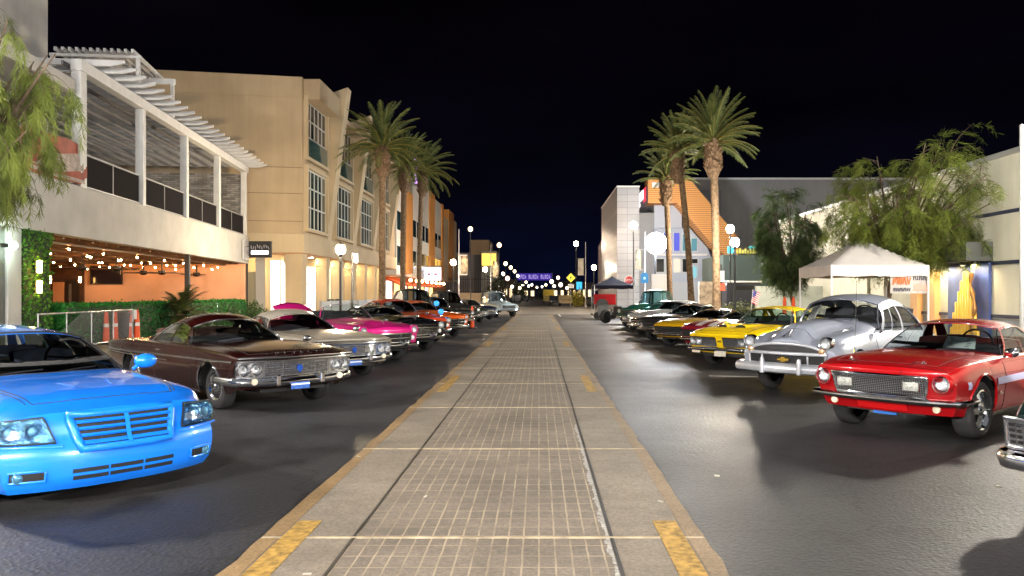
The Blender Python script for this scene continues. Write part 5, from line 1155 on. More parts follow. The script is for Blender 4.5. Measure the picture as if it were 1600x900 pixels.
shrub('shrub', 'pale green bush behind the blue wagon at the left edge', (-15.2, 24.0, .15), 1.0, .8, 1.15, 1600, .12, LEAF_O, 31)
for k, (px, lab) in enumerate(((345, 'dark shrub at the right end of the bar hedge'), (392, 'last dark shrub before the shuttered entrance, right of the bar hedge'))):
    d_ = 39.5 if k == 0 else 43.5; shrub('shrub', lab, (X(px, d_), d_, .15), .8, .8, 1.05, 1200, .12, mat('dark_leaf', (.02, .055, .012), .5, noise=(5, .5, (.05, .12, .03))), 40+k)
# ------------------------------------------------------------------ left: beige office building
BEI = mat('beige_stucco', (.46, .355, .23), .85, noise=(.5, .10), bump=(50, .2), streak=.10); BEI2 = mat('beige_stucco_light', (.52, .42, .28), .85, noise=(.5, .10), streak=.10); GRV = mat('wall_groove', (.16, .115, .07), .9)
FRM = mat('pale_window_frame', (.50, .50, .47), .5); WGL = mat('office_glass', (.03, .055, .06), .06, 0, .3, noise=(.6, .5)); WGD = mat('dark_glass', (.012, .014, .018), .08)
def shop_glow(name, c0, c1, s, sc=.9):
    """lit shop interior seen through its window: pale walls, darker goods and people-sized patches"""
    m = glow(name, c1, s); n, l, b = nodes_of(m); t = n.new('ShaderNodeTexCoord'); mp_ = n.new('ShaderNodeMapping'); mp_.inputs['Scale'].default_value = (1, 1, .55)
    v = n.new('ShaderNodeTexVoronoi'); v.distance = 'CHEBYCHEV'; v.inputs['Scale'].default_value = sc; q = n.new('ShaderNodeTexNoise'); q.inputs['Scale'].default_value = 2.5
    r_ = n.new('ShaderNodeValToRGB'); r_.color_ramp.interpolation = 'LINEAR'; e = r_.color_ramp.elements; e[0].position = .12; e[0].color = (*c0, 1); e[1].position = .55; e[1].color = (*c1, 1)
    s2 = n.new('ShaderNodeSeparateColor'); mu = n.new('ShaderNodeMath'); mu.operation = 'MULTIPLY_ADD'; mu.inputs[1].default_value = .7
    l.new(t.outputs['Object'], mp_.inputs[0]); l.new(mp_.outputs[0], v.inputs['Vector']); l.new(t.outputs['Object'], q.inputs['Vector']); l.new(v.outputs['Color'], s2.inputs[0]); l.new(s2.outputs[0], mu.inputs[0])
    sb_ = n.new('ShaderNodeMath'); sb_.operation = 'MULTIPLY'; sb_.inputs[1].default_value = .35; l.new(q.outputs['Fac'], sb_.inputs[0]); l.new(sb_.outputs[0], mu.inputs[2]); l.new(mu.outputs[0], r_.inputs[0]); l.new(r_.outputs[0], b.inputs['Emission Color']); return m
WIN_L = shop_glow('shop_window_warm', (.30, .14, .05), (1, .76, .46), .62, 1.1); WIN_W = shop_glow('shop_window_white', (.35, .26, .18), (1, .92, .80), .85, .8)
off = blg('office_building', 'three storey beige stucco office building with slanted fins along its street side')
bx, by, bt = -13.7, 46.2, 14.25; ye = 76.0
SW = Vector((-13.3, -2.6)).normalized()    # direction of the end wall going away from the street
def south(s, z, o=0): return Vector((bx + SW.x*s - SW.y*o*0 + 0, by + SW.y*s - o, z))
w_ = MB()
# body as one closed block above the shop floor, with recessed upper window band handled by proud frames
w_.prism([(bx, by), (bx, ye), (bx-24, ye), (bx-24, by-4.7)], lambda a, b_, t: (a, b_, t), 5.2, bt-1.2); w_.build('wall', BEI, off)
pr_ = MB(); pr_.prism([(bx+.02, by-.03), (bx+.02, 51.6), (bx-24, 51.6), (bx-24, by-4.74)], lambda a, b_, t: (a, b_, t), bt-1.2, bt); pr_.build('parapet', BEI, off)
MB().prism([(bx+.16, by-.12), (bx+.16, ye), (bx-24, ye), (bx-24, by-4.83)], lambda a, b_, t: (a, b_, t), 4.1, 5.2).build('shop_cornice', BEI2, off, bev=.02)
gl_ = MB()
for z in (5.9, 7.5, 9.0): gl_.prism([(bx+.012, by-.012), (bx+.012, by+.2), (bx-24, by-4.5), (bx-24, by-4.712)], lambda a, b_, t: (a, b_, t), z, z+.03)
gl_.build('wall_groove', GRV, off)
# shop floor set back, lit ceiling, corner pier and columns
MB().prism([(bx-1.6, by+1.4), (bx-1.6, ye), (bx-24, ye), (bx-24, by-2.8)], lambda a, b_, t: (a, b_, t), .15, 4.1).build('shop_wall', mat('shop_wall_cream', (.50, .38, .22), .8), off)
MB().prism([(bx+.05, by-.05), (bx+.05, ye), (bx-23, ye), (bx-23, by-4.6)], lambda a, b_, t: (a, b_, t), 4.05, 4.098).build('soffit', mat('soffit_orange', (.42, .20, .07), .7), off)
def pier(x0, x1, y0, y1, m=BEI2, z1=4.06):
    o = MB().box(x0, x1, y0, y1, .15, z1).build('pier', m, off, bev=.02)
    MB().box(x0-.05, x1+.05, y0-.05, y1+.05, z1-.5, z1-.12).build('pier_cap', m, o); return o
pier(bx-.95, bx+.05, by-.05, by+.85)
for y in (51.6, 55.4, 59.2, 63.0, 66.8, 70.6): pier(bx-.65, bx+.0, y, y+.75)
for k in range(6):
    y0 = 48.0+k*3.9
    s = MB().box(bx-1.62, bx-1.57, y0, y0+2.9, .5, 3.6).build('shop_window', FRM, off)
    MB().box(bx-1.565, bx-1.56, y0+.12, y0+2.78, .62, 2.35).box(bx-1.565, bx-1.56, y0+.12, y0+2.78, 2.45, 3.5).build('pane', WIN_W if k < 2 else WIN_L, s)
    mu = MB()
    for j in (1, 2): mu.box(bx-1.555, bx-1.52, y0+2.9*j/3-.03, y0+2.9*j/3+.03, .62, 3.5)
    mu.build('mullion', FRM, s)
# downlights in the soffit
for k in range(7):
    y = 47.6+k*3.7; MB().lathe([(.001, 4.035), (.14, 4.035), (.14, 4.05)], 12, c=(bx-.9, y, 0)).build('downlight', glow('downlight', (1, .72, .36), 90), off)
for k in range(3):
    p = south(3.0+k*2.2, 0); MB().lathe([(.001, 4.03), (.12, 4.03), (.12, 4.05)], 12, c=(p.x, p.y+.8, 0)).build('downlight', glow('downlight', (1, .72, .36), 90), off)
# entrances on the end wall
se = MB(); a = south(1.5, 0); c_ = south(3.2, 0)
def spanel(s0, s1, z0, z1, o, m, name, par=off, th=.12):
    p, q = south(s0, 0, o), south(s1, 0, o); d = (q-p).normalized(); nn = Vector((d.y, -d.x, 0)); nn = nn if nn.y > 0 else -nn
    mb = MB(); mb.prism([(p.x, p.y), (q.x, q.y), (q.x+nn.x*th, q.y+nn.y*th), (p.x+nn.x*th, p.y+nn.y*th)], lambda u, v, t: (u, v, t), z0, z1); return mb.build(name, m, par)
spanel(1.05, 2.1, .3, 3.7, -1.2, WIN_W, 'lit_door'); spanel(1.5, 1.56, .2, 3.7, -1.15, FRM, 'door_frame')
spanel(2.1, 2.6, .15, 4.05, -.2, mat('grey_jamb', (.36, .35, .33), .8), 'jamb'); spanel(2.6, 3.1, .15, 3.0, -.3, mat('olive_panel', (.28, .26, .18), .8), 'panel'); spanel(3.1, 3.45, .15, 4.05, .1, mat('white_jamb', (.50, .48, .44), .8), 'jamb')
spanel(3.5, 6.2, .15, 2.75, -.3, mat('mauve_shutter', (.24, .17, .17), .7, noise=(3, .15)), 'shutter'); spanel(3.4, 7.2, 2.75, 3.15, .35, STEEL_W, 'ledge', th=.8)
spanel(3.6, 6.5, 3.15, 4.05, -.3, WIN_W, 'clerestory'); spanel(3.9, 4.5, 3.2, 4.0, -.25, mat('red_panel', (.4, .06, .04), .7), 'red_panel')
# big windows between fins
bays = ((46.9, 51.0), (53.5, 57.9), (60.6, 65.0), (67.6, 72.0))
for k, (y0, y1) in enumerate(bays):
    for (z0, z1, kind) in ((5.65, 9.0, 0), (9.85, 13.0, 1)):
        f = MB().box(bx+.005, bx+.05, y0-.1, y1+.1, z0-.1, z1+.1).build('window', FRM, off)
        MB().box(bx+.052, bx+.056, y0, y1, z0, z1).build('pane', WGL if kind == 0 else WGD, f)
        mu = MB(); nx = 5
        for j in range(1, nx): yy = lerp(y0, y1, j/nx); mu.box(bx+.058, bx+.10, yy-.035, yy+.035, z0, z1)
        for zz in ((lerp(z0, z1, .36), lerp(z0, z1, .70)) if kind == 0 else (lerp(z0, z1, .36), lerp(z0, z1, .68))): mu.box(bx+.058, bx+.09, y0, y1, zz-.04, zz+.04)
        mu.build('mullion', FRM, f)
        sr = MB()
        for yy in (y0-.32, y1+.10): sr.box(bx-.02, bx+.24, yy, yy+.22, z0-.1, z1+.1)
        sr.box(bx-.02, bx+.24, y0-.32, y1+.32, z1+.1, z1+.3); sr.box(bx-.02, bx+.30, y0-.36, y1+.36, z0-.28, z0-.1); sr.build('window_surround', BEI2, f)
        if kind == 1: MB().box(bx+.16, bx+.18, y0, y1+.4, z0-.3, z0+1.0).build('balcony_glass', mat('balcony_glass', (.05, .10, .10), .1, 0, .5), f)
    MB().box(bx-.1, bx+.95, y0-.3, y1+.3, 13.05, bt if k == 0 else bt-.9).build('canopy', BEI, off, bev=.02)
for k, y in enumerate((51.7, 58.7, 65.7, 72.7)):
    hh = 15.1-.25*k
    fn = MB(); fn.prism([(bx-.9, 5.2), (bx+.03, 5.2), (bx+1.35, hh), (bx+.1, hh-.45), (bx-.9, hh-.6)], lambda a, b_, t: (a, y+t, b_), 0, 1.0); fn.build('fin', BEI2, off, bev=.03)
# pale fence in front of the shops
fc = thing('patio_fence', 'pale blue white panel fence in front of the beige shopfronts', 'fence', (0, 0, .15))
for k in range(7): MB().box(-12.62, -12.56, 46.2+k*2.4, 48.4+k*2.4, .1, 1.15).build('panel', mat('fence_panel', (.50, .53, .55), .6, noise=(6, .06)), fc)
for k in range(8): MB().box(-12.65, -12.53, 46.0+k*2.4-.0, 46.12+k*2.4, 0, 1.2).build('post', STEEL_G, fc)
for k, y in enumerate((50.3, 52.2)):
    cf = thing('cafe_chair', ['dark cafe chair behind the patio fence, nearer one', 'dark cafe chair behind the patio fence, farther one'][k], 'chair', (-13.05, y, .15), .4)
    for sx_, sy_ in ((-.2, -.2), (.2, -.2), (.2, .2), (-.2, .2)): MB().tube([(sx_, sy_, 0), (sx_, sy_, .45)], .015, 6).build('leg', BLACK, cf)
    MB().box(-.22, .22, -.22, .22, .45, .49).build('seat', BLACK, cf); MB().box(-.22, .22, .18, .22, .49, 1.25).build('backrest', BLACK, cf)
# projecting sign of the bar
sgn = thing('projecting_sign', 'black projecting sign with a lit white line at the corner of the bar', 'sign', (X(410, 43.3), 43.0, Z(390, 43.2)))
MB().box(-.60, .60, -.10, .10, -.44, .44).build('case', BLACK, sgn, bev=.02); MB().box(-.46, .46, -.113, -.103, -.26, -.08).build('lit_lettering', glow('sign_white', (.85, .88, 1), 2.0), sgn, bev=.03)
gph = MB(); r_ = random.Random(9)
for i in range(9): xx = -.46+.115*i; gph.cbox((xx, -.106, .12+.06*r_.uniform(-1, 1)), (.035, .006, .18), Matrix.Rotation(r_.uniform(-.5, .5), 3, 'Y'))
gph.build('script_lettering', mat('sign_grey', (.35, .35, .42), .5), sgn); MB().box(-1.0, -.60, -.03, .03, .12, .18).box(-1.0, -.60, -.03, .03, -.2, -.14).build('bracket', STEEL_G, sgn)
# ------------------------------------------------------------------ left: white and orange building
ORG = mat('orange_panel', (.52, .22, .045), .75, noise=(.7, .1)); WHP = mat('white_panel', (.58, .57, .55), .7, noise=(.7, .08)); TEAL = mat('teal_glass', (.015, .045, .05), .08, 0, .3, noise=(.4, .6))
wo_ = blg('striped_building', 'white building with tall orange piers and dark teal windows beyond the beige offices')
def wx(y): return -13.6 - .0*(y-78)
for i, (y0, y1, hh, col) in enumerate(((76.4, 81, 12.0, 'w'), (81, 85.4, 12.4, 'o'), (85.4, 92.0, 14.2, 'w'), (92.0, 98.8, 14.6, 'w'), (98.8, 103.5, 14.5, 'o'), (103.5, 111.3, 14.2, 'w'), (111.3, 113, 14.3, 'o'), (113, 119.5, 12.8, 'p'), (119.5, 126.5, 14.4, 'o'), (126.5, 131.5, 13.5, 'p'))):
    m = {'w': WHP, 'o': ORG, 'p': BEI2}[col]; pj = {'w': 0, 'o': .16, 'p': .08}[col]
    MB().box(-30, -13.6+pj, y0, y1, 3.6 if col != 'o' else 3.9, hh).build('facade_panel' if col != 'o' else 'pier', m, wo_, bev=.02)
    if col == 'w':
        for z0, z1 in ((4.5, 6.4), (7.95, 9.75)):
            f = MB().box(-13.6, -13.57, y0+.3, y1-.3, z0, z1).build('window', TEAL, wo_)
            mu = MB(); mu.box(-13.57, -13.53, (y0+y1)/2-.05, (y0+y1)/2+.05, z0, z1); mu.build('mullion', WHP, f)
MB().box(-30, -15.2, 76.5, 131, .15, 3.6).build('shop_wall', mat('shop_wall_warm', (.55, .30, .14), .8), wo_)
for k in range(8):
    y0 = 79+k*4.5; s = MB().box(-15.19, -15.12, y0, y0+3.4, .4, 3.2).build('shop_window', FRM, wo_); MB().box(-15.115, -15.11, y0+.15, y0+3.25, .55, 3.05).build('pane', glow('shop_window_orange', (1, .42, .14), 1.1) if k % 2 else WIN_W, s)
    aw = MB(); aw.prism([(0, 3.45), (0, 3.2), (1.5, 2.55), (1.5, 2.7)], lambda a, b_, t: (-15.1+a, y0+t, b_), -.2, 3.7); aw.build('awning', mat('awning_orange', (.60, .10, .02), .7), wo_)
for k in range(9):
    y = 80+k*4.2; MB().ball((-13.5, y, 3.2), .16, 10, 6).build('lantern', glow('shop_lantern', (1, .62, .3), 16), wo_)
vs_ = thing('vertical_sign', 'tall thin violet blade sign lit high on the striped building', 'sign', (X(650.5, 80), 79.8, Z(265, 80)))
MB().box(-.22, .22, -.08, .08, -1.6, 1.7).build('case', mat('violet_case', (.12, .08, .16), .5), vs_)
lm = MB()
for i in range(8): lm.box(-.14, .14, -.10, -.085, -1.45+.38*i, -1.2+.38*i)
lm.build('lit_lettering', glow('violet_letters', (.65, .35, 1), .8), vs_)
bs = thing('round_sign', 'white lit shop sign above the orange awnings', 'sign', (-12.6, 95, 4.1)); MB().box(-1.0, 1.0, -.12, .12, -.75, .85).build('face', glow('white_sign', (.9, .86, 1), .5), bs, bev=.1); MB().box(-.6, -.3, -.13, -.122, -.1, .1).box(.2, .5, -.13, -.122, -.1, .1).build('mark', mat('red_mark', (.5, .05, .08), .6), bs); MB().box(-2, -1, -.04, .04, .0, .08).build('bracket', STEEL_G, bs)
# ------------------------------------------------------------------ left: farther buildings
gb = blg('grey_building', 'low grey building with tan top behind a black fence beyond the striped building')
d_ = 142; x0, x1 = X(716, d_), X(766, d_)
MB().box(x0-14, x1, d_, d_+16, 0, Z(395, d_)).build('wall', mat('mauve_stucco', (.26, .22, .21), .85, noise=(.3, .1)), gb); MB().box(X(734, d_), X(764, d_), d_-.3, d_+12, Z(395, d_)-.3, Z(375, d_)).build('upper_storey', mat('tan_stucco', (.42, .28, .15), .85), gb)
MB().box(X(741, d_), X(752, d_), d_-.1, d_-.02, 1.5, Z(395, d_)-.4).build('panel', mat('grey_recess', (.12, .11, .11), .8), gb)
for k, (pa, pb, ya, yb) in enumerate(((718, 730, 398, 430),)): MB().box(X(pa, d_), X(pb, d_), d_-.1, d_-.02, Z(yb, d_), Z(ya, d_)).build('window', glow('far_window', (.9, .7, .5), .35), gb)
bf = thing('iron_fence', 'black iron bar fence in front of the low grey building', 'fence')
m_ = MB()
for i in range(24): xx = X(700, 118)+i*.32; m_.box(xx, xx+.05, 118, 118.05, 1.9, 4.2)
m_.box(X(700, 118), X(700, 118)+7.6, 118.0, 118.05, 3.9, 3.98).box(X(700, 118), X(700, 118)+7.6, 118, 118.05, 2.1, 2.18); m_.build('bars', BLACK, bf)
lw = MB().box(X(690, 118), X(752, 118), 117.6, 118.4, 0, 1.9).build('garden_wall', mat('cream_wall', (.50, .42, .28), .8, noise=(.5, .08))); tag(lw, 'low cream wall carrying the black iron fence', 'wall')
kb = blg('kiosk_building', 'narrow building with lit yellow upper window beside the far lamps'); d_ = 140
MB().box(X(752, d_), X(776, d_), d_, d_+8, 0, Z(392, d_)).build('wall', mat('pale_green_stucco', (.34, .35, .30), .8), kb); MB().box(X(753, d_), X(775, d_), d_-.1, d_-.02, Z(415, d_), Z(396, d_)).build('window', glow('yellow_window', (1, .52, .08), .6), kb)
for k, (px, w2, hpx, d_, col) in enumerate(((705, 70, 425, 250, (.10, .08, .07)), (790, 26, 440, 190, (.20, .15, .12)), (805, 20, 446, 230, (.16, .13, .11)), (905, 40, 444, 260, (.14, .12, .11)), (878, 30, 441, 300, (.10, .10, .11)), (822, 30, 450, 330, (.12, .11, .1)))):
    lab = ['dark low building far behind the grey building', 'small brown far building left of the violet street banner', 'dim far building under the violet street banner at left', 'dim far building behind the yellow diamond sign', 'dark block at the far end of the street on the right', 'farthest low building closing the street'][k]
    o = blg('distant_building', lab); MB().box(X(px-w2/2, d_), X(px+w2/2, d_), d_, d_+18, 0, Z(hpx, d_)).build('wall', mat('far_wall_%d' % k, col, .9, noise=(.2, .2)), o)
    MB().box(X(px-w2/2, d_)-.2, X(px+w2/2, d_)+.2, d_-.3, d_+18.2, Z(hpx, d_), Z(hpx, d_)+.5).build('parapet', GRV, o)
    m_ = MB(); nn = max(2, int(w2/8))
    for i in range(nn): xx = lerp(X(px-w2/2, d_), X(px+w2/2, d_), (i+.25)/nn); m_.box(xx, xx+w2/F*d_/nn*.5, d_-.06, d_-.02, 1, 3.2)
    m_.build('window', glow('far_shop', (1, .72, .42), .6), o)
# violet banner arch over the far street
va = thing('street_banner', 'violet lit banner arch spanning the far end of the street', 'banner', (0, 200, 0)); x0, x1 = X(808, 200), X(862, 200)
MB().box(x0, x1, -.2, .2, Z(438, 200), Z(427, 200)).build('panel', glow('violet_panel', (.08, .03, .60), .12), va)
for xx in (x0-.1, x1+.1): MB().tube([(xx, 0, 0), (xx, 0, Z(426, 200))], .16, 8).build('post', STEEL_G, va)
m_ = MB(); r_ = random.Random(4); n_ = 16
for i in range(n_):
    if i in (4, 10): continue
    xx = lerp(x0+.3, x1-.3, (i+.5)/n_); h_ = .5; zc = Z(432.5, 200)
    m_.box(xx-.17, xx-.07, -.26, -.21, zc-h_, zc+h_)
    if i % 3: m_.box(xx-.07, xx+.15, -.26, -.21, zc+h_-.2, zc+h_)
    if i % 2: m_.box(xx+.05, xx+.15, -.26, -.21, zc-h_, zc+h_-.25)
    else: m_.box(xx-.07, xx+.15, -.26, -.21, zc-h_, zc-h_+.2)
m_.build('lit_lettering', glow('violet_letters2', (.60, .45, 1), .28), va)
# ------------------------------------------------------------------ right: tiled and timber-clad building
TILE = mat('grey_tile', (.46, .47, .50), .5); n, l, b = nodes_of(TILE); t = n.new('ShaderNodeTexCoord'); mp_ = n.new('ShaderNodeMapping'); mp_.inputs['Rotation'].default_value = (R(90), 0, 0); br = n.new('ShaderNodeTexBrick'); br.inputs['Scale'].default_value = 1; br.inputs['Brick Width'].default_value = 1.2; br.inputs['Row Height'].default_value = .62; br.offset = 0
br.inputs['Mortar Size'].default_value = .02; br.inputs['Color1'].default_value = (.36, .375, .40, 1); br.inputs['Color2'].default_value = (.29, .305, .33, 1); br.inputs['Mortar'].default_value = (.2, .2, .22, 1); l.new(t.outputs['Object'], mp_.inputs[0]); l.new(mp_.outputs[0], br.inputs['Vector']); l.new(br.outputs['Color'], b.inputs['Base Color'])
CLAD = mat('orange_timber', (.50, .22, .06), .6); n, l, b = nodes_of(CLAD); t = n.new('ShaderNodeTexCoord'); wv = n.new('ShaderNodeTexWave'); wv.bands_direction = 'Z'; wv.inputs['Scale'].default_value = 1.6; wv.inputs['Distortion'].default_value = .4; l.new(t.outputs['Object'], wv.inputs['Vector'])
rp = n.new('ShaderNodeValToRGB'); rp.color_ramp.elements[0].position = .08; rp.color_ramp.elements[0].color = (.30, .12, .03, 1); rp.color_ramp.elements[1].position = .3; rp.color_ramp.elements[1].color = (.58, .27, .08, 1); l.new(wv.outputs['Fac'], rp.inputs[0]); l.new(rp.outputs[0], b.inputs['Base Color'])
GREYW = mat('grey_render', (.28, .27, .27), .85, noise=(.3, .08), bump=(30, .1), streak=.10); WHR = mat('white_render', (.34, .38, .46), .7)
d_ = 75.0
def rx(px, d=None): return X(px, d or d_)
def rz_(py, d=None): return Z(py, d or d_)
tw = blg('cinema_building', 'modern corner building with grey tile tower, orange timber band and blue lit glass front')
MB().box(rx(966), rx(1001), d_+1, d_+20, 0, rz_(290)).build('tile_tower', TILE, tw)
MB().box(rx(966)-.05, rx(1001)+.05, d_+.95, d_+20, rz_(290), rz_(288)).build('tower_coping', STEEL_W, tw)
lwg = MB(); lwg.prism([(95, 0), (95, rz_(350, 95)), (104, rz_(372, 104)), (112, rz_(385, 112)), (112, 0)], lambda a, b_, t: (t, a, b_), rx(951, 95), rx(951, 95)+8); lwg.build('side_wing', mat('mauve_render', (.36, .31, .33), .8), tw)
MB().box(rx(951, 95)-.06, rx(951, 95)-.02, 98, 103, 3.2, 7.5).build('side_panel', mat('brick_panel', (.25, .08, .04), .8), tw)
rmp = MB(); rmp.prism([(95, 3.2), (112, 2.2), (112, 2.7), (95, 3.9)], lambda a, b_, t: (t, a, b_), rx(951, 95)-.35, rx(951, 95)-.08); rmp.build('ramp_rail', STEEL_W, tw)
# recess wall, glass front
MB().box(rx(1001), rx(1150), d_+6, d_+20, 0, rz_(284)).build('core_wall', mat('recess_grey', (.18, .18, .20), .8), tw)
MB().box(rx(1001), rx(1026), d_+1.5, d_+6, 0, rz_(330)).build('grey_return', mat('recess_grey2', (.20, .21, .23), .8), tw)
gf = MB(); gf.prism([(rx(1026), rz_(318)), (rx(1056), rz_(318)), (rx(1070), rz_(330)), (rx(1070), rz_(354)), (rx(1026), rz_(354))], lambda a, b_, t: (a, t, b_), d_+1.6, d_+5.9); gf.build('white_panel', WHR, tw)
gl2 = MB(); gl2.prism([(rx(1026), 0), (rx(1150), 0), (rx(1113), rz_(385)), (rx(1085), rz_(354)), (rx(1026), rz_(354))], lambda a, b_, t: (a, t, b_), d_+2.2, d_+5.8); gl2.build('glass_front_frame', WHR, tw)
wins = ((1030, 1040, 360, 391, 'd'), (1042, 1056, 360, 391, 'b'), (1058, 1069, 360, 391, 'b'), (1072, 1084, 362, 391, 't'), (1086, 1097, 369, 391, 't'), (1030, 1044, 402, 425, 'd'), (1046, 1056, 402, 425, 'd'), (1058, 1070, 402, 425, 'w'), (1072, 1084, 402, 425, 'd'), (1086, 1098, 402, 411, 'd'), (1088, 1097, 414, 434, 'k'))
for (a, b_, c_, e_, kd) in wins:
    m = {'d': WGD, 'b': glow('blue_window', (.05, .08, .75), .28), 't': glow('teal_window', (.06, .28, .34), .28), 'w': glow('lit_window', (.9, .65, .5), .35), 'k': glow('door_glass', (.15, .35, .38), .5)}[kd]
    f = MB().box(rx(a), rx(b_), d_+2.14, d_+2.19, rz_(e_), rz_(c_)).build('window', FRM, tw); MB().box(rx(a)+.06, rx(b_)-.06, d_+2.12, d_+2.135, rz_(e_)+.06, rz_(c_)-.06).build('pane', m, f)
MB().box(rx(1026), rx(1112), d_+1.9, d_+2.13, rz_(398), rz_(395)).build('spandrel', STEEL_W, tw)
MB().box(rx(1026), rx(1150), d_+2.0, d_+2.14, 0, rz_(440)).build('plinth_rail', mat('plinth_grey', (.4, .42, .45), .7), tw)
cl = MB(); cl.prism([(rx(1012), rz_(281)), (rx(1076), rz_(280)), (rx(1152), rz_(372)), (rx(1152), rz_(415)), (rx(1113), rz_(384)), (rx(1057), rz_(318)), (rx(1012), rz_(318))], lambda a, b_, t: (a, t, b_), d_-.4, d_+2.1); cl.build('timber_band', CLAD, tw)
MB().box(rx(1018), rx(1031), d_-.48, d_-.41, rz_(294), rz_(286)).build('small_plaque', mat('white_plaque', (.7, .65, .66), .6), tw)
sgb = thing('lightbox_sign', 'red and white lit lightbox sign on the flank of the timber band', 'sign')
P4 = [(rx(984, 79), 79.0), (rx(1011), 74.9)]; m_ = MB()
def slant(t_, z, o=0): p = Vector((lerp(P4[0][0], P4[1][0], t_), lerp(P4[0][1], P4[1][1], t_), z)); return p + Vector((-.6, -.8, 0))*o
def szt(t_): return lerp(rz_(318, 79), rz_(290), t_)
def szb(t_): return lerp(rz_(342, 79), rz_(318), t_)
for nm, m, t0, t1, f0, f1, o in (('frame', mat('sign_dark', (.05, .04, .06), .5), 0, 1, 0, 1, 0), ('white_panel', glow('sign_white_p', (1, .92, .94), 1.0), .06, .80, .46, .97, .06), ('red_panel', glow('sign_red', (.8, .01, .04), .4), .80, .93, .22, 1.0, .05), ('lower_panel', glow('sign_white_p', (1, .92, .94), 1.0), .25, .60, .18, .36, .06)):
    mb = MB(); mb.grid(2, 1, lambda a, b_: slant(lerp(t0, t1, a), lerp(szb(lerp(t0, t1, a)), szt(lerp(t0, t1, a)), lerp(f0, f1, b_)), o)); mb.build(nm, m, sgb, solid=.05)
# big grey auditorium wall
aud = blg('auditorium', 'huge plain grey box building behind the trees on the right'); d2 = 84
MB().box(rx(1076, d2), rx(1420, d2), d2, d2+40, 0, Z(281, d2)).build('wall', GREYW, aud); MB().box(rx(1076, d2), rx(1421, d2), d2-.2, d2+40, Z(281, d2), Z(278, d2)).build('coping', STEEL_W, aud)
# grey green low wall / shop with cyan and yellow sign
gs = blg('low_shop', 'low green grey shop with a cyan and yellow sign behind the dark tree'); d3 = 62
MB().box(rx(1130, d3), rx(1330, d3), d3, d3+8, 0, Z(398, d3)).build('wall', mat('green_grey', (.045, .06, .05), .8, noise=(.4, .2)), gs)
MB().box(rx(1136, d3), rx(1146, d3), d3-.3, d3-.1, Z(396, d3), Z(385, d3)).build('cyan_sign', glow('cyan_sign', (.05, .70, .80), .5), gs)
m_ = MB(); r_ = random.Random(8)
for i in range(8): xx = rx(1150+4.2*i, d3); m_.box(xx, xx+.13, d3-.2, d3-.1, Z(396, d3), Z(391-3*r_.random(), d3))
m_.build('yellow_lettering', glow('yellow_letters', (.9, .75, .1), .35), gs); MB().box(rx(1170, d3), rx(1180, d3), d3-.2, d3-.1, Z(388, d3), Z(385, d3)).build('cyan_bar', glow('cyan_sign', (.05, .70, .80), .5), gs)
van = thing('food_truck', 'dark blue food truck with pale roof behind the yellow coupe', 'truck', (0, 0, 0)); d4 = 50
MB().box(rx(1136, d4), rx(1190, d4), d4, d4+2.2, .55, Z(442, d4)).build('body', mat('navy_van', (.012, .016, .035), .4, 0, .5), van, bev=.1); MB().box(rx(1135, d4), rx(1191, d4), d4-.05, d4+2.25, Z(442, d4), Z(439, d4)).build('roof', STEEL_W, van, bev=.04)
MB().box(rx(1150, d4), rx(1178, d4), d4-.05, d4-.01, Z(453, d4), Z(446, d4)).build('window', WGD, van)
for xx in (1143, 1182): MB().lathe([(.001, 0), (.36, 0), (.38, .1), (.36, .22), (.001, .22)], 18, c=(rx(xx, d4), d4-.02, .38), axis='y').build('wheel', RUBBER, van)
lw2 = MB().box(rx(1182, 40), 15.5, 40, 40.3, .15, Z(447, 40)).build('garden_wall', mat('pale_green_wall', (.36, .38, .33), .85, noise=(1.5, .2), bump=(40, .3))); tag(lw2, 'pale corrugated low wall behind the dark tree', 'wall')
sw_ = MB().box(rx(1093, 57), rx(1118, 57), 57, 57.5, .15, Z(440, 57)).build('stone_wall', mat('rubble_stone', (.30, .24, .18), .9, noise=(3, .5), bump=(12, .8, .05))); tag(sw_, 'rubble stone wall at the foot of the tall palms', 'wall')
pw = MB().box(rx(1018, 58), rx(1045, 58), 58, 58.4, .15, Z(428, 58)).build('screen_wall', mat('white_screen', (.55, .56, .56), .7)); tag(pw, 'white screen wall left of the leaning palm', 'wall')
# ------------------------------------------------------------------ right: cream theatre wall
CREAM = mat('cream_stucco', (.54, .525, .43), .85, noise=(.7, .10), bump=(45, .25), streak=.10); NAVY = mat('navy_band', (.012, .018, .05), .5); DADO = mat('grey_dado', (.25, .275, .30), .75, noise=(1, .12))
th = blg('theatre_wall', 'long cream stucco theatre wall with navy bands at the right edge'); wxr = 14.2
MB().box(wxr, wxr+10, 8, 47, .95, 5.9).build('wall', CREAM, th); MB().box(wxr+.01, wxr+10, 8, 47, 0, .95).build('dado', DADO, th)
m_ = MB()
for z in (.97, 2.62, 4.15): m_.box(wxr-.05, wxr+.02, 8, 34 if z > 1 else 33, z, z+.11)
m_.build('navy_band', NAVY, th); MB().box(wxr-.12, wxr+10.1, 7.9, 47.1, 5.9, 6.05).build('coping', STEEL_G, th, bev=.02)
for y in (32.6, 34.3): MB().box(wxr-.14, wxr+.01, y, y+.8, .15, 5.7).build('pilaster', CREAM, th)
ORP = mat('orange_pilaster', (.62, .33, .12), .7)
for y in (28.3, 29.6): MB().box(wxr-.2, wxr+.01, y, y+.55, .15, 2.6).build('lit_pilaster', ORP, th)
MB().box(wxr-.85, wxr, 25.0, 28.6, 2.75, 3.35).build('door_canopy', mat('dark_canopy', (.05, .055, .05), .6), th, bev=.02)
pan = thing('deco_panel', 'navy art deco panel with stepped golden organ pipes on the theatre wall', 'wall decoration', (wxr-.02, 26.3, .15))
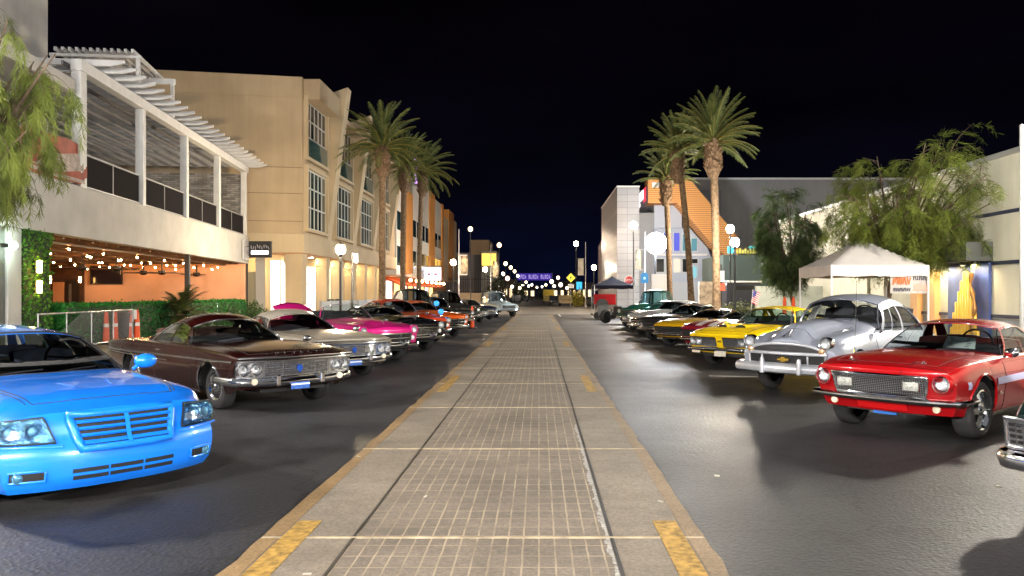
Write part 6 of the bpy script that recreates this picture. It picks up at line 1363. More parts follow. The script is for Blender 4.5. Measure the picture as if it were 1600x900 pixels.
MB().box(-.10, 0, -1.25, 1.25, 0, 2.55).build('backing', mat('navy_panel', (.03, .05, .16), .45, noise=(2, .4)), pan, bev=.01)
GOLD = mat('golden_yellow', (.74, .42, .04), .4, .2)
hts = (.45, .95, 1.3, 1.65, 2.0, 2.3, 2.3, 1.95, 1.55, 1.0, .4)
for i, hh in enumerate(hts): yy = .86-i*.16; MB().tube([(-.16, yy, 0), (-.16, yy, hh-.05), (-.16, yy, hh)], [.060, .060, .042], 10).build('pipe', GOLD, pan, smooth=50)
fg = MB(); pts = [(-.22, -.50+.10*math.sin(t_*9)-.14*t_, 2.25-2.0*t_) for t_ in [i/14 for i in range(15)]]; fg.tube(pts, [.06+.03*math.sin(i*1.7) for i in range(15)], 8); fg.build('scroll', mat('bronze', (.30, .15, .04), .4, .5), pan, smooth=60)
for k, yy in enumerate((28.2, 27.3, 26.0, 25.3)):
    s = thing('downlight', ['first small downlight under the dark canopy, beside the tent', 'second small downlight under the dark canopy, left of the deco panel', 'third small downlight under the dark canopy, right of the deco panel', 'last small downlight under the dark canopy, towards the right edge'][k], 'downlight', (wxr-.42, yy, 2.70), 0, 'downlights under the theatre canopy')
    MB().lathe([(.09, .05), (.10, -.03), (.07, -.06)], 14).build('ring', BLACK, s); MB().lathe([(.001, -.055), (.07, -.055)], 14).build('lens', glow('downlight_warm', (1, .80, .50), 240), s)
# ------------------------------------------------------------------ palms and desert trees
BARKP = mat('palm_bark', (.20, .13, .075), .9, noise=(7, .5), bump=(16, 1.0, .05)); BOOT = mat('palm_boots', (.17, .105, .06), .9, noise=(9, .5), bump=(14, 1.0, .06))
FROND = mat('palm_frond', (.07, .11, .032), .5, noise=(1.5, .45, (.16, .20, .06))); RACH = mat('palm_rachis', (.30, .25, .06), .6)
def palm(label, base, top, tr, fl, nf, seed, lo=-22, dk=1.0):
    rr = random.Random(seed); t_ = thing('palm_tree', label, 'palm tree', base, 0, 'tall date palms along the street'); H = top[2]-base[2]; dx, dy = top[0]-base[0], top[1]-base[1]
    def c_(u): q = u*u*.7+u*.3; return (dx*q, dy*q, H*u)
    m_ = MB(); m_.tube([c_(i/28) for i in range(29)], [tr*(1.25-.30*min(1, i/6))*(1+.05*(i % 2)) for i in range(29)], 14); m_.build('trunk', BARKP, t_, smooth=60)
    b_ = MB(); x, y, z = c_(1); pr = [(-1.75, 1.0), (-1.6, 1.35), (-1.35, 1.75), (-1.0, 1.45), (-.8, 1.75), (-.35, 1.9), (0, 1.6), (.25, .7)]
    b_.tube([(x-dx*.02*k[0]*-1, y, z+k[0]) for k in pr], [tr*1.12*k[1] for k in pr], 14)
    for i in range(90):
        a = i*2.4; h_ = rr.uniform(-1.5, .05); r0 = tr*1.75; b_.bar((x+r0*math.cos(a), y+r0*math.sin(a), z+h_), (x+(r0+.13)*math.cos(a), y+(r0+.13)*math.sin(a), z+h_+.20), .10, .035)
    b_.build('boots', BOOT, t_)
    cr_ = MB(); ra = MB()
    for i in range(nf):
        u = (i+.5)/nf; az = i*2.39996+rr.gauss(0, .12); elv = R(lerp(84, lo, u**1.05)+rr.gauss(0, 6)); L = fl*(lerp(.88, 1.0, u) if u < .75 else 1.0)*rr.uniform(.88, 1.08)
        drp = dk*lerp(.55, 1.05, u)*rr.uniform(.8, 1.2); n = 16; p = Vector((x, y, z+lerp(.35, -.1, u))); pts = [p.copy()]; e_ = elv
        for k in range(n):
            e_ = elv - drp*(k/n)**1.5*1.25; p = p + Vector((math.cos(az)*math.cos(e_), math.sin(az)*math.cos(e_), math.sin(e_)))*L/n; pts.append(p.copy())
        ra.tube(pts, [.030*(1-k/(n+1))+.004 for k in range(n+1)], 4, cap=False)
        side = Vector((-math.sin(az), math.cos(az), 0))
        for k in range(1, n*3):
            f = k/(n*3); i0 = min(n-1, int(f*n)); q = pts[i0].lerp(pts[i0+1], f*n-i0); d = (pts[i0+1]-pts[i0]).normalized(); up = side.cross(d)
            ll = fl*.155*(math.sin(PI*min(1, .12+f*.86))**.6)*rr.uniform(.8, 1.1)
            for s in (-1, 1):
                v = (d*.75 + side*s*.62 + up*rr.uniform(.10, .40)).normalized()*ll; v.z -= ll*.22*rr.random(); w_ = d.cross(v).normalized().cross(v).normalized()*.015
                w2 = d*.020; cr_.add([q-w2, q+v*.55-w2*.9, q+v, q+v*.5+w2*.9, q+w2], [(0, 1, 2, 3, 4)])
    cr_.build('crown', FROND, t_); ra.build('frond_stems', RACH, t_); return t_
palm('tallest left palm, nearest of three in front of the beige offices', (X(597, 48), 48, .15), (X(598, 48), 48, Z(232, 48)), .20, 3.1, 62, 1, -10)
palm('middle palm of the left trio, half hidden behind the nearest one', (X(629, 56), 56, .15), (X(632, 56), 56, Z(262, 56)), .20, 2.9, 54, 2, -8)
palm('farthest palm of the left trio in front of the striped building', (X(654, 62), 62, .15), (X(660, 62), 62, Z(272, 62)), .185, 3.1, 54, 3, -8)
palm('tallest straight palm on the right with the widest crown', (X(1120, 39), 39, .15), (X(1114, 39), 39, Z(222, 39)), .19, 2.65, 66, 4, 2, .75)
palm('leaning palm in the middle of the right trio', (X(1081, 45), 45, .15), (X(1059, 45), 45, Z(238, 45)), .175, 2.4, 50, 5, 6, .75)
palm('shortest palm of the right trio, in front of the timber band', (X(1047, 52), 52, .15), (X(1040, 52), 52, Z(280, 52)), .185, 2.4, 50, 6, 6, .75)
BARK = mat('bark', (.10, .07, .05), .9, noise=(12, .4)); BARKR = mat('red_bark', (.17, .07, .035), .85, noise=(8, .4), bump=(20, .6))
leafy(FROND, .3)
def desert_tree(label, base, c, rad, seed, lm, limbs=18, sub=9, twigs=4, tr=.11, droop=1.0, lw=.017, tl=.85):
    rr = random.Random(seed); t_ = thing('desert_tree', label, 'tree', base); B = Vector(base); C = Vector(c)-B; fork = C*.42; fork.z = max(.9, (C.z-rad[2])*.75)
    w_ = MB(); w_.tube([(0, 0, 0), fork*.5+Vector((.08, 0, 0)), fork], [tr*1.3, tr, tr*.85], 8); lf = MB(); br_ = MB()
    for i in range(limbs):
        u = rr.uniform(-.55, 1); a = i*2.39996+rr.gauss(0, .3); q = math.sqrt(max(0, 1-u*u)); k = rr.uniform(.62, .95)
        e = C + Vector((rad[0]*k*q*math.cos(a), rad[1]*k*q*math.sin(a), rad[2]*k*u))
        mid = fork.lerp(e, .5) + Vector((rr.gauss(0, .12), rr.gauss(0, .12), .22*rad[2])); pts = []
        for j in range(9):
            t2 = j/8; pts.append(fork*(1-t2)**2 + mid*2*t2*(1-t2) + e*t2*t2)
        w_.tube(pts, [tr*.55*(1-j/8)+.012 for j in range(9)], 5, cap=False)
        for s in range(sub):
            f = rr.uniform(.35, 1); j0 = min(7, int(f*8)); p = pts[j0].lerp(pts[j0+1], f*8-j0)
            out = ((p-C).normalized()*.8 + Vector((rr.gauss(0, .6), rr.gauss(0, .6), rr.gauss(.15, .5)))).normalized(); L = tl*rr.uniform(.5, 1.1)
            q2 = p; line = [p]
            for g in range(6):
                out = (out + Vector((0, 0, -.16*droop))).normalized(); q2 = q2 + out*L/6; line.append(q2)
            br_.tube(line, [.012-.0016*g for g in range(7)], 3, cap=False)
            for tw in range(twigs):
                g = rr.randrange(1, 6); z = line[g]; dd = (out + Vector((rr.gauss(0, .7), rr.gauss(0, .7), rr.gauss(-.1, .4)))).normalized(); l2 = tl*rr.uniform(.35, .75); tp = [z]
                for h in range(5):
                    dd = (dd + Vector((0, 0, -.30*droop))).normalized(); z = z + dd*l2/5; tp.append(z)
                for h in range(52):
                    f2 = rr.random()*5; h0 = min(4, int(f2)); o = tp[h0].lerp(tp[h0+1], f2-h0); v = ((tp[h0+1]-tp[h0]).normalized() + Vector((rr.gauss(0, .7), rr.gauss(0, .7), rr.gauss(-.25*droop, .5)))).normalized()*rr.uniform(.12, .30)
                    wv_ = v.orthogonal().normalized()*lw*.5; lf.add([o-wv_, o+v*.6-wv_, o+v, o+v*.5+wv_], [(0, 1, 2, 3)])
    w_.build('trunk', mat('tree_bark', (.10, .07, .045), .9, noise=(8, .5), bump=(20, .6)), t_, smooth=60); tag(br_.build('twigs', BARK, t_), kind='stuff'); lf.build('crown', lm, t_); return t_
PV = mat('palo_verde_leaf', (.10, .14, .020), .55, noise=(1.6, .45, (.25, .31, .055))); PVD = mat('mesquite_leaf', (.055, .095, .035), .6, noise=(1.4, .45, (.12, .18, .06)))  # second leaf is darker: the small tree's backlit shade put into its colour
leafy(PV); leafy(PVD)
desert_tree('large feathery yellow green tree over the white canopy tent', (12.1, 28.6, .15), (12.0, 25.6, 4.9), (2.6, 3.1, 2.0), 51, PV, 36, 8, 5, .10, tl=1.15, lw=.016)
desert_tree('smaller dark feathery tree left of the white canopy tent', (X(1242, 31), 31, .15), (X(1226, 31), 31, 4.05), (1.35, 1.4, 1.8), 52, PVD, 24, 7, 5, .07, tl=.85, lw=.015)
desert_tree('weeping yellow green tree hanging in from the left edge over the bar', (-11.4, 14.6, .15), (-10.75, 15.5, 5.7), (1.55, 1.8, 2.2), 53, PV, 24, 8, 5, .13, 2.2, .010, 1.1)
sp_ = thing('sago_palm', 'low spiky palm bush in front of the black post of the bar', 'plant', (X(283, 31), 31, .15)); rr = random.Random(6); m_ = MB()
for i in range(90):
    az = i*2.4; elv = R(rr.uniform(-12, 82)); p = Vector((0, 0, .75)); L = rr.uniform(1.0, 1.5); side = Vector((-math.sin(az), math.cos(az), 0))
    for k in range(14):
        e_ = elv-1.1*(k/14)**1.6; d = Vector((math.cos(az)*math.cos(e_), math.sin(az)*math.cos(e_), math.sin(e_))); p2 = p+d*L/14
        for s in (-1, 1):
            v = (d*.6+side*s*.8).normalized()*.24; m_.add([p, p+v*.6+d*.02, p+v, p2], [(0, 1, 2, 3)])
        p = p2
m_.build('fronds', mat('sago_leaf', (.03, .055, .012), .5, noise=(3, .5, (.10, .12, .03))), sp_); MB().tube([(0, 0, 0), (0, 0, .8)], [.2, .16], 10).build('trunk', BOOT, sp_)
shrub('shrub', 'clump of olive shrubs at the foot of the food truck', (X(1150, 46), 46, .15), 2.2, .8, 1.1, 1500, .14, LEAF_O, 61)
# ------------------------------------------------------------------ street lamps
POLE = mat('lamp_pole', (.03, .032, .035), .45, .3)
def lamp_post(label, X_, Y_, h, r=.2, glowm=None, arm=None, tall=False, cat='street lamp', group='street lamps', z0=.15):
    t_ = thing('street_lamp', label, cat, (X_, Y_, z0), 0, group); h -= z0; m_ = MB()
    top = h-r-.05
    m_.lathe([(.001, 0), (.20, 0), (.20, .08), (.13, .16), (.11, .5), (.075, .62), (.055, .9), (.05, top)], 14); m_.tube([(0, 0, top-.3), (0, 0, top-.2)], .075, 10); m_.lathe([(.05, top), (.10, top+.03), (.12, top+.07), (.001, top+.08)], 14); m_.build('pole', POLE, t_, smooth=50)
    o = MB().ball((0, 0, h), r, 14, 10, (1, 1, 1.1)).build('globe', glowm, t_, smooth=80)
    MB().lathe([(r*.55, h+r*.98), (r*.35, h+r*1.2), (.03, h+r*1.35), (.001, h+r*1.6)], 14).build('finial', POLE, t_, smooth=50)
    return t_
GW = glow('lamp_globe', (1, .78, .50), 430); GN = glow('lamp_globe_neutral', (1, .86, .66), 520); GWH = glow('lamp_globe_white', (1, .94, .86), 1500); GNR = glow('lamp_globe_right', (1, .92, .78), 430); GNL = glow('lamp_globe_left', (1, .93, .84), 560); GS = glow('lamp_stripe', (1, .74, .52), 220); GF = globe_mat('lamp_far', (1, .80, .52), 14, (1, .45, .16), 4); GFW = globe_mat('lamp_far_white', (1, .92, .80), 14, (1, .6, .35), 4); GR = globe_mat('lamp_far_red', (1, .70, .55), 12, (1, .25, .10), 4); GJ = globe_mat('lamp_junction', (1, .88, .68), 170, (1, .5, .2), 2)
lamp_post('glowing globe lamp in front of the beige office windows', X(532, 37.5), 37.5, Z(390, 37.5), .23, GW)
lamp_post('globe lamp left of the nearest parked wagon, out of the picture', -9.5, 9.5, 4.2, .18, GNL)
lamp_post('globe lamp on the left pavement behind the viewer', -9.5, -5, 4.6, .24, GWH)
lamp_post('globe lamp on the right pavement beside the red coupe, out of the picture', 11.7, 16.5, 4.6, .25, GNR)
lamp_post('globe lamp on the right pavement behind the viewer', 9.3, -5, 4.6, .24, GWH)
lamp_post('globe lamp standing in the street behind the viewer', -.4, -9, 6.2, .26, GWH)  # added unseen lamp, throws front light on the cars
lamp_post('lower globe lamp right of the tallest right palm', X(1148, 36), 36, Z(379, 36), .20, GNR)
lamp_post('upper globe lamp beside the tallest right palm', X(1141, 50), 50, Z(358, 50), .24, GN)
lamp_post('globe lamp before the tile tower', X(990, 68), 68, Z(352, 68), .30, GS)
lamp_post('lamp on the plinth below the timber band', X(1113, 73), 73, Z(410, 73), .18, GFW)
FARL = [(708, 410, 78, .34, GS, 'pinkish globe lamp before the end pier of the striped building'), (735, 358, 86, .34, GF, 'high lamp above the low grey building'), (780, 383, 106, .40, GF, 'high lamp right of the kiosk building'), (758, 421, 98, .36, GJ, 'globe lamp before the kiosk building'),
        (790, 412, 132, .42, GF, 'lamp second down the far left lamp row'), (798, 418, 146, .42, GF, 'lamp third down the far left lamp row'), (804, 424, 160, .42, GF, 'lamp fourth down the far left lamp row'), (809, 431, 176, .42, GFW, 'last lamp of the far left lamp row'), (793, 435, 112, .42, GR, 'reddish lamp low in the far left lamp row'),
        (780, 445, 125, .36, GFW, 'white lamp low beside the far kiosk'), (817, 446, 190, .4, GFW, 'small white lamp under the violet banner, left one'), (826, 447, 205, .4, GFW, 'small white lamp under the violet banner, right one'), (900, 381, 100, .40, GJ, 'high lamp left of the pale pole banner'), (928, 418, 88, .33, GJ, 'globe lamp left of the side wing of the corner building'),
        (862, 440, 170, .55, GFW, 'white lamp right under the end of the violet banner'), (876, 445, 150, .5, GFW, 'bright white lamp left of the diamond sign'), (866, 447, 190, .45, GFW, 'low white lamp by the distant yellow vehicle'),
        (822, 441, 215, .45, GF, 'faint warm lamp just below the left part of the violet banner'), (831, 445, 235, .45, GFW, 'faint pale lamp below the middle of the violet banner'), (839, 449, 255, .45, GF, 'lowest warm lamp near the vanishing point of the street'), (847, 448, 245, .45, GFW, 'pale lamp just right of the vanishing point of the street'),
        (853, 445, 225, .45, GF, 'warm lamp left of the distant yellow van'), (886, 450, 165, .42, GF, 'low warm lamp above the cream car beyond the junction'), (812, 450, 170, .42, GF, 'low warm lamp above the pale car behind the left row'), (800, 448, 150, .40, GFW, 'low pale lamp right of the reddish far lamp'),
        (786, 428, 120, .36, GFW, 'pale lamp between the reddish far lamp and the kiosk'), (872, 434, 160, .45, GF, 'warm lamp beside the right end of the violet banner')]
for px, py, d_, r, gm, lab in FARL: lamp_post(lab, X(px, d_), d_, Z(py, d_), r*.78, gm)
# the strong white floodlight on its mast, ball oversized to take in its glare
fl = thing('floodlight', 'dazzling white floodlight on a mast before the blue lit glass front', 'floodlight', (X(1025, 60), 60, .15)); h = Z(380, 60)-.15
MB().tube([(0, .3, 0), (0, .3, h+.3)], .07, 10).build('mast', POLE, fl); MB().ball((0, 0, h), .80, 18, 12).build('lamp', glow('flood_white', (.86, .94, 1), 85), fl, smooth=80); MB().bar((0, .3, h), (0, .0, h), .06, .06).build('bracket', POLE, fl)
# signal and banner poles
def banner_pole(label, px, d_, htop, bx0, bx1, by0, by1, m1, kind='pole'):
    t_ = thing('banner_pole', label, 'pole', (X(px, d_), d_, .15), 0, 'banner poles'); h = Z(htop, d_)-.15; MB().lathe([(.001, 0), (.16, 0), (.14, .25), (.07, .4), (.06, h), (.001, h)], 12).build('post', STEEL_G, t_, smooth=50)
    x0, x1 = X(bx0, d_)-X(px, d_), X(bx1, d_)-X(px, d_); z0, z1 = Z(by1, d_)-.15, Z(by0, d_)-.15
    MB().grid(4, 6, lambda a, b: (lerp(x0, x1, a), .06*math.sin(b*4), lerp(z0, z1, b))).build('banner_cloth', m1, t_, solid=.02, smooth=60)
    m_ = MB()
    for z in (z0, z1): m_.tube([(0, 0, z), (x0 if abs(x0) > abs(x1) else x1, 0, z)], .025, 6)
    m_.build('banner_arm', STEEL_G, t_); return t_
PB = mat('pale_banner', (.50, .46, .36), .7, noise=(1.2, .35)); DB = mat('dark_banner', (.10, .08, .08), .7, noise=(2.5, .6, (.38, .30, .18)))
banner_pole('tall grey pole with dark banner at the end of the striped building', 717, 82, 358, 720, 731, 400, 428, DB)
banner_pole('grey pole with tan banner before the kiosk building', 767, 100, 383, 770, 779, 408, 433, DB)
banner_pole('grey pole with a pale banner at the far right kerb', 915, 96, 378, 903, 912, 404, 430, PB)
banner_pole('grey pole with dark patterned banner at the tile tower', 1008, 66, 362, 993, 1002, 390, 422, DB)
sgp = thing('signal_pole', 'black pole with a small boxed sign in front of the beige shopfronts', 'pole', (X(550.5, 40), 40, .15)); MB().lathe([(.001, 0), (.13, 0), (.11, .3), (.06, .4), (.055, 3.75), (.001, 3.75)], 12).build('post', POLE, sgp, smooth=50); MB().box(.06, .32, -.08, .08, 3.1, 3.6).build('box_sign', mat('slate_box', (.10, .13, .15), .5), sgp, bev=.02)
for i, (px, d_, lab) in enumerate(((1127, 44, 'pole with white sign and red walk signal before the food truck'),)):
    t_ = thing('signal_pole', lab, 'pole', (X(px, d_), d_, .15)); MB().tube([(0, 0, 0), (0, 0, 3.2)], .05, 10).build('post', POLE, t_); MB().box(-.16, .16, -.08, -.04, 2.25, 2.85).build('white_sign', PAPERW, t_, bev=.01); MB().box(-.16, .16, -.2, -.06, 1.75, 2.15).build('signal_box', mat('signal_red', (.7, .05, .02), .5, emit=(1, .06, .02), estr=.6), t_, bev=.02)
ep = thing('grey_pole', 'tall pale grey pole at the right edge of the picture', 'pole', (X(1597, 20), 20, .15)); MB().tube([(0, 0, 0), (0, 0, Z(195, 20)-.15)], .06, 10).build('post', STEEL_G, ep)
# signs
def post_sign(name, label, px, py, d_, size, shape, m, cat='sign', back=None, border=None):
    t_ = thing(name, label, cat, (X(px, d_), d_, .15)); z = Z(py, d_)-.15; MB().tube([(0, .03, 0), (0, .03, z+size*.4)], .035, 8).build('post', STEEL_G, t_)
    n, a0 = {'oct': (8, PI/8), 'dia': (4, 0), 'sq': (4, PI/4)}[shape]; poly = [(size*math.cos(a0+2*PI*k/n), size*math.sin(a0+2*PI*k/n)) for k in range(n)]
    MB().prism(poly, lambda a, b, t: (a, t, z+b), -.02, 0).build('plate', border or m, t_); MB().prism([(a*.9, b*.9) for a, b in poly], lambda a, b, t: (a, t, z+b), -.026, -.021).build('face', m, t_); return t_, z
t_, z = post_sign('stop_sign', 'red octagonal stop sign between the black tent and the tile tower', 983, 438, 58, .36, 'oct', mat('sign_red_face', (.50, .02, .02), .4), border=PAPERW)
text('STOP', .24, PAPERW, face_mat((0, -.032, z), (1, 0, 0), (0, 0, 1)), t_, 'lettering', .003)
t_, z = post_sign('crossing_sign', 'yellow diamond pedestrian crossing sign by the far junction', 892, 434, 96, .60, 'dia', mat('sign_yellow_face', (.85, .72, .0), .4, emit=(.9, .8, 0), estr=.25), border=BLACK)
m_ = MB(); m_.ball((0, -.035, z+.19), .07, 8, 6); m_.bar((0, -.035, z+.12), (0, -.035, z-.08), .11, .02, up=(0, 1, 0)); m_.bar((0, -.035, z-.06), (-.12, -.035, z-.30), .06, .02, up=(0, 1, 0)); m_.bar((0, -.035, z-.06), (.12, -.035, z-.30), .06, .02, up=(0, 1, 0)); m_.bar((-.02, -.035, z+.10), (-.17, -.035, z-.06), .05, .02, up=(0, 1, 0)); m_.bar((.02, -.035, z+.10), (.17, -.035, z-.04), .05, .02, up=(0, 1, 0)); m_.build('walking_figure', BLACK, t_)
MB().box(-.35, .35, -.02, .0, z-1.25, z-.75).build('lower_plate', PAPERW, t_)
bs_ = thing('blue_sign', 'blue round topped sign with a pale mark left of the floodlight', 'sign', (X(1007, 57), 57, .15)); z = Z(434, 57)-.15
MB().tube([(0, .03, 0), (0, .03, z)], .04, 8).build('post', STEEL_G, bs_); MB().prism([(-.27, -.38), (.27, -.38), (.27, .15)]+[(.27*math.cos(a), .15+.23*math.sin(a)) for a in [PI*i/10 for i in range(1, 10)]]+[(-.27, .15)], lambda a, b, t: (a, t, z+b), -.03, 0).build('face', mat('sign_blue', (.02, .22, .60), .4), bs_); MB().box(-.08, .08, -.04, -.031, z-.12, z+.06).build('mark', mat('pale_mark', (.4, .75, .8), .5), bs_)
cy2 = thing('cyan_sign', 'small cyan sign on a yellow lit column at the far right kerb', 'sign', (X(905, 100), 100, .15)); z = Z(446, 100)-.15; MB().box(-.35, .35, -.05, .05, z-.5, z+.45).build('face', glow('cyan_face', (.02, .45, .75), .4), cy2, bev=.05); MB().tube([(0, 0, 0), (0, 0, z)], .06, 8).build('post', POLE, cy2)
shrub('shrub', 'yellow lit hedge bush by the cyan sign', (X(904, 98), 98, .15), 1.1, .8, 2.0, 700, .25, mat('yellow_leaf', (.25, .22, .02), .6, noise=(2, .5)), 71)
# ------------------------------------------------------------------ canopies
CANV = mat('white_canvas', (.60, .565, .555), .8, noise=(2.5, .06)); NCAN = mat('black_canvas', (.008, .008, .016), .9, spec=.1)
def canopy(name, label, x0, x1, y0, y1, ze, zp_, val, m, legs):
    t_ = thing(name, label, 'canopy tent', (x0, y0, .15)); X1, Y1 = x1-x0, y1-y0; cx, cy_ = X1/2, Y1/2; e = ze-.15; p = zp_-.15; mb = MB()
    def hgt(x, y):
        a = max(abs(x-cx)/cx, abs(y-cy_)/cy_); return lerp(p, e, a**.78) + .05*math.sin(a*PI)*0
    N = 20; mb.grid(N, N, lambda a, b: (X1*a, Y1*b, hgt(X1*a, Y1*b)))
    mb.build('roof', m, t_, smooth=22)
    v = MB()
    for (a0, b0, a1, b1) in ((0, 0, X1, 0), (X1, 0, X1, Y1), (X1, Y1, 0, Y1), (0, Y1, 0, 0)): v.grid(12, 2, lambda a, b: (lerp(a0, a1, a), lerp(b0, b1, a), e-val*b+.02*b*math.cos(a*14)))
    v.build('valance', m, t_, smooth=60)
    for sx_, sy_ in ((.02, .02), (X1-.02, .02), (X1-.02, Y1-.02), (.02, Y1-.02)):
        l_ = MB().box(sx_-.025, sx_+.025, sy_-.025, sy_+.025, 0, e).build('leg', legs, t_); MB().box(sx_-.08, sx_+.08, sy_-.08, sy_+.08, 0, .12).build('foot', BLACK, l_)
    tr_ = MB()
    for k in range(4):
        tr_.bar((X1*k/4, .03, e-.1 if k % 2 else e-.35), (X1*(k+1)/4, .03, e-.35 if k % 2 else e-.1), .02, .02); tr_.bar((.03, Y1*k/4, e-.1 if k % 2 else e-.35), (.03, Y1*(k+1)/4, e-.35 if k % 2 else e-.1), .02, .02)
    tr_.build('truss', legs, t_); return t_
tent = canopy('canopy_tent', 'white pop up canopy tent on the right pavement', 8.95, 11.95, 24.5, 27.5, 2.60, 3.62, .34, CANV, STEEL_W)
pst = thing('hanging_banner', 'white banner with orange and black lettering hung under the front edge of the white tent', 'banner', (11.40, 24.62, .15))
MB().grid(8, 4, lambda a, b: (-.58+1.16*a, .03*math.sin(a*8), 1.58+.60*b)).build('cloth', mat('banner_pale', (.42, .39, .37), .7, noise=(5, .2)), pst, solid=.004)
m_ = MB(); m2 = MB(); r_ = random.Random(14)
for i in range(9): xx = -.50+.062*i; m_.cbox((xx, -.03, 1.98+r_.uniform(-.04, .04)), (.045, .006, .22), Matrix.Rotation(r_.uniform(-.4, .4), 3, 'Y'))
for i in range(7): xx = .12+.06*i; m2.cbox((xx, -.03, 2.05), (.035, .006, .13), Matrix.Rotation(r_.uniform(-.3, .3), 3, 'Y'))
for i in range(9): xx = -.48+.06*i; m2.cbox((xx, -.03, 1.70), (.04, .006, .11), Matrix.Rotation(r_.uniform(-.3, .3), 3, 'Y'))
m_.build('orange_lettering', mat('banner_orange', (.55, .14, .04), .7), pst); m2.build('black_lettering', mat('banner_black', (.07, .07, .09), .7), pst)
MB().box(.10, .54, -.035, -.031, 1.66, 1.86).build('pink_block', mat('banner_pink', (.58, .30, .24), .7), pst); MB().tube([(-.58, 0, 2.18), (-.58, 0, 2.4)], .006, 4).tube([(.5, 0, 2.18), (.5, 0, 2.4)], .006, 4).build('cord', BLACK, pst)
canopy('canopy_tent', 'black pop up canopy tent far down the right side', X(927, 58), X(984, 58)+.2, 57, 60, 2.35, 3.05, .25, NCAN, STEEL_G)
# ------------------------------------------------------------------ barrier, cones, flag and other small things
br_ = thing('crowd_barrier', 'grey metal crowd barrier in front of the clipped hedge', 'barrier', (-13.0, 25.6, .15), math.atan2(-.993, .117)+PI)
m_ = MB(); m_.tube([(-6, 0, 1.06), (0, 0, 1.06)], .022, 8); m_.tube([(-6, 0, .14), (0, 0, .14)], .018, 8); m_.build('rails', STEEL_G, br_)
for k in range(5): MB().tube([(-1.5*k, 0, 0), (-1.5*k, 0, 1.06)], .02, 8).build('post', STEEL_G, br_)
m_ = MB()
for i in range(60): m_.tube([(-.03-.1*i, 0, .14), (-.03-.06*i, 0, 1.05)], .005, 4, cap=False)
m_.build('bars', STEEL_G, br_); MB().box(.05, .30, -.02, .02, .75, 1.05).build('end_loop', STEEL_G, br_)
CON = mat('cone_orange', (.60, .065, .008), .55, emit=(1, .12, .01), estr=.04); REF = mat('cone_white_band', (.75, .74, .72), .4)
def tube_cone(label, x, y, h=1.05, z0=0, group='tall orange tube cones'):
    t_ = thing('traffic_cone', label, 'traffic cone', (x, y, z0), 0, group); MB().box(-.2, .2, -.2, .2, 0, .05).build('base', BLACK, t_, bev=.02)
    MB().lathe([(.10, .05), (.085, h*.4), (.06, h*.9), (.05, h-.08), (.035, h-.05), (.05, h-.03), (.04, h), (.001, h)], 14).build('body', CON, t_, smooth=50)
    for z in (.55, .78): MB().lathe([(lerp(.085, .06, (z-.4)/.5)+.004, h*z-.05), (lerp(.085, .06, (z-.4)/.5)+.001, h*z+.06)], 14).build('band', REF, t_); return t_
for k, px in enumerate((166, 180, 203, 214)): tube_cone(['leftmost orange tube cone behind the crowd barrier', 'second orange tube cone behind the crowd barrier', 'third orange tube cone behind the crowd barrier', 'rightmost orange tube cone by the barrier end'][k], X(px, 25+k*.35), 25+k*.35, 1.05, .15)
tube_cone('lone orange tube cone beside the dark parked cars on the left', X(738, 40), 40, 1.1)
for k, px in enumerate((1226, 1244)): tube_cone(['left orange cone beyond the yellow coupe roof', 'right orange cone beyond the yellow coupe roof'][k], X(px, 28.5), 28.5+.3*k, 1.45, .15)
bin_ = thing('litter_bin', 'dark litter bin between the orange cones and the hedge', 'bin', (X(192, 25.7), 25.7, .15)); MB().lathe([(.001, 0), (.24, 0), (.27, .9), (.29, .92), (.29, .97), (.001, 1.0)], 16).build('bin_body', BLACK, bin_, smooth=50)
fg_ = thing('flag', 'small stars and stripes flag on a staff beyond the yellow coupe', 'flag', (X(1172, 20.4), 20.4, 1.25)); fg_.scale = (.72, .72, .8); MB().tube([(0, 0, -.35), (.10, 0, .72)], .008, 6).build('staff', STEEL_W, fg_)
FR, FW, FB = mat('flag_red', (.5, .03, .04), .7), mat('flag_white', (.65, .62, .62), .7), mat('flag_blue', (.04, .05, .22), .7)
for i in range(13):
    MB().grid(6, 1, lambda a, b: (.10+.02-.01*i*.7+.26*a-.06*a*(i/13), .03*math.sin(a*7), .70-.030*i-.030*b-.10*a)).build('stripe', FR if i % 2 == 0 else FW, fg_)
MB().grid(3, 2, lambda a, b: (.105+.012+.12*a-.04*b, .03*math.sin(a*3.2)-.004, .70-.20*b-.05*a)).build('canton', FB, fg_)
ct = thing('equipment_cart', 'red equipment cart with grey box below, under the black tent', 'cart', (X(945, 55), 55, 0)); MB().box(-.75, .72, -.4, .4, 1.0, 1.72).build('red_chest', mat('cart_red', (.34, .004, .008), .6, spec=.2), ct, bev=.03); MB().box(-.5, .25, -.45, .35, .25, .98).build('grey_box', mat('cart_grey', (.10, .11, .12), .5), ct, bev=.03)
for xx in (-.55, .5): MB().lathe([(.001, -.05), (.24, -.05), (.25, .05), (.001, .05)], 16, c=(xx, -.3, .25), axis='y').build('wheel', RUBBER, ct)
MB().prism([(.42*math.cos(PI*i/12)-.2, 1.0+.40*math.sin(PI*i/12)) for i in range(13)], lambda a, b, t: (a, t, b), -.43, -.405).build('dark_arch', BLACK, ct)
hr = thing('hot_rod', 'bare black hot rod chassis with exposed front wheels before the green pickup', 'car', (X(962, 46.5), 46.5, 0), R(-140))
m_ = MB(); m_.box(-3.0, .2, -.38, -.28, .38, .50).box(-3.0, .2, .28, .38, .38, .50).tube([(0, -.75, .36), (0, .75, .36)], .04, 8).box(-.1, .1, -.4, .4, .42, .52); m_.build('frame', BLACK, hr)
for xw in (0, -2.8):
    for sg in (-1, 1): wheel(hr, xw, sg*.82, .40, .24, sg, 'dark', 0)
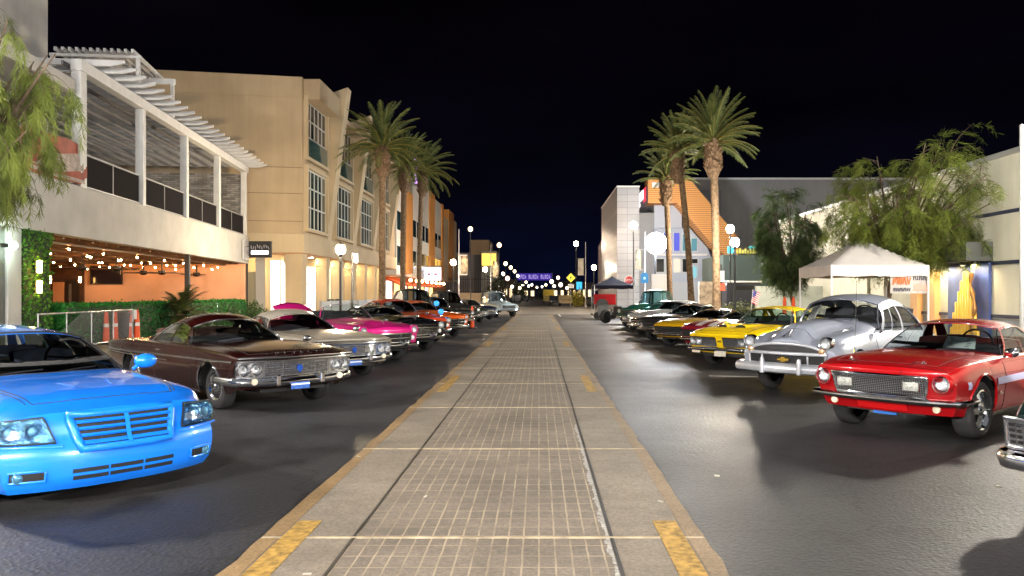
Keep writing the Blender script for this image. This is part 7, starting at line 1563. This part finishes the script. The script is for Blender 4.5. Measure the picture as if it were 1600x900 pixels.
MB().box(-1.1, -.3, -.28, .28, .45, .95).build('engine', mat('engine_grey', (.20, .20, .21), .4, .8), hr, bev=.04); MB().box(-.22, -.12, -.32, .32, .45, 1.0).build('radiator', BLACK, hr, bev=.02); MB().box(-3.0, -1.6, -.6, .6, .5, 1.05).build('body', mat('rod_black', (.01, .01, .012), .3, 0, .8), hr, bev=.12)
m_ = MB()
for sg in (-1, 1):
    for k in range(4): m_.tube([(-.4-.17*k, sg*.26, .8), (-.42-.17*k, sg*.42, .75), (-.6-.17*k, sg*.5, .5)], .03, 6)
m_.build('exhaust_pipes', CHROME, hr)
for sg in (-1, 1): MB().lathe([(.001, -.1), (.09, -.06), (.1, .02), (.001, .04)], 14, c=(.02, sg*.42, .75), axis='x').build('headlight', CHROME, hr)
# ------------------------------------------------------------------ park the cars
def rot(deg): return R(deg)
car_magnum((-4.12, 7.15, 0), -39)
PBR = mat('paint_brown', (.020, .0018, .0012), .24, .25, 1.0, noise=(9, .06), spec=.3, coatr=.12)
car_impala61((-4.19, 12.45, 0), -43, PBR, 'dark brown sixties hardtop with chrome quad lamp grille beside the blue wagon')
TAN = mat('paint_champagne', (.45, .40, .33), .32, .2, .4, noise=(9, .05))
car_impala61((-4.25, 16.3, 0), -44, TAN, 'champagne sixties convertible style car with pale blue grille panel behind the brown hardtop', name='champagne_hardtop', lettering=False, lod=1, blue=mat('blue_white_panel', (.30, .42, .70), .15, .9), gl=glass_mat('pink_tint_glass', (.62, .42, .50), .05))  # blue reflection is put into the grille panel colour
MAG = mat('paint_magenta', (.62, .012, .20), .28, .1, .8, spec=.3, noise=(9, .05)); WHI = mat('white_interior', (.6, .55, .55), .6)
pk = car_fifties('pink_convertible', 'hot pink fifties convertible with its trunk lid raised', (-4.25, 20.2, 0), -44, MAG, front='bar', fat=True, open_=True, roofm=None, zoff=.02)
tl_ = MB(); tl_.grid(8, 8, lambda a, b: (-3.30-.95*b*.75, (2*a-1)*.62*(1-.12*b), 1.05+.42*b-.10*(2*a-1)**2)); tl_.build('trunk_lid', MAG, pk.root, smooth=60, solid=.03)
BLK = mat('paint_black', (.006, .006, .008), .2, .1, .8, spec=.3); BLK2 = mat('paint_charcoal', (.018, .018, .02), .28, .1, .8, spec=.3)
car_fifties('black_sedan', 'black fifties sedan with a busy full chrome grille beside the pink convertible', (-4.05, 24.1, 0), -45, BLK, H=1.36, front='chrome', fat=False, gl=GLASS_D)
ORD = mat('paint_orange_red', (.62, .055, .006), .28, .1, .8, spec=.3); REDP = mat('paint_deep_red', (.45, .008, .01), .28, .1, .8, spec=.3)
car_fifties('orange_hardtop', 'orange fifties hardtop with deep red lower sides', (-4.3, 28.3, 0), -45, ORD, H=1.55, front='bar', lower=REDP, gl=GLASS_D)
car_fifties('orange_sedan', 'bright orange fifties sedan mostly hidden behind the orange and red hardtop', (-4.0, 32.0, 0), -45, mat('paint_bright_orange', (.68, .10, .004), .28, .1, .8, spec=.3), H=1.45, front='bar', fat=True, lod=0, gl=GLASS_D)
car_pickup('black_pickup', 'tall black pickup behind the orange cars', (-4.9, 36.0, 0), -45, BLK, H=1.98, gl=GLASS_D)
car_fifties('black_coupe', 'black fat fendered coupe by the lone orange cone', (-4.4, 39.8, 0), -46, BLK2, H=1.60, front='bar', fat=True, lod=0, gl=GLASS_D)
car_pickup('dark_truck', 'dark grey old truck second beyond the lone cone', (-4.3, 43.8, 0), -46, BLK2, H=1.9, gl=GLASS_D)
car_muscle('dark_green_sedan', 'dark green sedan in the far left row', (-4.2, 48.3, 0), -46, mat('paint_dark_green', (.012, .035, .022), .28, .1, .8, spec=.3), H=1.42, lod=0, front='chrome')
car_muscle('navy_coupe', 'navy coupe with pale bumper second last in the far left row', (-3.9, 53.5, 0), -48, mat('paint_navy', (.012, .02, .05), .28, .1, .8, spec=.3), H=1.38, lod=0, front='chrome')
car_pickup('white_pickup', 'pale blue white pickup at the end of the left row', (-2.6, 59.5, 0), -55, mat('paint_pale', (.42, .50, .52), .3, .1, .8, spec=.3), H=1.95, gl=glass_mat('pale_glass', (.8, .95, 1), .3))
# right row
car_mustang((4.63, 10.02, 0), -139)
SILV = mat('paint_silver_blue', (.43, .47, .58), .28, .35, .9, noise=(7, .06))
car_chevy51((4.72, 14.0, 0), -137, SILV)
YELP = mat('paint_yellow', (.86, .58, .008), .28, .0, .4, noise=(9, .04))
car_olds((4.78, 18.85, 0), -137, YELP)
MAR = mat('paint_maroon', (.22, .008, .02), .26, .1, .8, spec=.3)
car_muscle('maroon_coupe', 'maroon muscle coupe with black grille and white hood stripe, between two yellow cars', (5.15, 22.5, 0), -137, MAR, H=1.30, front='dark', lamps=4, open_=True, stripe=mat('stripe_white', (.6, .55, .55), .35, 0, 1), zoff=.02)  # white stripes paint the pale reflection on the hood
car_muscle('yellow_sports_car', 'low yellow sports car with pointed nose left of the maroon coupe', (4.85, 26.0, 0), -137, mat('paint_golden', (.70, .40, .008), .28, .1, .8, spec=.3), H=1.22, front='dark', lamps=4, bump=True, wid=.90, gl=GLASS_D, roofm=BLK, zoff=-.04)
car_muscle('black_muscle_car', 'black muscle car with cloudy reflections on its hood behind the yellow sports car', (4.8, 29.6, 0), -137, BLK2, H=1.34, front='dark', gl=GLASS_D, lod=0)
car_fifties('primer_coupe', 'matte grey primer coupe with a covered nose in the right row', (4.85, 33.2, 0), -137, mat('grey_primer', (.16, .16, .165), .6), H=1.46, front='bar', fat=True, lod=0, gl=GLASS_D)
car_muscle('dark_teal_sedan', 'dark teal sedan with pale roof before the green pickup', (5.0, 37.0, 0), -137, mat('paint_teal', (.01, .035, .04), .28, .1, .8, spec=.3), H=1.42, front='chrome', lod=0, roofm=mat('roof_pale_green', (.22, .28, .22), .3, .1, 1))
car_pickup('green_pickup', 'dark green old pickup with a pale roof on the right', (5.1, 41.0, 0), -140, mat('paint_forest', (.010, .07, .05), .3, .1, .8, spec=.3), H=1.95, gl=glass_mat('aqua_glass', (.45, .70, .75), .12))
# corner of a dark green sixties car, lower right
DG = mat('paint_bottle_green', (.012, .03, .028), .25, .1, .8, spec=.3)
c = car_muscle('green_chrome_sedan', 'dark bottle green sedan with heavy chrome nose cut off by the lower right corner', (4.74, 5.95, 0), -139, DG, H=1.38, front='chrome', lamps=3, wid=.93, zoff=.03)
g = MB()
for sg in (-1, 1):
    fpatch(c, sg*.48, sg*.885, .545, .755, .018, CHROME_W, 'lamp_panel')
    b = MB(); fframe(c, b, sg*.46, sg*.90, .535, .765, .022, .016); b.build('lamp_frame', CHROME, c.root, smooth=60)
    sl = MB()
    for i in range(4): fpatch(c, sg*.78, sg*.875, .565+.045*i, .588+.045*i, .022, None, '', build=False, mb=sl, nu=3, nv=1)
    sl.build('lamp_panel_slot', CAVITY, c.root)
    lamp(c, c.F(sg*.62, .65, .045), .09, .028, .06)
    o = MB().box(-.02, .012, -.07, .07, -.022, .022).build('turn_signal', AMBER, c.root, bev=.006); o.location = c.F(sg*.62, .455, .125)
bumper(c, .44, .16, .075, .86, .4, n=14, name='bumper_face')
car_muscle('navy_coupe', 'dark navy car parked beyond the red coupe at the right edge', (9.6, 14.6, 0), -139, mat('paint_navy_dark', (.012, .014, .05), .28, .1, .8, spec=.3), H=1.36, lod=0)
for k, (px, py, d_) in enumerate(((682, 474, 29.2), (689, 487, 28.3))):
    b_ = thing('glowing_ball', ['upper small glowing blue ball beside the hood of the orange hardtop', 'lower small glowing blue ball on the hood of the orange hardtop'][k], 'light', (X(px, d_), d_, Z(py, d_))); MB().ball((0, 0, 0), .10, 12, 8).build('shell', glow('blue_ball', (.02, .30, .9), .5), b_, smooth=80); MB().lathe([(.03, -.14), (.05, -.10), (.04, -.09)], 10).build('base', BLACK, b_)  # round blue reflections modelled as self-lit balls
# far vehicles beyond the junction
def far_van(name, label, px, d_, w_, h, m, gm=WGD):
    t_ = thing(name, label, 'vehicle', (X(px, d_), d_, 0)); MB().prism([(0, .4), (0, h*.55), (.9, h*.62), (1.3, h), (4.4, h), (4.5, .4)], lambda a, b, t: (t, a, b), -w_/2, w_/2).build('body', m, t_, bev=.08); MB().quad((-w_*.42, .98, h*.66), (w_*.42, .98, h*.66), (w_*.40, 1.24, h*.93), (-w_*.40, 1.24, h*.93)).build('windshield', gm, t_)
    for xx in (-w_/2+.12, w_/2-.12):
        for yy in (.8, 3.6): MB().lathe([(.001, -.1), (.32, -.1), (.33, .1), (.001, .1)], 14, c=(xx, yy, .33), axis='x').build('wheel', RUBBER, t_)
    for xx in (-w_*.38, w_*.38): MB().ball((xx, -.02, h*.42), .12, 8, 6).build('headlight', LENS, t_)
    return t_
far_van('delivery_van', 'small yellow van facing us far down the street', 857, 150, 2.0, 2.6, mat('far_yellow', (.60, .42, .03), .4, 0, .5))
far_van('cream_car', 'cream car parked beyond the junction on the right', 884, 118, 2.0, 1.6, mat('far_cream', (.60, .45, .20), .4, 0, .5))
far_van('dark_car', 'dark car left of the cream car beyond the junction', 868, 125, 1.9, 1.5, BLK2)
far_van('pale_car', 'pale car low behind the end of the left row', 806, 160, 1.9, 1.5, mat('far_pale', (.4, .4, .38), .4, 0, .5))
far_van('grey_car', 'grey car far up the street under the violet banner', 818, 185, 1.9, 1.5, mat('far_grey', (.2, .2, .2), .4, 0, .5))
for k, (px, d_, h_) in enumerate(((777, 118, 4.2), (812, 175, 4.5), (895, 180, 6.0), (848, 230, 3.5))):
    shrub('street_tree', ['dim street tree beside the kiosk building', 'dim street tree under the left end of the violet banner', 'dark street tree behind the diamond sign', 'small dark tree at the far end of the street'][k], (X(px, d_), d_, .1), 1.6, 1.6, h_, 500, .5, mat('far_leaf', (.05, .06, .03), .7, noise=(1, .4)), 80+k, cat='tree')
